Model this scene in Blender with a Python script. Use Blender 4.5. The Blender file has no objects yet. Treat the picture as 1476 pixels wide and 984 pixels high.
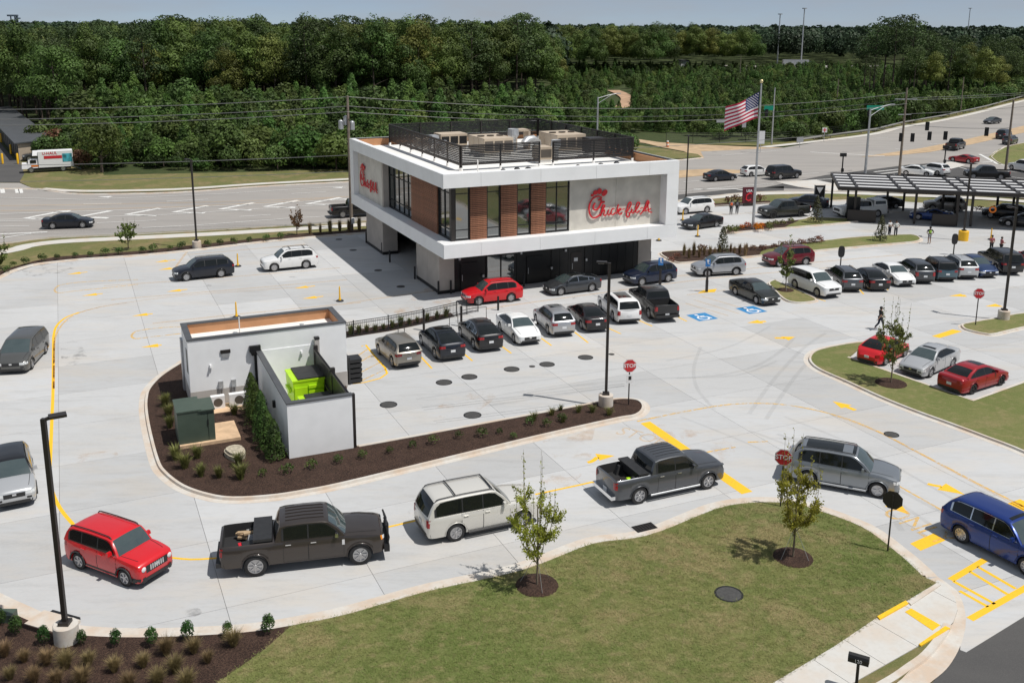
import bpy, bmesh, math, random
from mathutils import Vector, Matrix, Euler
from mathutils.geometry import tessellate_polygon
R = math.radians
random.seed(7)
S = bpy.context.scene
COL = S.collection
# ---------------------------------------------------------------- camera (solved from the photo)
F, CY, PITCH, ROLL, CAMH = 1413.35, 356.89, 0.22224, 0.004515, 21.063
cd = bpy.data.cameras.new('camera'); cam = bpy.data.objects.new('camera', cd); COL.objects.link(cam)
cam.matrix_world = Matrix.Translation((0, 0, CAMH)) @ Matrix.Rotation(math.pi / 2 - PITCH, 4, 'X') @ Matrix.Rotation(ROLL, 4, 'Z')
cd.sensor_fit = 'HORIZONTAL'; cd.sensor_width = 36.0; cd.lens = F / 1476 * 36; cd.shift_y = -(492 - CY) / 1476
cd.clip_start = 0.5; cd.clip_end = 20000
S.camera = cam
# ---------------------------------------------------------------- sky, sun, exposure
SUN_AZ, SUN_EL = R(157 - 180), R(63.0)      # direction towards the sun, measured from +X
W = bpy.data.worlds.new('World'); S.world = W; W.use_nodes = True
nt = W.node_tree; nt.nodes.clear()
sky = nt.nodes.new('ShaderNodeTexSky'); sky.sky_type = 'NISHITA'; sky.sun_disc = False
sky.sun_elevation = SUN_EL; sky.sun_rotation = math.pi / 2 - SUN_AZ
sky.altitude = 2500; sky.air_density = 0.5; sky.dust_density = 0.3; sky.ozone_density = 3.0
bg = nt.nodes.new('ShaderNodeBackground'); bg.inputs[1].default_value = 0.085
wo = nt.nodes.new('ShaderNodeOutputWorld')
# thin high cloud over the whole sky
tc = nt.nodes.new('ShaderNodeTexCoord'); mp = nt.nodes.new('ShaderNodeMapping'); mp.inputs['Scale'].default_value = (3, 3, 14)
cn = nt.nodes.new('ShaderNodeTexNoise'); cn.inputs['Scale'].default_value = 1.6; cn.inputs['Detail'].default_value = 6; cn.inputs['Roughness'].default_value = .6
cr = nt.nodes.new('ShaderNodeMapRange'); cr.inputs[1].default_value = .35; cr.inputs[2].default_value = .7; cr.inputs[3].default_value = .5; cr.inputs[4].default_value = .95
cm = nt.nodes.new('ShaderNodeMix'); cm.data_type = 'RGBA'; cm.inputs[7].default_value = (4.3, 4.75, 5.35, 1)
nt.links.new(tc.outputs['Generated'], mp.inputs[0]); nt.links.new(mp.outputs[0], cn.inputs['Vector']); nt.links.new(cn.outputs[0], cr.inputs[0]); nt.links.new(cr.outputs[0], cm.inputs[0]); nt.links.new(sky.outputs[0], cm.inputs[6])
nt.links.new(cm.outputs[2], bg.inputs[0]); nt.links.new(bg.outputs[0], wo.inputs[0])
sl = bpy.data.lights.new('sun', 'SUN'); sl.energy = 4.0; sl.angle = R(0.53); sl.color = (1, 0.965, 0.915)
so = bpy.data.objects.new('sun', sl); COL.objects.link(so)
sd = Vector((math.cos(SUN_AZ) * math.cos(SUN_EL), math.sin(SUN_AZ) * math.cos(SUN_EL), math.sin(SUN_EL)))
so.rotation_euler = sd.to_track_quat('Z', 'Y').to_euler(); so.location = (60, -30, 120)
S.view_settings.view_transform = 'Standard'; S.view_settings.look = 'None'; S.view_settings.gamma = 1
S.view_settings.exposure = 0.0
S.render.engine = 'CYCLES'; S.cycles.max_bounces = 6; S.cycles.transparent_max_bounces = 12
# ---------------------------------------------------------------- helpers
def G(px, py, z=0.0):
    """Point of the site at height z that the survey photo (1476x984) shows at pixel px,py."""
    a, b = px - 738, py - CY
    cr, sr = math.cos(ROLL), math.sin(ROLL)
    x, y = (a * cr + b * sr) / F, (-a * sr + b * cr) / F
    c, s = math.cos(PITCH), math.sin(PITCH)
    dy, dz = c - y * s, -(s + y * c)
    t = (z - CAMH) / dz
    return Vector((x * t, dy * t, z))
def GL(pts, z=0.0): return [G(a, b, z) for a, b in pts]
def V(*a): return Vector(a)
def link(o, parent=None):
    COL.objects.link(o)
    if parent is not None: o.parent = parent
    return o
def empty(name, loc=(0, 0, 0), rz=0.0, label=None, cat=None, group=None):
    o = bpy.data.objects.new(name, None); o.location = loc; o.rotation_euler = (0, 0, rz); o.empty_display_size = .2
    link(o); tag(o, label, cat, group); return o
def tag(o, label=None, cat=None, group=None, kind=None):
    if label: o['label'] = label
    if cat: o['category'] = cat
    if group: o['group'] = group
    if kind: o['kind'] = kind
    return o
class MB:
    def __init__(s): s.v = []; s.f = []; s.m = []
    def add(s, vs, fs, mi=0):
        b = len(s.v); s.v += [tuple(v) for v in vs]
        for f in fs: s.f.append([b + i for i in f]); s.m.append(mi)
        return s
    def box(s, c, d, rz=0.0, mi=0, taper=1.0, rot=None):
        x, y, z = d[0] / 2, d[1] / 2, d[2] / 2
        vs = [V(sx * x * (taper if sz > 0 else 1), sy * y * (taper if sz > 0 else 1), sz * z) for sz in (-1, 1) for sx, sy in ((-1, -1), (1, -1), (1, 1), (-1, 1))]
        M = rot if rot else Matrix.Rotation(rz, 3, 'Z')
        return s.add([M @ v + V(*c) for v in vs], [(3, 2, 1, 0), (4, 5, 6, 7), (0, 1, 5, 4), (1, 2, 6, 5), (2, 3, 7, 6), (3, 0, 4, 7)], mi)
    def bar(s, p0, p1, w, h, mi=0, up=(0, 0, 1)):
        p0, p1 = V(*p0), V(*p1); d = (p1 - p0); L = d.length; d = d / L
        u = V(*up); sd = d.cross(u)
        if sd.length < 1e-4: sd = d.cross(V(1, 0, 0))
        sd.normalize(); u = sd.cross(d)
        vs = [p + sd * (a * w / 2) + u * (b * h / 2) for p in (p0, p1) for a, b in ((-1, -1), (1, -1), (1, 1), (-1, 1))]
        return s.add(vs, [(0, 1, 2, 3), (7, 6, 5, 4), (0, 4, 5, 1), (1, 5, 6, 2), (2, 6, 7, 3), (3, 7, 4, 0)], mi)
    def prism(s, poly, z0, z1, mi=0, bottom=False, sides=True, mside=None):
        n = len(poly); P = [V(p[0], p[1], 0) for p in poly]
        ar = sum(P[i].x * P[(i + 1) % n].y - P[(i + 1) % n].x * P[i].y for i in range(n))
        if ar < 0: P.reverse()
        tri = tessellate_polygon([P])
        top = [V(p.x, p.y, z1) for p in P]
        fs = []
        for t in tri:
            a, b, c = (P[i] for i in t)
            fs.append(t if (b - a).cross(c - a).z > 0 else t[::-1])
        s.add(top, fs, mi)
        if sides:
            s.add(top + [V(p.x, p.y, z0) for p in P], [(i, i + n, (i + 1) % n + n, (i + 1) % n) for i in range(n)], mi if mside is None else mside)
        if bottom: s.add([V(p.x, p.y, z0) for p in P], [t[::-1] for t in fs], mi)
        return s
    def tube(s, path, r, n=8, mi=0, caps=True):
        P = [V(*p) for p in path]; m = len(P)
        rr = r if isinstance(r, (list, tuple)) else [r] * m
        up = None; vs = []
        for i, p in enumerate(P):
            d = (P[min(i + 1, m - 1)] - P[max(i - 1, 0)]).normalized()
            if up is None:
                up = V(0, 0, 1) if abs(d.z) < .9 else V(1, 0, 0)
            sd = d.cross(up).normalized(); up = sd.cross(d).normalized()
            for k in range(n):
                a = 2 * math.pi * k / n
                vs.append(p + (sd * math.cos(a) + up * math.sin(a)) * rr[i])
        fs = [(i * n + k, i * n + (k + 1) % n, (i + 1) * n + (k + 1) % n, (i + 1) * n + k) for i in range(m - 1) for k in range(n)]
        if caps: fs += [tuple(range(n))[::-1], tuple(range((m - 1) * n, m * n))]
        return s.add(vs, fs, mi)
    def lathe(s, prof, n=16, c=(0, 0, 0), mi=0, axis='Z'):
        vs = []; m = len(prof)
        for r, z in prof:
            for k in range(n):
                a = 2 * math.pi * k / n
                p = (r * math.cos(a), r * math.sin(a), z)
                if axis == 'Y': p = (p[0], p[2], p[1])
                if axis == 'X': p = (p[2], p[0], p[1])
                vs.append(V(*p) + V(*c))
        fs = [(i * n + k, i * n + (k + 1) % n, (i + 1) * n + (k + 1) % n, (i + 1) * n + k) for i in range(m - 1) for k in range(n)]
        if prof[0][0] > 1e-6: fs.append(tuple(range(n))[::-1])
        if prof[-1][0] > 1e-6: fs.append(tuple(range((m - 1) * n, m * n)))
        return s.add(vs, fs, mi)
    def mesh(s, name, mats, smooth=None):
        me = bpy.data.meshes.new(name); me.from_pydata(s.v, [], s.f)
        for m in (mats if isinstance(mats, (list, tuple)) else [mats]): me.materials.append(m)
        if len(me.materials) > 1: me.polygons.foreach_set('material_index', s.m)
        if smooth is not None:
            me.polygons.foreach_set('use_smooth', [True] * len(me.polygons))
            if smooth < 180: me.set_sharp_from_angle(angle=R(smooth))
        me.update(); return me
    def build(s, name, mats, parent=None, smooth=None, loc=None, rz=0.0):
        o = bpy.data.objects.new(name, s.mesh(name, mats, smooth)); link(o, parent)
        if loc is not None: o.location = loc
        if rz: o.rotation_euler = (0, 0, rz)
        return o
def inst(name, me, parent=None, loc=(0, 0, 0), rot=(0, 0, 0), sc=1.0):
    o = bpy.data.objects.new(name, me); link(o, parent); o.location = loc; o.rotation_euler = rot
    o.scale = (sc, sc, sc) if not isinstance(sc, (tuple, list)) else sc
    return o
def copy_thing(root, loc, rz=0.0, sc=None, label=None, group=None):
    r = root.copy(); COL.objects.link(r); r.location = loc; r.rotation_euler = (0, 0, rz)
    if sc is not None: r.scale = (sc, sc, sc) if not isinstance(sc, (tuple, list)) else sc
    if label: r['label'] = label
    if group: r['group'] = group
    for ch in KIDS.get(root.name, []):
        c = ch.copy(); COL.objects.link(c); c.parent = r
        for g in KIDS.get(ch.name, []):
            d = g.copy(); COL.objects.link(d); d.parent = c
    return r
KIDS = {}
def kids(root):
    KIDS[root.name] = list(root.children)
    for c in root.children: KIDS[c.name] = list(c.children)
    return root
# ---------------------------------------------------------------- materials
def M(name, col, rough=.6, metal=0.0, var=0.0, scale=4.0, bump=0.0, bscale=None, coat=0.0, spec=.5, detail=4.0, col2=None, emit=0.0, objvar=0.0, dist=.02):
    m = bpy.data.materials.new(name); m.use_nodes = True; n = m.node_tree; N = n.nodes; L = n.links
    b = N['Principled BSDF']; b.inputs['Roughness'].default_value = rough; b.inputs['Metallic'].default_value = metal
    b.inputs['Coat Weight'].default_value = coat; b.inputs['Coat Roughness'].default_value = .06; b.inputs['Specular IOR Level'].default_value = spec
    c = (*col, 1)
    b.inputs['Base Color'].default_value = c
    if emit: b.inputs['Emission Color'].default_value = c; b.inputs['Emission Strength'].default_value = emit
    src = None
    if var or bump or col2:
        tc = N.new('ShaderNodeTexCoord'); nz = N.new('ShaderNodeTexNoise'); nz.inputs['Scale'].default_value = scale; nz.inputs['Detail'].default_value = detail
        L.new(tc.outputs['Object'], nz.inputs['Vector'])
        if var or col2:
            mx = N.new('ShaderNodeMix'); mx.data_type = 'RGBA'
            ra = N.new('ShaderNodeValToRGB'); ra.color_ramp.elements[0].position = .35; ra.color_ramp.elements[1].position = .65
            L.new(nz.outputs[0], ra.inputs[0])
            lo = col2 if col2 else tuple(x * (1 - var) for x in col); hi = col if col2 else tuple(min(1, x * (1 + var)) for x in col)
            ra.color_ramp.elements[0].color = (*lo, 1); ra.color_ramp.elements[1].color = (*hi, 1)
            src = ra.outputs[0]; L.new(src, b.inputs['Base Color'])
        if bump:
            bn = N.new('ShaderNodeBump'); bn.inputs['Strength'].default_value = bump; bn.inputs['Distance'].default_value = dist
            n2 = nz
            if bscale:
                n2 = N.new('ShaderNodeTexNoise'); n2.inputs['Scale'].default_value = bscale; n2.inputs['Detail'].default_value = 3; L.new(tc.outputs['Object'], n2.inputs['Vector'])
            L.new(n2.outputs[0], bn.inputs['Height']); L.new(bn.outputs[0], b.inputs['Normal'])
    if objvar:
        oi = N.new('ShaderNodeObjectInfo'); hs = N.new('ShaderNodeHueSaturation')
        mr = N.new('ShaderNodeMapRange'); mr.inputs[3].default_value = 1 - objvar; mr.inputs[4].default_value = 1 + objvar
        L.new(oi.outputs['Random'], mr.inputs[0]); L.new(mr.outputs[0], hs.inputs['Value'])
        hs.inputs['Color'].default_value = c
        if src: L.new(src, hs.inputs['Color'])
        L.new(hs.outputs[0], b.inputs['Base Color'])
    return m
def layered(name, base, layers, rough=.9, bump=.2, bscale=30, spec=.3, dist=.02, objvar=0):
    """base colour with several world-scale noise layers: (scale, lo, hi, colour, amount, stretch)."""
    m = bpy.data.materials.new(name); m.use_nodes = True; n = m.node_tree; N = n.nodes; L = n.links
    b = N['Principled BSDF']; b.inputs['Roughness'].default_value = rough; b.inputs['Specular IOR Level'].default_value = spec
    ge = N.new('ShaderNodeNewGeometry'); cur = None
    for sc, lo, hi, colr, amt, st in layers:
        mp = N.new('ShaderNodeMapping'); mp.inputs['Scale'].default_value = (st, 1, 1); mp.inputs['Rotation'].default_value = (0, 0, R(-24.5)); mp.inputs['Location'].default_value = (sc * 7.3, sc * 3.1, 0)
        nz = N.new('ShaderNodeTexNoise'); nz.inputs['Scale'].default_value = sc; nz.inputs['Detail'].default_value = 5; nz.inputs['Roughness'].default_value = .6
        L.new(ge.outputs['Position'], mp.inputs[0]); L.new(mp.outputs[0], nz.inputs['Vector'])
        mr = N.new('ShaderNodeMapRange'); mr.inputs[1].default_value = lo; mr.inputs[2].default_value = hi; mr.inputs[3].default_value = 0; mr.inputs[4].default_value = amt
        L.new(nz.outputs[0], mr.inputs[0])
        mx = N.new('ShaderNodeMix'); mx.data_type = 'RGBA'; mx.inputs[7].default_value = (*colr, 1); L.new(mr.outputs[0], mx.inputs[0])
        if cur is None: mx.inputs[6].default_value = (*base, 1)
        else: L.new(cur, mx.inputs[6])
        cur = mx.outputs[2]
    if objvar:
        oi = N.new('ShaderNodeObjectInfo'); hs = N.new('ShaderNodeHueSaturation'); mr = N.new('ShaderNodeMapRange')
        mr.inputs[3].default_value = 1 - objvar; mr.inputs[4].default_value = 1 + objvar
        L.new(oi.outputs['Random'], mr.inputs[0]); L.new(mr.outputs[0], hs.inputs['Value']); L.new(cur, hs.inputs['Color']); cur = hs.outputs[0]
    L.new(cur, b.inputs['Base Color'])
    if bump:
        nz = N.new('ShaderNodeTexNoise'); nz.inputs['Scale'].default_value = bscale; nz.inputs['Detail'].default_value = 3
        L.new(ge.outputs['Position'], nz.inputs['Vector'])
        bn = N.new('ShaderNodeBump'); bn.inputs['Strength'].default_value = bump; bn.inputs['Distance'].default_value = dist
        L.new(nz.outputs[0], bn.inputs['Height']); L.new(bn.outputs[0], b.inputs['Normal'])
    return m
def paint(name, col, metal=.0, rough=.32): return M(name, col, rough=rough, metal=metal, coat=.7, spec=.5)
def worn(name, col, wear=.5, scale=6.0, stretch=1.0):
    """road paint: the colour shows through gaps where it has worn off."""
    m = M(name, col, rough=.7); n = m.node_tree; N = n.nodes; L = n.links; b = N['Principled BSDF']
    ge = N.new('ShaderNodeNewGeometry'); nz = N.new('ShaderNodeTexNoise'); nz.inputs['Scale'].default_value = scale; nz.inputs['Detail'].default_value = 6; nz.inputs['Roughness'].default_value = .7
    L.new(ge.outputs['Position'], nz.inputs['Vector'])
    mr = N.new('ShaderNodeMapRange'); mr.inputs[1].default_value = wear - .12; mr.inputs[2].default_value = wear + .12
    L.new(nz.outputs[0], mr.inputs[0]); L.new(mr.outputs[0], b.inputs['Alpha']); return m
def fade(name, col, alpha, scale=2.0):
    m = worn(name, col, .5, scale); N = m.node_tree.nodes
    for x in N:
        if x.type == 'MAP_RANGE': x.inputs[1].default_value = .3; x.inputs[2].default_value = .7; x.inputs[3].default_value = alpha * .4; x.inputs[4].default_value = alpha
    return m
def stain(name, col, alpha, scale):
    m = worn(name, col, .5, scale); N = m.node_tree.nodes
    for x in N:
        if x.type == 'MAP_RANGE': x.inputs[1].default_value = .52; x.inputs[2].default_value = .74; x.inputs[4].default_value = alpha
    return m
def foliage(name, col, var=.5, scale=.5, objvar=.25, trans=.25, hue=.02):
    m = bpy.data.materials.new(name); m.use_nodes = True; n = m.node_tree; N = n.nodes; L = n.links
    b = N['Principled BSDF']; b.inputs['Roughness'].default_value = .6; b.inputs['Specular IOR Level'].default_value = .25
    tc = N.new('ShaderNodeTexCoord'); nz = N.new('ShaderNodeTexNoise'); nz.inputs['Scale'].default_value = scale; nz.inputs['Detail'].default_value = 3
    L.new(tc.outputs['Object'], nz.inputs['Vector'])
    ra = N.new('ShaderNodeValToRGB'); ra.color_ramp.elements[0].position = .35; ra.color_ramp.elements[1].position = .68
    ra.color_ramp.elements[0].color = (*(x * (1 - var) for x in col), 1); ra.color_ramp.elements[1].color = (*(x * (1 + var) for x in col), 1)
    L.new(nz.outputs[0], ra.inputs[0])
    oi = N.new('ShaderNodeObjectInfo'); hs = N.new('ShaderNodeHueSaturation')
    mr = N.new('ShaderNodeMapRange'); mr.inputs[3].default_value = 1 - objvar; mr.inputs[4].default_value = 1 + objvar; L.new(oi.outputs['Random'], mr.inputs[0])
    mh = N.new('ShaderNodeMapRange'); mh.inputs[3].default_value = .5 - hue; mh.inputs[4].default_value = .5 + hue
    mm = N.new('ShaderNodeMath'); mm.operation = 'FRACT'; mk = N.new('ShaderNodeMath'); mk.operation = 'MULTIPLY'; mk.inputs[1].default_value = 7.31
    L.new(oi.outputs['Random'], mk.inputs[0]); L.new(mk.outputs[0], mm.inputs[0]); L.new(mm.outputs[0], mh.inputs[0])
    L.new(mr.outputs[0], hs.inputs['Value']); L.new(mh.outputs[0], hs.inputs['Hue']); L.new(ra.outputs[0], hs.inputs['Color']); L.new(hs.outputs[0], b.inputs['Base Color'])
    if trans:
        tr = N.new('ShaderNodeBsdfTranslucent'); L.new(hs.outputs[0], tr.inputs[0]); ms = N.new('ShaderNodeMixShader'); ms.inputs[0].default_value = trans
        L.new(b.outputs[0], ms.inputs[1]); L.new(tr.outputs[0], ms.inputs[2]); L.new(ms.outputs[0], N['Material Output'].inputs[0])
    return m
CONC = (.50, .495, .48)
LAWN = ((.178, .190, .058), [(.12, .46, .56, (.115, .160, .034), .85, 1), (.30, .50, .60, (.31, .235, .12), .75, .7), (.9, .50, .60, (.115, .155, .036), .6, 1.4), (2.6, .52, .64, (.32, .255, .13), .55, .8), (9, .44, .60, (.14, .15, .046), .5, 1), (40, .42, .58, (.29, .27, .12), .45, 1), (70, .46, .60, (.07, .085, .026), .5, 1)])
TURF = (tuple(x * 1.2 for x in LAWN[0]), [(a, b, c, tuple(x * 1.2 for x in d), e, f) for a, b, c, d, e, f in LAWN[1][:5]])
mt = dict(
 slab=layered('slab_concrete', (.485, .492, .496), [(.09, .44, .58, (.43, .43, .425), .6, 1), (.22, .53, .64, (.53, .455, .36), .38, .4), (.7, .54, .66, (.54, .475, .39), .28, .3), (1.3, .52, .66, (.36, .358, .352), .45, .2), (5, .50, .66, (.41, .408, .40), .4, .3), (12, .42, .6, (.50, .49, .475), .4, .5)], rough=.85, bump=.12, bscale=60, dist=.01, objvar=.085),
 kerb=layered('kerb_concrete', (.60, .57, .52), [(.8, .4, .65, (.55, .42, .31), .8, 1), (6, .45, .7, (.47, .42, .36), .4, 1)], bump=.15, bscale=40, dist=.01),
 walk=layered('sidewalk_concrete', (.58, .565, .53), [(.5, .45, .7, (.56, .44, .33), .6, 1), (7, .45, .7, (.48, .45, .40), .35, 1)], bump=.1, bscale=60, dist=.01),
 joint=M('slab_joint', (.27, .26, .24), .95),
 asphalt=layered('asphalt', (.315, .295, .275), [(.06, .45, .58, (.36, .335, .305), .7, .6), (.5, .5, .62, (.25, .235, .22), .5, .15), (30, .42, .6, (.36, .34, .32), .3, 1)], rough=.9, bump=.2, bscale=90, dist=.01),
 newasphalt=layered('new_asphalt', (.075, .073, .072), [(.3, .4, .7, (.11, .105, .10), .6, .5), (40, .45, .7, (.15, .145, .14), .35, 1)], rough=.9, bump=.25, bscale=90, dist=.01),
 lawn=layered('lawn_grass', *LAWN, rough=.95, bump=.7, bscale=45, dist=.04), turf=layered('turf_blades', *TURF, rough=.7, bump=0), seam=fade('sod_seam', (.36, .29, .16), .45, 1.5),
 verge=layered('verge_grass', (.165, .155, .055), [(.12, .46, .56, (.10, .125, .032), .8, 1), (.35, .5, .6, (.26, .185, .10), .7, 1), (1.4, .48, .62, (.085, .11, .03), .6, 1), (20, .42, .6, (.22, .19, .09), .5, 1)], rough=.95, bump=.6, bscale=30, dist=.05),
 mulch=layered('bark_mulch', (.062, .034, .025), [(1.2, .46, .56, (.036, .019, .014), .8, 1), (9, .5, .6, (.10, .058, .04), .5, 1.5), (26, .52, .62, (.17, .105, .07), .8, 2.5), (34, .48, .58, (.014, .008, .006), .8, .6)], rough=.95, bump=1.0, bscale=40, dist=.05),
 soil=layered('forest_floor', (.045, .062, .020), [(.05, .4, .65, (.03, .05, .014), .7, 1), (.7, .4, .7, (.075, .085, .03), .6, 1)], rough=1, bump=.6, bscale=3, dist=.3),
 dirt=M('red_clay_track', (.42, .27, .17), .95, var=.25, scale=.4),
 yellow=worn('yellow_paint', (.86, .50, .02), .30, 9), yfade=worn('worn_yellow_paint', (.80, .49, .12), .505, 3.5), yfaint=fade('faint_yellow_paint', (.80, .50, .20), .36, 3),
 ysolid=M('tactile_yellow', (.83, .50, .015), .6, var=.1, scale=12), white=worn('white_paint', (.74, .73, .70), .36, 5), blue=worn('blue_paint', (.03, .22, .48), .3, 10), wsolid=M('white_sign_paint', (.78, .78, .78), .5),
 tyremark=fade('tyre_rubber_mark', (.14, .14, .14), .10, .8), clay=fade('clay_stain', (.62, .36, .17), .35, 1.2), oil=fade('oil_drip', (.06, .06, .06), .45, 5), clayst=stain('clay_stain_patch', (.60, .36, .18), .40, .55), oilst=stain('oil_stain_patch', (.09, .09, .09), .45, .9),
 tan=M('tan_median_concrete', (.46, .33, .20), .9, var=.15, scale=.6),
 wpanel=M('white_cladding', (.84, .845, .845), .45, var=.03, scale=.6), stucco=M('grey_concrete_panel', (.60, .565, .50), .9, var=.10, scale=.9, bump=.15, bscale=20), stucco2=M('ground_floor_panel', (.44, .395, .35), .9, var=.08, scale=.8, bump=.1, bscale=20),
 bronze=M('dark_bronze_metal', (.035, .030, .028), .45, metal=.3), iron=M('cast_iron_cover', (.060, .058, .055), .6, var=.2, scale=8), black=M('black_metal', (.016, .016, .017), .45, metal=.2), blackg=M('black_storefront', (.006, .006, .0065), .4),
 wood=M('wood_slat', (.315, .140, .078), .6, var=.22, scale=3, objvar=.14), plywood=M('parapet_board', (.50, .255, .125), .75, var=.1, scale=1.0), roof=M('white_roof_membrane', (.83, .82, .79), .7, var=.05, scale=.5), coping=M('grey_coping', (.075, .078, .083), .5, var=.1, scale=1),
 glass=M('window_glass', (.020, .030, .030), .04, spec=.9), steel=M('galvanised_steel', (.50, .51, .52), .45, metal=.6, var=.08, scale=2), beige=M('beige_sheet_metal', (.50, .41, .31), .55, var=.06, scale=1), louvre=M('dark_louvre', (.10, .085, .07), .6), chrome=M('chrome', (.75, .75, .76), .12, metal=1),
 red=M('red_sign_letters', (.62, .012, .025), .35), redface=M('red_sign_face', (.55, .02, .03), .4), green=M('transformer_green', (.060, .085, .064), .5, var=.06, scale=2), lime=M('lime_dumpster', (.42, .70, .012), .45, var=.06, scale=2), plastic=M('black_plastic', (.022, .022, .023), .5, var=.15, scale=6), shed=M('white_render', (.84, .845, .845), .7, var=.025, scale=1.5, bump=.05, bscale=40), base=M('grey_plinth', (.46, .43, .40), .9, var=.06, scale=1.5),
 wood_pole=M('weathered_pole_wood', (.21, .17, .135), .9, var=.2, scale=3), wire=M('power_cable', (.16, .16, .16), .5), rail=M('guard_rail_steel', (.36, .35, .33), .5, metal=.5), orange=M('orange_plastic', (.80, .20, .01), .5), yplastic=M('yellow_plastic', (.86, .48, .015), .5), bluesign=M('blue_sign_face', (.03, .18, .48), .4), greensign=M('green_street_sign', (.0, .26, .17), .4),
 bark=M('bark', (.085, .065, .05), .95, var=.3, scale=6), sapbark=M('sapling_bark', (.18, .14, .10), .9, var=.2, scale=10), rock=M('sandstone_boulder', (.42, .37, .28), .95, var=.25, scale=6, bump=.3, bscale=14), clayslab=M('clay_stained_slab', (.62, .43, .27), .9, var=.15, scale=2),
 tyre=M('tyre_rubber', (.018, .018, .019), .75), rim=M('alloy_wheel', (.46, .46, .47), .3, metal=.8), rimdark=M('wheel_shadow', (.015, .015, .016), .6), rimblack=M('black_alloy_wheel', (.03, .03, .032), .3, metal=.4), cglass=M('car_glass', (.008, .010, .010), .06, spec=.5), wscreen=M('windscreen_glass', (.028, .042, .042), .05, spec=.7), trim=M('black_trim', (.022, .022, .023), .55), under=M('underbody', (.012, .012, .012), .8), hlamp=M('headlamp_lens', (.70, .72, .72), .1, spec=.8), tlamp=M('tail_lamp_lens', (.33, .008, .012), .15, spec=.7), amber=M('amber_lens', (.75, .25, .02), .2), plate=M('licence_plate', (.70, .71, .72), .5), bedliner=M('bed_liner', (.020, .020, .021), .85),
 skin=M('skin', (.30, .17, .11), .6), skin2=M('dark_skin', (.10, .055, .035), .6), hair=M('dark_hair', (.012, .010, .009), .7), cblack=M('black_cloth', (.018, .018, .022), .9), cnavy=M('navy_cloth', (.022, .028, .05), .9), cwhite=M('white_cloth', (.70, .69, .68), .9), cgrey=M('grey_cloth', (.20, .20, .21), .9), corange=M('orange_vest', (.78, .14, .04), .8), clime=M('lime_vest', (.30, .50, .06), .8), cred=M('dusty_red_cloth', (.32, .10, .11), .9), shoe=M('shoe_white', (.55, .55, .55), .7),
)
mt['glass'].node_tree.nodes['Principled BSDF'].inputs['IOR'].default_value = 2.3
mt['maroonsign'] = M('maroon_sign_face', (.10, .012, .02), .5); mt['ltgold'] = M('gilt_ball', (.75, .62, .35), .3, .6)
for q, v in (('cglass', 1.5), ('wscreen', 1.9)): mt[q].node_tree.nodes['Principled BSDF'].inputs['IOR'].default_value = v
mt['wscreen'].node_tree.nodes['Principled BSDF'].inputs['Base Color'].default_value = (.045, .065, .065, 1)
mt['tower'] = M('bluish_tower_steel', (.10, .13, .17), .8)
# ================================================================ vehicles
PAINT = {}
PCOL = dict(red=((.60, .008, .014), .0), dkred=((.34, .008, .014), .2), maroon=((.16, .008, .016), .4), black=((.008, .008, .010), .2), bbrown=((.050, .040, .035), .4), white=((.80, .80, .79), .0), pearl=((.66, .64, .59), .2), silver=((.44, .45, .47), .6),
            gl=((.26, .28, .30), .6), gunmetal=((.075, .080, .088), .6), grey=((.10, .105, .115), .6), vgrey=((.105, .105, .10), .4), tan=((.30, .275, .235), .6), blue=((.008, .035, .20), .4), navy=((.006, .009, .018), .2), dkblue=((.010, .018, .045), .3), cblue=((.012, .035, .11), .3), teal=((.075, .13, .16), .3), champagne=((.32, .30, .27), .6), sblue=((.01, .05, .22), .4), matte=((.020, .022, .020), .1), ltsilver=((.50, .51, .52), .4))
def pmat(c):
    if c not in PAINT: PAINT[c] = paint('car_paint_' + c, PCOL[c][0], PCOL[c][1])
    return PAINT[c]
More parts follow.
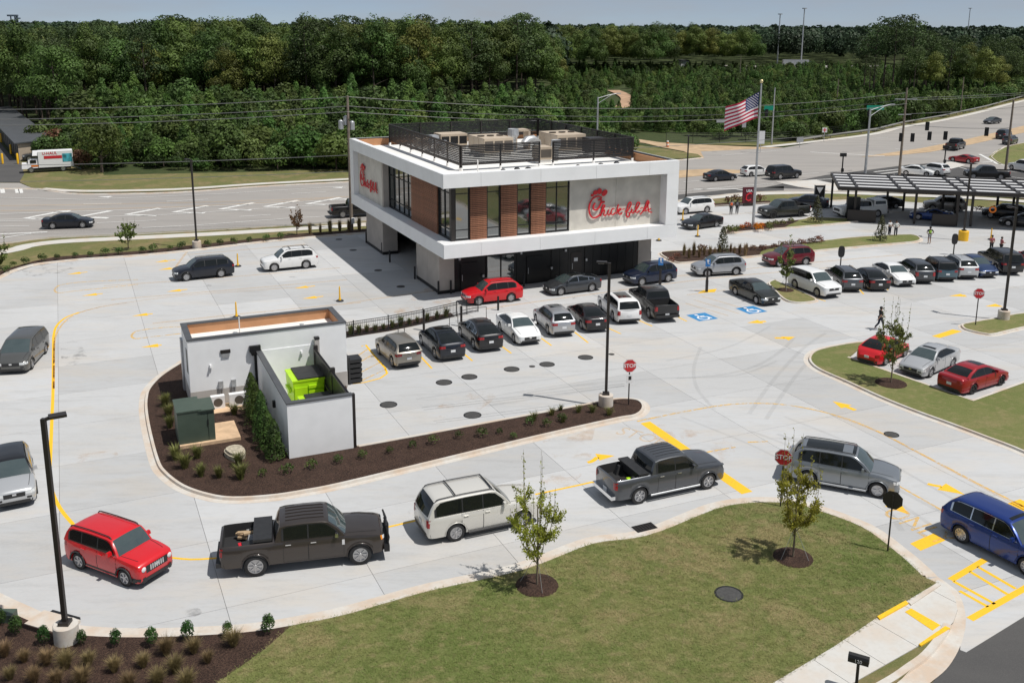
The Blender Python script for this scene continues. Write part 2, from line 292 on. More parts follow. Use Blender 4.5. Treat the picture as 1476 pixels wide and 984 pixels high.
KIND = dict(
 sedan=dict(L=4.85, W=1.84, H=1.45, wb=2.80, fo=.95, wr=.335, gc=.20, hf=.72, cz=.98, cx=1.30, wt=2.05, rt=3.45, rb=4.25, belt=1.00, deck=1.06, ry=.62, pill=[1.62, 2.62, 3.52, 3.98]),
 fastback=dict(L=4.70, W=1.85, H=1.44, wb=2.875, fo=.84, wr=.345, gc=.18, hf=.70, cz=.96, cx=1.10, wt=1.95, rt=3.15, rb=4.45, belt=.98, deck=1.08, ry=.60, pill=[1.45, 2.50, 3.45, 3.95], glassroof=1),
 glassback=dict(L=4.75, W=1.92, H=1.62, wb=2.89, fo=.86, wr=.365, gc=.20, hf=.80, cz=1.06, cx=1.10, wt=1.95, rt=3.35, rb=4.58, belt=1.08, deck=1.18, ry=.62, pill=[1.45, 2.55, 3.55, 4.05], glassroof=1),
 crossover=dict(L=4.60, W=1.85, H=1.68, wb=2.68, fo=.93, wr=.36, gc=.24, hf=.90, cz=1.10, cx=1.22, wt=1.88, rt=4.05, rb=4.50, belt=1.16, deck=1.16, ry=.63, pill=[1.50, 2.45, 3.40, 4.05], rails=1),
 suv=dict(L=5.00, W=1.95, H=1.78, wb=2.95, fo=.92, wr=.385, gc=.26, hf=.98, cz=1.16, cx=1.28, wt=1.95, rt=4.45, rb=4.88, belt=1.20, deck=1.20, ry=.67, pill=[1.55, 2.55, 3.55, 4.45], rails=1),
 bigsuv=dict(L=5.25, W=2.0, H=1.92, wb=3.03, fo=.98, wr=.40, gc=.30, hf=1.06, cz=1.22, cx=1.50, wt=2.15, rt=4.85, rb=5.18, belt=1.24, deck=1.24, ry=.76, pill=[1.75, 2.78, 3.70, 4.88], rails=1, boxy=1),
 boxy=dict(L=4.25, W=1.82, H=1.69, wb=2.57, fo=.83, wr=.35, gc=.24, hf=1.01, cz=1.12, cx=1.16, wt=1.58, rt=3.95, rb=4.18, belt=1.15, deck=1.15, ry=.74, pill=[1.38, 2.28, 3.18, 3.88], rails=1, boxy=1),
 flex=dict(L=5.10, W=1.93, H=1.72, wb=2.99, fo=.95, wr=.38, gc=.22, hf=.95, cz=1.10, cx=1.40, wt=2.0, rt=4.72, rb=5.02, belt=1.14, deck=1.14, ry=.72, pill=[1.66, 2.66, 3.66, 4.78], boxy=1),
 coupeback=dict(L=4.67, W=1.90, H=1.62, wb=2.81, fo=.83, wr=.37, gc=.22, hf=.88, cz=1.10, cx=1.22, wt=1.92, rt=3.45, rb=4.50, belt=1.14, deck=1.20, ry=.60, pill=[1.52, 2.45, 3.42, 3.95]),
 minivan=dict(L=5.15, W=2.01, H=1.74, wb=3.0, fo=.98, wr=.35, gc=.18, hf=.84, cz=1.10, cx=1.02, wt=2.0, rt=4.75, rb=5.06, belt=1.08, deck=1.08, ry=.70, pill=[1.50, 2.55, 3.75, 4.85]),
 hatch=dict(L=4.45, W=1.79, H=1.50, wb=2.65, fo=.90, wr=.33, gc=.19, hf=.76, cz=1.0, cx=1.12, wt=1.85, rt=3.85, rb=4.35, belt=1.02, deck=1.02, ry=.62, pill=[1.42, 2.40, 3.35, 3.95]),
 beetle=dict(L=4.28, W=1.83, H=1.49, wb=2.53, fo=.83, wr=.35, gc=.18, hf=.74, cz=1.0, cx=1.30, wt=1.85, rt=2.95, rb=3.85, belt=.98, deck=.98, ry=.58, pill=[1.55, 2.70, 3.25], round=1),
 coupe=dict(L=4.55, W=1.92, H=1.28, wb=2.70, fo=.95, wr=.35, gc=.15, hf=.66, cz=.90, cx=1.60, wt=2.25, rt=3.05, rb=4.05, belt=.94, deck=.98, ry=.58, pill=[1.90, 2.85, 3.35]),
 pickup=dict(L=5.89, W=2.03, H=1.93, wb=3.70, fo=.95, wr=.41, gc=.33, hf=1.12, cz=1.27, cx=1.52, wt=2.15, rt=3.80, rb=4.02, belt=1.30, deck=1.30, ry=.76, pill=[1.78, 2.78, 3.72], bed=(4.10, 5.80), boxy=1),
 hdpickup=dict(L=6.35, W=2.06, H=2.03, wb=4.06, fo=.97, wr=.45, gc=.42, hf=1.24, cz=1.38, cx=1.55, wt=2.20, rt=4.05, rb=4.25, belt=1.38, deck=1.38, ry=.78, pill=[1.82, 2.98, 3.95], bed=(4.34, 6.26), boxy=1),
)
WHEELS = {}
def wheel_mesh(r, w, style):
    k = (round(r, 3), round(w, 3), style)
    if k in WHEELS: return WHEELS[k]
    t = MB(); h = w / 2; ri = r * .66
    t.lathe([(ri, -h), (r * .93, -h), (r * .985, -h * .78), (r, -h * .4), (r, h * .4), (r * .985, h * .78), (r * .93, h), (ri, h), (ri * .97, h * .5), (ri * .97, -h * .5), (ri, -h)], 28, axis='Y')
    tm = t.mesh('tyre', mt['tyre'], 50)
    q = MB(); n = {'s5': 5, 's6': 6, 's8': 8, 's10': 10, 'b5': 5}[style]
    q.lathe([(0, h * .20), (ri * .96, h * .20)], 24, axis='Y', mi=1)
    q.lathe([(ri * .97, -h * .9), (ri * 1.0, h * .96), (ri * .90, h * .98), (ri * .86, h * .5)], 28, axis='Y')
    q.lathe([(0, h * .86), (ri * .16, h * .86), (ri * .22, h * .7), (ri * .22, h * .2)], 12, axis='Y')
    for i in range(n):
        a = 2 * math.pi * i / n; wd = ri * (.25 if n < 7 else .14)
        d = V(math.cos(a), 0, math.sin(a)); s = V(-math.sin(a), 0, math.cos(a)); y = V(0, 1, 0)
        p = [d * (ri * .15) - s * wd * .42 + y * h * .82, d * (ri * .15) + s * wd * .42 + y * h * .82, d * (ri * .92) + s * wd * .62 + y * h * .86, d * (ri * .92) - s * wd * .62 + y * h * .86]
        b = [v - y * h * .35 for v in p]
        q.add(p + b, [(0, 1, 2, 3), (0, 4, 5, 1), (1, 5, 6, 2), (2, 6, 7, 3), (3, 7, 4, 0)])
    rm = q.mesh('rim', [mt['rimblack' if style == 'b5' else 'rim'], mt['rimdark']], 40)
    WHEELS[k] = (tm, rm); return WHEELS[k]
def lerp(a, b, t): return a + (b - a) * t
def interp(pts, s):
    if s <= pts[0][0]: return pts[0][1]
    for (a, b), (c, d) in zip(pts, pts[1:]):
        if s <= c: return lerp(b, d, (s - a) / (c - a + 1e-9))
    return pts[-1][1]
def interp_s(pts, s):      # smoothstep-free catmull style interpolation
    if s <= pts[0][0]: return pts[0][1]
    if s >= pts[-1][0]: return pts[-1][1]
    for i in range(len(pts) - 1):
        if s <= pts[i + 1][0]:
            x0, y0 = pts[i]; x1, y1 = pts[i + 1]; h = x1 - x0; t = (s - x0) / h
            m0 = (y1 - pts[i - 1][1]) / (x1 - pts[i - 1][0]) if i > 0 else (y1 - y0) / h
            m1 = (pts[i + 2][1] - y0) / (pts[i + 2][0] - x0) if i + 2 < len(pts) else (y1 - y0) / h
            return (2 * t**3 - 3 * t * t + 1) * y0 + (t**3 - 2 * t * t + t) * h * m0 + (-2 * t**3 + 3 * t * t) * y1 + (t**3 - t * t) * h * m1
class Car:
    def __init__(c, kind, colour, lod=1, roofc=None, rimstyle='s5', clad=None, **ov):
        k = dict(KIND[kind]); k.update(ov); c.k = k; c.kind = kind; c.lod = lod; c.body = pmat(colour); c.roofm = pmat(roofc) if roofc else None
        c.rimstyle = rimstyle; c.clad = clad; c.bed = k.get('bed'); c.boxy = k.get('boxy', 0)
        c.L, c.W, c.H = k['L'], k['W'], k['H']; c.xf = k['wb'] / 2 + k['fo']
        L = c.L; hf = k['hf']
        if k.get('round'):
            c.top = [(0, hf - .16), (.12, hf - .04), (.5, hf + .10), (k['cx'], k['cz']), (k['rb'], k['belt']), (k['rb'] + .15, k['deck'] - .04), (L - .12, .74), (L, .62)]
        else:
            c.top = [(0, hf - .13), (.07, hf - .04), (.22, hf + .02), (k['cx'] * .6, lerp(hf, k['cz'], .72)), (k['cx'], k['cz']), (k['rb'], k['belt']), (min(k['rb'] + .1, L - .11), k['deck']), (L - .08, k['deck'] - .015), (L, k['deck'] - .13 if not c.bed else k['deck'] - .02)]
        r = .6 if c.boxy else 1.0
        c.plan = [(0, 1 - .27 * r), (.05, 1 - .17 * r), (.16, 1 - .075 * r), (.42, 1 - .02 * r), (.8, 1), (L - .6, 1), (L - .3, 1 - .025 * r), (L - .10, 1 - .08 * r), (L - .03, 1 - .13 * r), (L, 1 - .20 * r)]
        if k.get('round'): c.plan = [(0, .66), (.08, .80), (.25, .92), (.55, .99), (.9, 1), (L - .9, 1), (L - .5, .96), (L - .2, .86), (L, .66)]
        gc = k['gc']; c.bot = [(0, gc + .14), (.06, gc + .03), (.2, gc), (L - .2, gc), (L - .05, gc + .05), (L, gc + .16)]
    def zt(c, s): return interp_s(c.top, s) if not c.bed else interp(c.top, s)
    def w(c, s): return c.W / 2 * interp(c.plan, s)
    def ring(c, s, zb=None, floor=None):
        k = c.k; t = c.zt(s); w = c.w(s); zb = interp(c.bot, s) if zb is None else zb; h = t - zb; cr = .035 if s < k['cx'] else .02
        if floor is not None: last = [(w * .90, t - .004), (w * .88, floor), (0, floor)]
        else: last = [(w * .84, t), (w * .45, t + cr), (0, t + cr * 1.3)]
        return [(0, zb), (w * .88, zb), (w * .955, zb + .03 * min(1, h)), (w * 1.0, zb + h * .42), (w * .99, max(t - .17, zb + h * .62)), (w * .945, t - .04 * min(1, h * 2))] + last
    def y_at(c, s, z):
        r = c.ring(s)[1:6]
        if z <= r[0][1]: return r[0][0]
        for (a, b), (d, e) in zip(r, r[1:]):
            if z <= e: return lerp(a, d, (z - b) / (e - b + 1e-9))
        return r[-1][0]
    def outline(c, z, rear=False):
        ss = [0, .03, .06, .11, .18, .28, .42, .6, .85, 1.1]
        if rear: ss = [c.L - s for s in ss]
        return [(ss[0], 0.0)] + [(s, c.y_at(s, z)) for s in ss]
    def wrap(c, a0, a1, z0, z1, side=1, rear=False, off=.007, n=6, nz=2, lean=0.0):
        m = MB(); rows = []
        for j in range(nz + 1):
            z = lerp(z0, z1, j / nz); O = c.outline(z, rear); row = []
            for i in range(n + 1):
                a = lerp(a0, a1, i / n) ; aa = abs(a); sg = side if a >= 0 else -side; acc = 0; p = O[-1]; nr = (0, 1)
                for (s0, y0), (s1, y1) in zip(O, O[1:]):
                    d = math.hypot(s1 - s0, y1 - y0)
                    if d > 1e-6 and aa <= acc + d:
                        t = (aa - acc) / d; p = (lerp(s0, s1, t), lerp(y0, y1, t)); nr = ((y1 - y0) / d, (s1 - s0) / d); break
                    acc += d
                ns, ny = (-abs(nr[0]), abs(nr[1])) if not rear else (abs(nr[0]), abs(nr[1]))
                ps = p[0] + ns * off
                ps += (1 if not rear else -1) * lean * (z - z0)
                row.append(V(c.xf - ps, sg * (p[1] + ny * off), z))
            rows.append(row)
        vs = [v for r in rows for v in r]; w = n + 1
        fs = [(j * w + i, j * w + i + 1, (j + 1) * w + i + 1, (j + 1) * w + i) for j in range(nz) for i in range(n)]
        m.add(vs, fs); return m
    def sidepatch(c, s0, s1, zf0, zf1, side, off, n=6, nz=5, lower=None):
        m = MB(); vs = []
        for i in range(n + 1):
            s = lerp(s0, s1, i / n); t = c.zt(s); zb = interp(c.bot, s)
            z0 = zf0(s) if callable(zf0) else zf0; z1 = zf1(s) if callable(zf1) else zf1
            for j in range(nz + 1):
                z = lerp(z0, z1, j / nz); vs.append(V(c.xf - s, side * (c.y_at(s, z) + off), z))
        w = nz + 1
        fs = [(i * w + j, (i + 1) * w + j, (i + 1) * w + j + 1, i * w + j + 1) for i in range(n) for j in range(nz)]
        return m.add(vs, fs)
    # greenhouse ---------------------------------------------------
    def prof(c):
        k = c.k; H = k['H']; cx, wt, rt, rb = k['cx'], k['wt'], k['rt'], k['rb']; zb = k['belt']
        P = [(cx, k['cz'] - .02), (lerp(cx, wt, .5) - .02, lerp(k['cz'], H - .05, .5) + .02), (wt, H - .06), (wt + .22, H - .015), (lerp(wt, rt, .5), H), (rt - .22, H - .03 if rt - wt > 1.5 else H - .01), (rt, H - .085)]
        if k.get('round'): P = [(cx, k['cz'] - .02), (lerp(cx, wt, .5), lerp(k['cz'], H, .52)), (wt, H - .06), (wt + .25, H), (lerp(wt, rt, .55), H), (rt, H - .07), (lerp(rt, rb, .5), lerp(H, zb, .40)), (rb, zb)]
        elif c.kind in ('fastback', 'glassback', 'coupeback', 'coupe', 'sedan'): P += [(lerp(rt, rb, .5), lerp(H - .06, k['deck'], .44)), (rb, k['deck'] - .02)]
        else: P += [(lerp(rt, rb, .5), lerp(H - .06, zb, .42)), (rb, zb - .02)]
        return P
    def yw(c, z):
        k = c.k; z0 = k['belt'] - .05; t = max(0, min(1.05, (z - z0) / (k['H'] - z0))); return c.W / 2 * lerp(.935, k['ry'] / .92, t ** 1.15)
    def gpt(c, u, t):
        """point of the roof shell: u across (-1..1), t along the profile index."""
        P = c.P; i = max(0, min(len(P) - 2, int(t))); f = t - i
        s, z = lerp(P[i][0], P[i + 1][0], f), lerp(P[i][1], P[i + 1][1], f)
        a = abs(u); y = c.yw(z) * u; n = len(P) - 1
        fr = max(0, 1 - t / 2.0); re = max(0, (t - (n - 2)) / 2.0)
        s += (-.13 * fr + .10 * re) * (1 - a ** 2)
        z += (.045 * (1 - a ** 2)) * (1 - fr) * (1 - re)
        if a > .93: z -= (.03 * (a - .93) / .07) * (1 - fr) * (1 - re)
        return V(c.xf - s, y, z)
    def gpatch(c, u0, u1, t0, t1, off, nu=8, nt=6):
        m = MB(); vs = []
        for j in range(nt + 1):
            for i in range(nu + 1):
                u = lerp(u0, u1, i / nu); t = lerp(t0, t1, j / nt)
                p = c.gpt(u, t); du = c.gpt(u + .02, t) - c.gpt(u - .02, t); dt = c.gpt(u, t + .02) - c.gpt(u, max(0, t - .02))
                nn = du.cross(dt); nn.normalize()
                if nn.z < 0: nn = -nn
                vs.append(p + nn * off)
        w = nu + 1
        return m.add(vs, [(j * w + i, j * w + i + 1, (j + 1) * w + i + 1, (j + 1) * w + i) for j in range(nt) for i in range(nu)])
    def ztop(c, s):
        P = c.P; z = 0
        for (a, b), (d, e) in zip(P, P[1:]):
            if min(a, d) - 1e-6 <= s <= max(a, d) + 1e-6: z = max(z, lerp(b, e, (s - a) / (d - a + 1e-9)))
        return z
    def sidewin(c, s0, s1, side, off, mtop=.075, mb=.03, n=7, mx=.07):
        m = MB(); vs = []
        for i in range(n + 1):
            s = lerp(s0, s1, i / n); bz = interp([(c.k['cx'], c.k['cz']), (c.k['rb'], c.k['belt'])], s) + mb
            tz = max(bz + .002, min(c.ztop(s - mx), c.ztop(s + mx), c.ztop(s)) - mtop)
            for j in range(3):
                z = lerp(bz, tz, j / 2); vs.append(V(c.xf - s, side * (c.yw(z) + off), z))
        return m.add(vs, [(i * 3 + j, (i + 1) * 3 + j, (i + 1) * 3 + j + 1, i * 3 + j + 1) for i in range(n) for j in range(2)])
    def build(c, name, loc, rz, label, cat, group=None):
        k = c.k; root = empty(name, loc, rz, label, cat, group); c.root = root; xf = c.xf; L = c.L; lod = c.lod
        # body loft
        st = []; ra = k['wr'] + .055
        axs = (k['fo'], k['fo'] + k['wb'])
        base = sorted(set([0, .025, .05, .10, .16, .28, .42, .6, .8, 1.1, k['cx'], k['cx'] + .3, L / 2, k['rb'], L - .8, L - .5, L - .3, L - .18, L - .10, L - .05, L - .02, L] + ([c.bed[0], c.bed[1]] if c.bed else [])))
        for s in base:
            if all(abs(s - a) > ra + .005 for a in axs) and 0 <= s <= L: st.append((s, None, 0))
        for a in axs:
            st.append((a - ra, None, 0)); st.append((a + ra, None, 2))
            for i in range(0, 11):
                an = math.pi * i / 10; st.append((a - ra * math.cos(an), k['wr'] + ra * math.sin(an), 1))
        fl = []
        for s, z, o in st:
            fl.append((s, z, o))
        fl.sort(key=lambda q: (round(q[0], 4), q[2] if q[2] != 0 else 0))
        rings = []
        for s, z, o in fl:
            inbed = c.bed and c.bed[0] < s < c.bed[1]
            if c.bed and abs(s - c.bed[0]) < 1e-6: rings += [(s, c.ring(s, z)), (s, c.ring(s, z, .82))]
            elif c.bed and abs(s - c.bed[1]) < 1e-6: rings += [(s, c.ring(s, z, .82)), (s, c.ring(s, z))]
            else: rings.append((s, c.ring(s, z, .82 if inbed else None)))
        m = MB(); nr = 9; vs = []
        for s, r in rings:
            vs += [V(xf - s, y, z) for y, z in r] + [V(xf - s, -y, z) for y, z in r[1:-1]]
        w = 16; loop = list(range(9)) + list(range(15, 8, -1))
        for i in range(len(rings) - 1):
            for j in range(16):
                a, b = loop[j], loop[(j + 1) % 16]
                seg = j if j < 8 else 15 - j
                inbed = c.bed and c.bed[0] - 1e-6 <= rings[i][0] and rings[i + 1][0] <= c.bed[1] + 1e-6
                mi = 1 if seg == 0 else (2 if inbed and seg >= 6 else 0)
                m.f.append([i * w + a, i * w + b, (i + 1) * w + b, (i + 1) * w + a]); m.m.append(mi)
        m.v = [tuple(v) for v in vs]
        m.f.append([loop[j] for j in range(16)][::-1]); m.m.append(0)
        e = (len(rings) - 1) * w; m.f.append([e + loop[j] for j in range(16)]); m.m.append(0)
        m.build('body', [c.body, mt['under'], mt['bedliner']], root, 38)
        # roof shell
        c.P = c.prof(); P = c.P; n = len(P) - 1; us = [-1, -.965, -.93, -.6, -.3, 0, .3, .6, .93, .965, 1]
        g = MB(); ts = [x / 2 for x in range(2 * n + 1)]; g.add([c.gpt(u, t) for t in ts for u in us], [(j * 11 + i, j * 11 + i + 1, (j + 1) * 11 + i + 1, (j + 1) * 11 + i) for j in range(len(ts) - 1) for i in range(10)])
        for sd, ui in ((-1, 0), (1, 10)):
            top = [c.gpt(sd, t) for t in ts]
            low = [V(v.x, sd * c.yw(k['belt'] - .08), min(v.z, lerp(k['cz'], k['belt'], max(0, min(1, (xf - v.x - k['cx']) / (k['rb'] - k['cx'])))) - .08)) for v in top]
            q = len(ts); f = [(i, i + 1, q + i + 1, q + i) for i in range(q - 1)]
            g.add(top + low, f if sd > 0 else [x[::-1] for x in f])
        cab = g.build('cabin', [c.roofm or c.body], root, 40)
        g1, g2 = mt['cglass'], mt['wscreen']
        c.gpatch(-.90, .90, .06, 1.90, .006).build('windscreen', g2, root, 60)
        tr0, tr1 = (n - 1.88, n - .22) if not c.bed else (n - 1.7, n - .35)
        if c.boxy and not c.bed: tr0, tr1 = n - 1.85, n - .12
        c.gpatch(-.86, .86, tr0, tr1, .006).build('rear_window', g1, root, 60)
        if k.get('glassroof'): c.gpatch(-.84, .84, 2.15, n - 2.1, .006).build('glass_roof', g1, root, 60)
        for t0, t1 in k.get('sunroof', []): c.gpatch(-.66, .66, t0, t1, .006, 4, 4).build('sunroof', g1, root, 60)
        ps = k['pill']; e1 = ps[-1]
        for sd in (1, -1):
            dl = c.sidewin(k['cx'] + .16, e1 + .05, sd, .004, mtop=.055, mb=.012, n=12); dl.build('window_surround', mt['chrome'] if k.get('chromewin') else mt['trim'], root)
            q = [k['cx'] + .25] + ps[1:]
            for i, (a, b) in enumerate(zip(q, q[1:])):
                c.sidewin(a + .02 if i else a, b - .035, sd, .008).build('side_window', g1, root)
        if k.get('rails') and lod:
            for sd in (1, -1):
                pts = [c.gpt(sd * .88, t) + V(0, 0, .055 if 2.4 < t < n - 2.2 else .0) for t in [2.15, 2.35] + [lerp(2.45, n - 2.3, x / 6) for x in range(7)] + [n - 2.1, n - 1.9]]
                MB().tube(pts, .022, 6).build('roof_rail', mt[k.get('railm', 'trim')], root, 60)
        for t in k.get('bars', []):
            pts = [c.gpt(u, t) + V(0, 0, .075) for u in (-.86, -.5, 0, .5, .86)]; MB().tube(pts, .03, 6).build('roof_bar', mt['trim'], root, 60)
        # lamps, grille, bumpers
        hf = k['hf']; hw = c.w(0); dk = k['deck']; bz = k['gc']
        for sd in (1, -1):
            if k.get('slots'):
                MB().lathe([(0, .03), (.085, .025), (.105, 0)], 16, (xf - .015 + .02, sd * (hw - .13), hf - .20), axis='X').build('headlight', mt['hlamp'], root, 60)
            elif k.get('round'): c.wrap(hw - .02, hw + .36, hf - .26, hf - .02, sd).build('headlight', mt['hlamp'], root, 60)
            else: c.wrap(hw - .22, hw + (.34 if not c.boxy else .14), hf - .22, hf - .075, sd).build('headlight', mt['hlamp'], root, 60)
            if k.get('round'): c.wrap(hw - .05, hw + .28, .60, .80, sd, True).build('taillight', mt['tlamp'], root, 60)
            elif c.bed or k.get('vlamp'): c.wrap(c.w(L) - .14, c.w(L) + .12, dk - .42, dk - .09, sd, True, off=.010).build('taillight', mt['tlamp'], root, 60)
            else: c.wrap(c.w(L) - .26, c.w(L) + .24, dk - .27, dk - .10, sd, True).build('taillight', mt['tlamp'], root, 60)
        gr = MB(); gm = c.wrap(-(hw - .24), hw - .24, hf - (.30 if not c.boxy else .40), hf - .10, 1, n=10); gm.build('grille', mt['trim'], root, 60)
        c.wrap(-(hw + .05), hw + .05, bz + .06, bz + .20, 1, n=12).build('front_bumper', mt['trim'], root, 60)
        if k.get('slots'):
            for i in range(7): u = -.30 + i * .10; c.wrap(u - .03, u + .03, hf - .35, hf - .13, 1, off=.016, n=2).build('grille_slot', mt['chrome'], root)
            for sd in (1, -1): c.wrap(hw - .2, hw + .55, bz + .02, bz + .24, sd, False, .012).build('lower_cladding', mt['trim'], root, 60)
        if k.get('chromegrille'):
            for z in (.12, .20, .28): c.wrap(-(hw - .26), hw - .26, hf - z - .012, hf - z + .02, 1, off=.02, n=8, nz=1).build('grille_bar', mt['chrome'], root, 60)
        c.wrap(-(c.w(L) + .12), c.w(L) + .12, bz + .05, bz + .22, 1, True, n=12).build('rear_bumper', mt['trim'], root, 60)
        pz = (bz + dk) / 2 + .02 if not c.bed else bz + .28
        MB().box((xf - L - .014, 0, pz), (.02, .31, .155)).build('license_plate', mt['plate'], root)
        if c.bed:
            b = MB(); b.box((xf - L - .07, 0, bz + .16), (.20, c.W * .88, .17)); b.build('step_bumper', mt[k.get('bumper', 'trim')], root)
        if lod:
            c.gpatch(-.93, .93, -.0, .075, .009, 8, 2).build('cowl_panel', mt['trim'], root)
            for sd in (1, -1):
                A_, B_ = [], []
                for i in range(9):
                    q = lerp(.30, k['cx'] - .05, i / 8); w_ = c.w(q); z_ = c.zt(q) + .006; y_ = w_ * lerp(.70, .80, i / 8); zz = z_ + .035 * (.84 * w_ - y_) / (.39 * w_)
                    A_.append(V(xf - q, sd * y_, zz)); B_.append(V(xf - q, sd * (y_ - .022), zz + .001))
                m = MB(); m.add(A_ + B_, [(i, i + 1, 10 + i, 9 + i) for i in range(8)]); m.build('hood_seam', mt['under'], root)
                if lod > 1 and not k.get('slots'): c.wrap(hw - .18, hw + .02, bz + .24, bz + .33, sd).build('fog_lamp', mt['trim'], root, 60)
            MB().box((xf + .012, 0, hf - .16 if not c.boxy else hf - .22), (.02, .16, .09)).build('emblem', mt['chrome'], root)
        # wheels
        tw = .20 if not c.bed else .26
        yy = c.W / 2 - tw / 2 - .02
        tm, rm = wheel_mesh(k['wr'], tw, c.rimstyle)
        for a in axs:
            for sd in (1, -1):
                t = inst('wheel', tm, root, (xf - a, sd * yy, k['wr']), (0, 0, 0 if sd > 0 else math.pi))
                inst('rim', rm, t)
                if lod > 1 or c.clad:
                    pts = [(xf - a + (ra + .02) * math.cos(math.pi * i / 10), sd * (c.W / 2 * 1.0 + .004), k['wr'] + (ra + .02) * math.sin(math.pi * i / 10)) for i in range(11)]
                    MB().tube(pts, .035 if c.clad else .018, 6).build('arch_trim', mt['trim'] if c.clad else c.body, root, 60)
        # sills, doors, handles, mirrors
        sA, sB = axs[0] + ra + .03, axs[1] - ra - .03
        for sd in (1, -1):
            if c.clad: c.sidepatch(sA - .02, sB + .02, lambda s: interp(c.bot, s) + .005, lambda s: interp(c.bot, s) + .17, sd, .010, nz=2).build('sill_cladding', mt['trim'], root, 60)
            mx = xf - k['cx'] - .33
            MB().box((mx, sd * (c.yw(k['cz'] + .05) + .11), k['cz'] + .10), (.13, .22, .15), taper=.8).build('mirror', mt['chrome'] if k.get('chromemir') else c.body, root)
            if lod:
                q = [k['cx'] + .05] + ps[1:3]
                if k.get('twodoor'): q = [k['cx'] + .05, ps[1]]
                for i, (a, b) in enumerate(zip(q, q[1:])):
                    if i == len(q) - 2 and not c.bed: b = min(b + .05, axs[1] + .1)
                    z0 = lambda s: max(interp(c.bot, s) + .10, k['wr'] + math.sqrt(max(0, (ra + .05) ** 2 - (s - axs[1]) ** 2)) if abs(s - axs[1]) < ra + .05 else 0, k['wr'] + math.sqrt(max(0, (ra + .05) ** 2 - (s - axs[0]) ** 2)) if abs(s - axs[0]) < ra + .05 else 0)
                    z1 = lambda s: c.zt(s) - .05
                    if lod > 1: c.sidepatch(a, b, lambda s: z0(s) - .012, lambda s: z1(s) + .006, sd, .0025, 10).build('door_gap', mt['under'], root, 60)
                    d = c.sidepatch(a + .014, b - .014, z0, z1, sd, .006, 10).build('door', c.body, root, 60)
                    hz = k['belt'] - .14; hs = b - .20
                    MB().box((xf - hs, sd * (c.y_at(hs, hz) + .025), hz), (.21, .04, .035)).build('handle', mt['chrome'] if k.get('chromeh') else c.body, d)
            if k.get('step'): MB().tube([(xf - sA - .02, sd * (c.W / 2 + .02), bz + .03), (xf - sB + .05, sd * (c.W / 2 + .02), bz + .03)], .05, 8).build('side_step', mt[k['step']], root, 60)
        return root
CARS = []
def car(kind, colour, front, rear, label, cat='car', lod=1, name=None, group=None, flip=False, **kw):
    """front / rear: where the photo shows the near front and near rear tyre meet the ground (or front + heading in degrees)."""
    c = Car(kind, colour, lod=lod, **kw); A = G(*front)
    if isinstance(rear, tuple):
        B = G(*rear); h = A - B; rz = math.atan2(h.y, h.x); mid = (A + B) / 2
    else:
        rz = R(rear); mid = A - V(math.cos(rz), math.sin(rz), 0) * c.k['wb'] / 2
    d = V(math.cos(rz), math.sin(rz), 0); nrm = V(-d.y, d.x, 0)
    if (nrm.dot(mid) < 0) != flip: nrm = -nrm
    pos = mid + nrm * (c.W / 2 - .03)
    o = c.build(name or 'parked_car', pos, rz, label, cat, group); CARS.append((o, c)); return o, c
# ================================================================ the site: ground, roads, kerbs, markings
def catmull(P, n=6, closed=False):
    out = []; m = len(P)
    rng = m if closed else m - 1
    for i in range(rng):
        p0 = P[(i - 1) % m] if closed or i > 0 else P[0]; p1 = P[i]; p2 = P[(i + 1) % m]; p3 = P[(i + 2) % m] if closed or i + 2 < m else P[-1]
        for k in range(n):
            t = k / n
            out.append(.5 * ((2 * p1) + (p2 - p0) * t + (2 * p0 - 5 * p1 + 4 * p2 - p3) * t * t + (3 * p1 - p0 - 3 * p2 + p3) * t ** 3))
    if not closed: out.append(P[-1])
    return out
def resample(P, step):
    out = [P[0]]; acc = 0
    for a, b in zip(P, P[1:]):
        L = (b - a).length
        if L < 1e-6: continue
        while acc + L >= step:
            t = (step - acc) / L; a = a.lerp(b, t); out.append(a.copy()); L = (b - a).length; acc = 0
        acc += L
    if (out[-1] - P[-1]).length > step * .3: out.append(P[-1])
    return out
def offset(P, d, closed=False):
    out = []; n = len(P)
    for i, p in enumerate(P):
        a = P[i - 1] if closed or i > 0 else p; b = P[(i + 1) % n] if closed or i < n - 1 else p
        t = (b - a); t.z = 0; t.normalize(); nn = V(-t.y, t.x, 0); out.append(p + nn * d)
    return out
def strip_mb(A, B, zA, zB, closed=False, m=None, mi=0):
    m = m or MB(); n = len(A)
    vs = [V(p.x, p.y, zA) for p in A] + [V(p.x, p.y, zB) for p in B]
    k = n if closed else n - 1
    fs = []
    for i in range(k):
        j = (i + 1) % n
        f = (i, j, n + j, n + i)
        nrm = (vs[j] - vs[i]).cross(vs[n + i] - vs[i])
        fs.append(f if nrm.z >= -1e-9 else f[::-1])
    return m.add(vs, fs, mi)
def sheet(name, poly, z, mat, kind='structure', thick=0.0, parent=None):
    o = MB().prism(poly, z - thick, z, sides=thick > 0).build(name, mat, parent)
    if kind: o['kind'] = kind
    return o
def kerb(px, side=1, closed=False, gut=.45, h=.13, w=.16, name='kerb', z0=0.004, smooth=4, mat='kerb', world=False):
    P = px if world else GL(px)
    if smooth: P = catmull(P, smooth, closed)
    a, b, c = offset(P, side * gut, closed), offset(P, side * (gut + .03), closed), offset(P, side * (gut + w), closed)
    m = MB()
    if gut > .05: strip_mb(P, a, z0, z0 + .006, closed, m)
    strip_mb(a, b, z0 + .006, h, closed, m); strip_mb(b, c, h, h, closed, m)
    d = [V(p.x, p.y, 0) for p in c]; strip_mb(c, d, h, -.05, closed, m)
    o = m.build(name, mt[mat]); o['kind'] = 'structure'
    return c
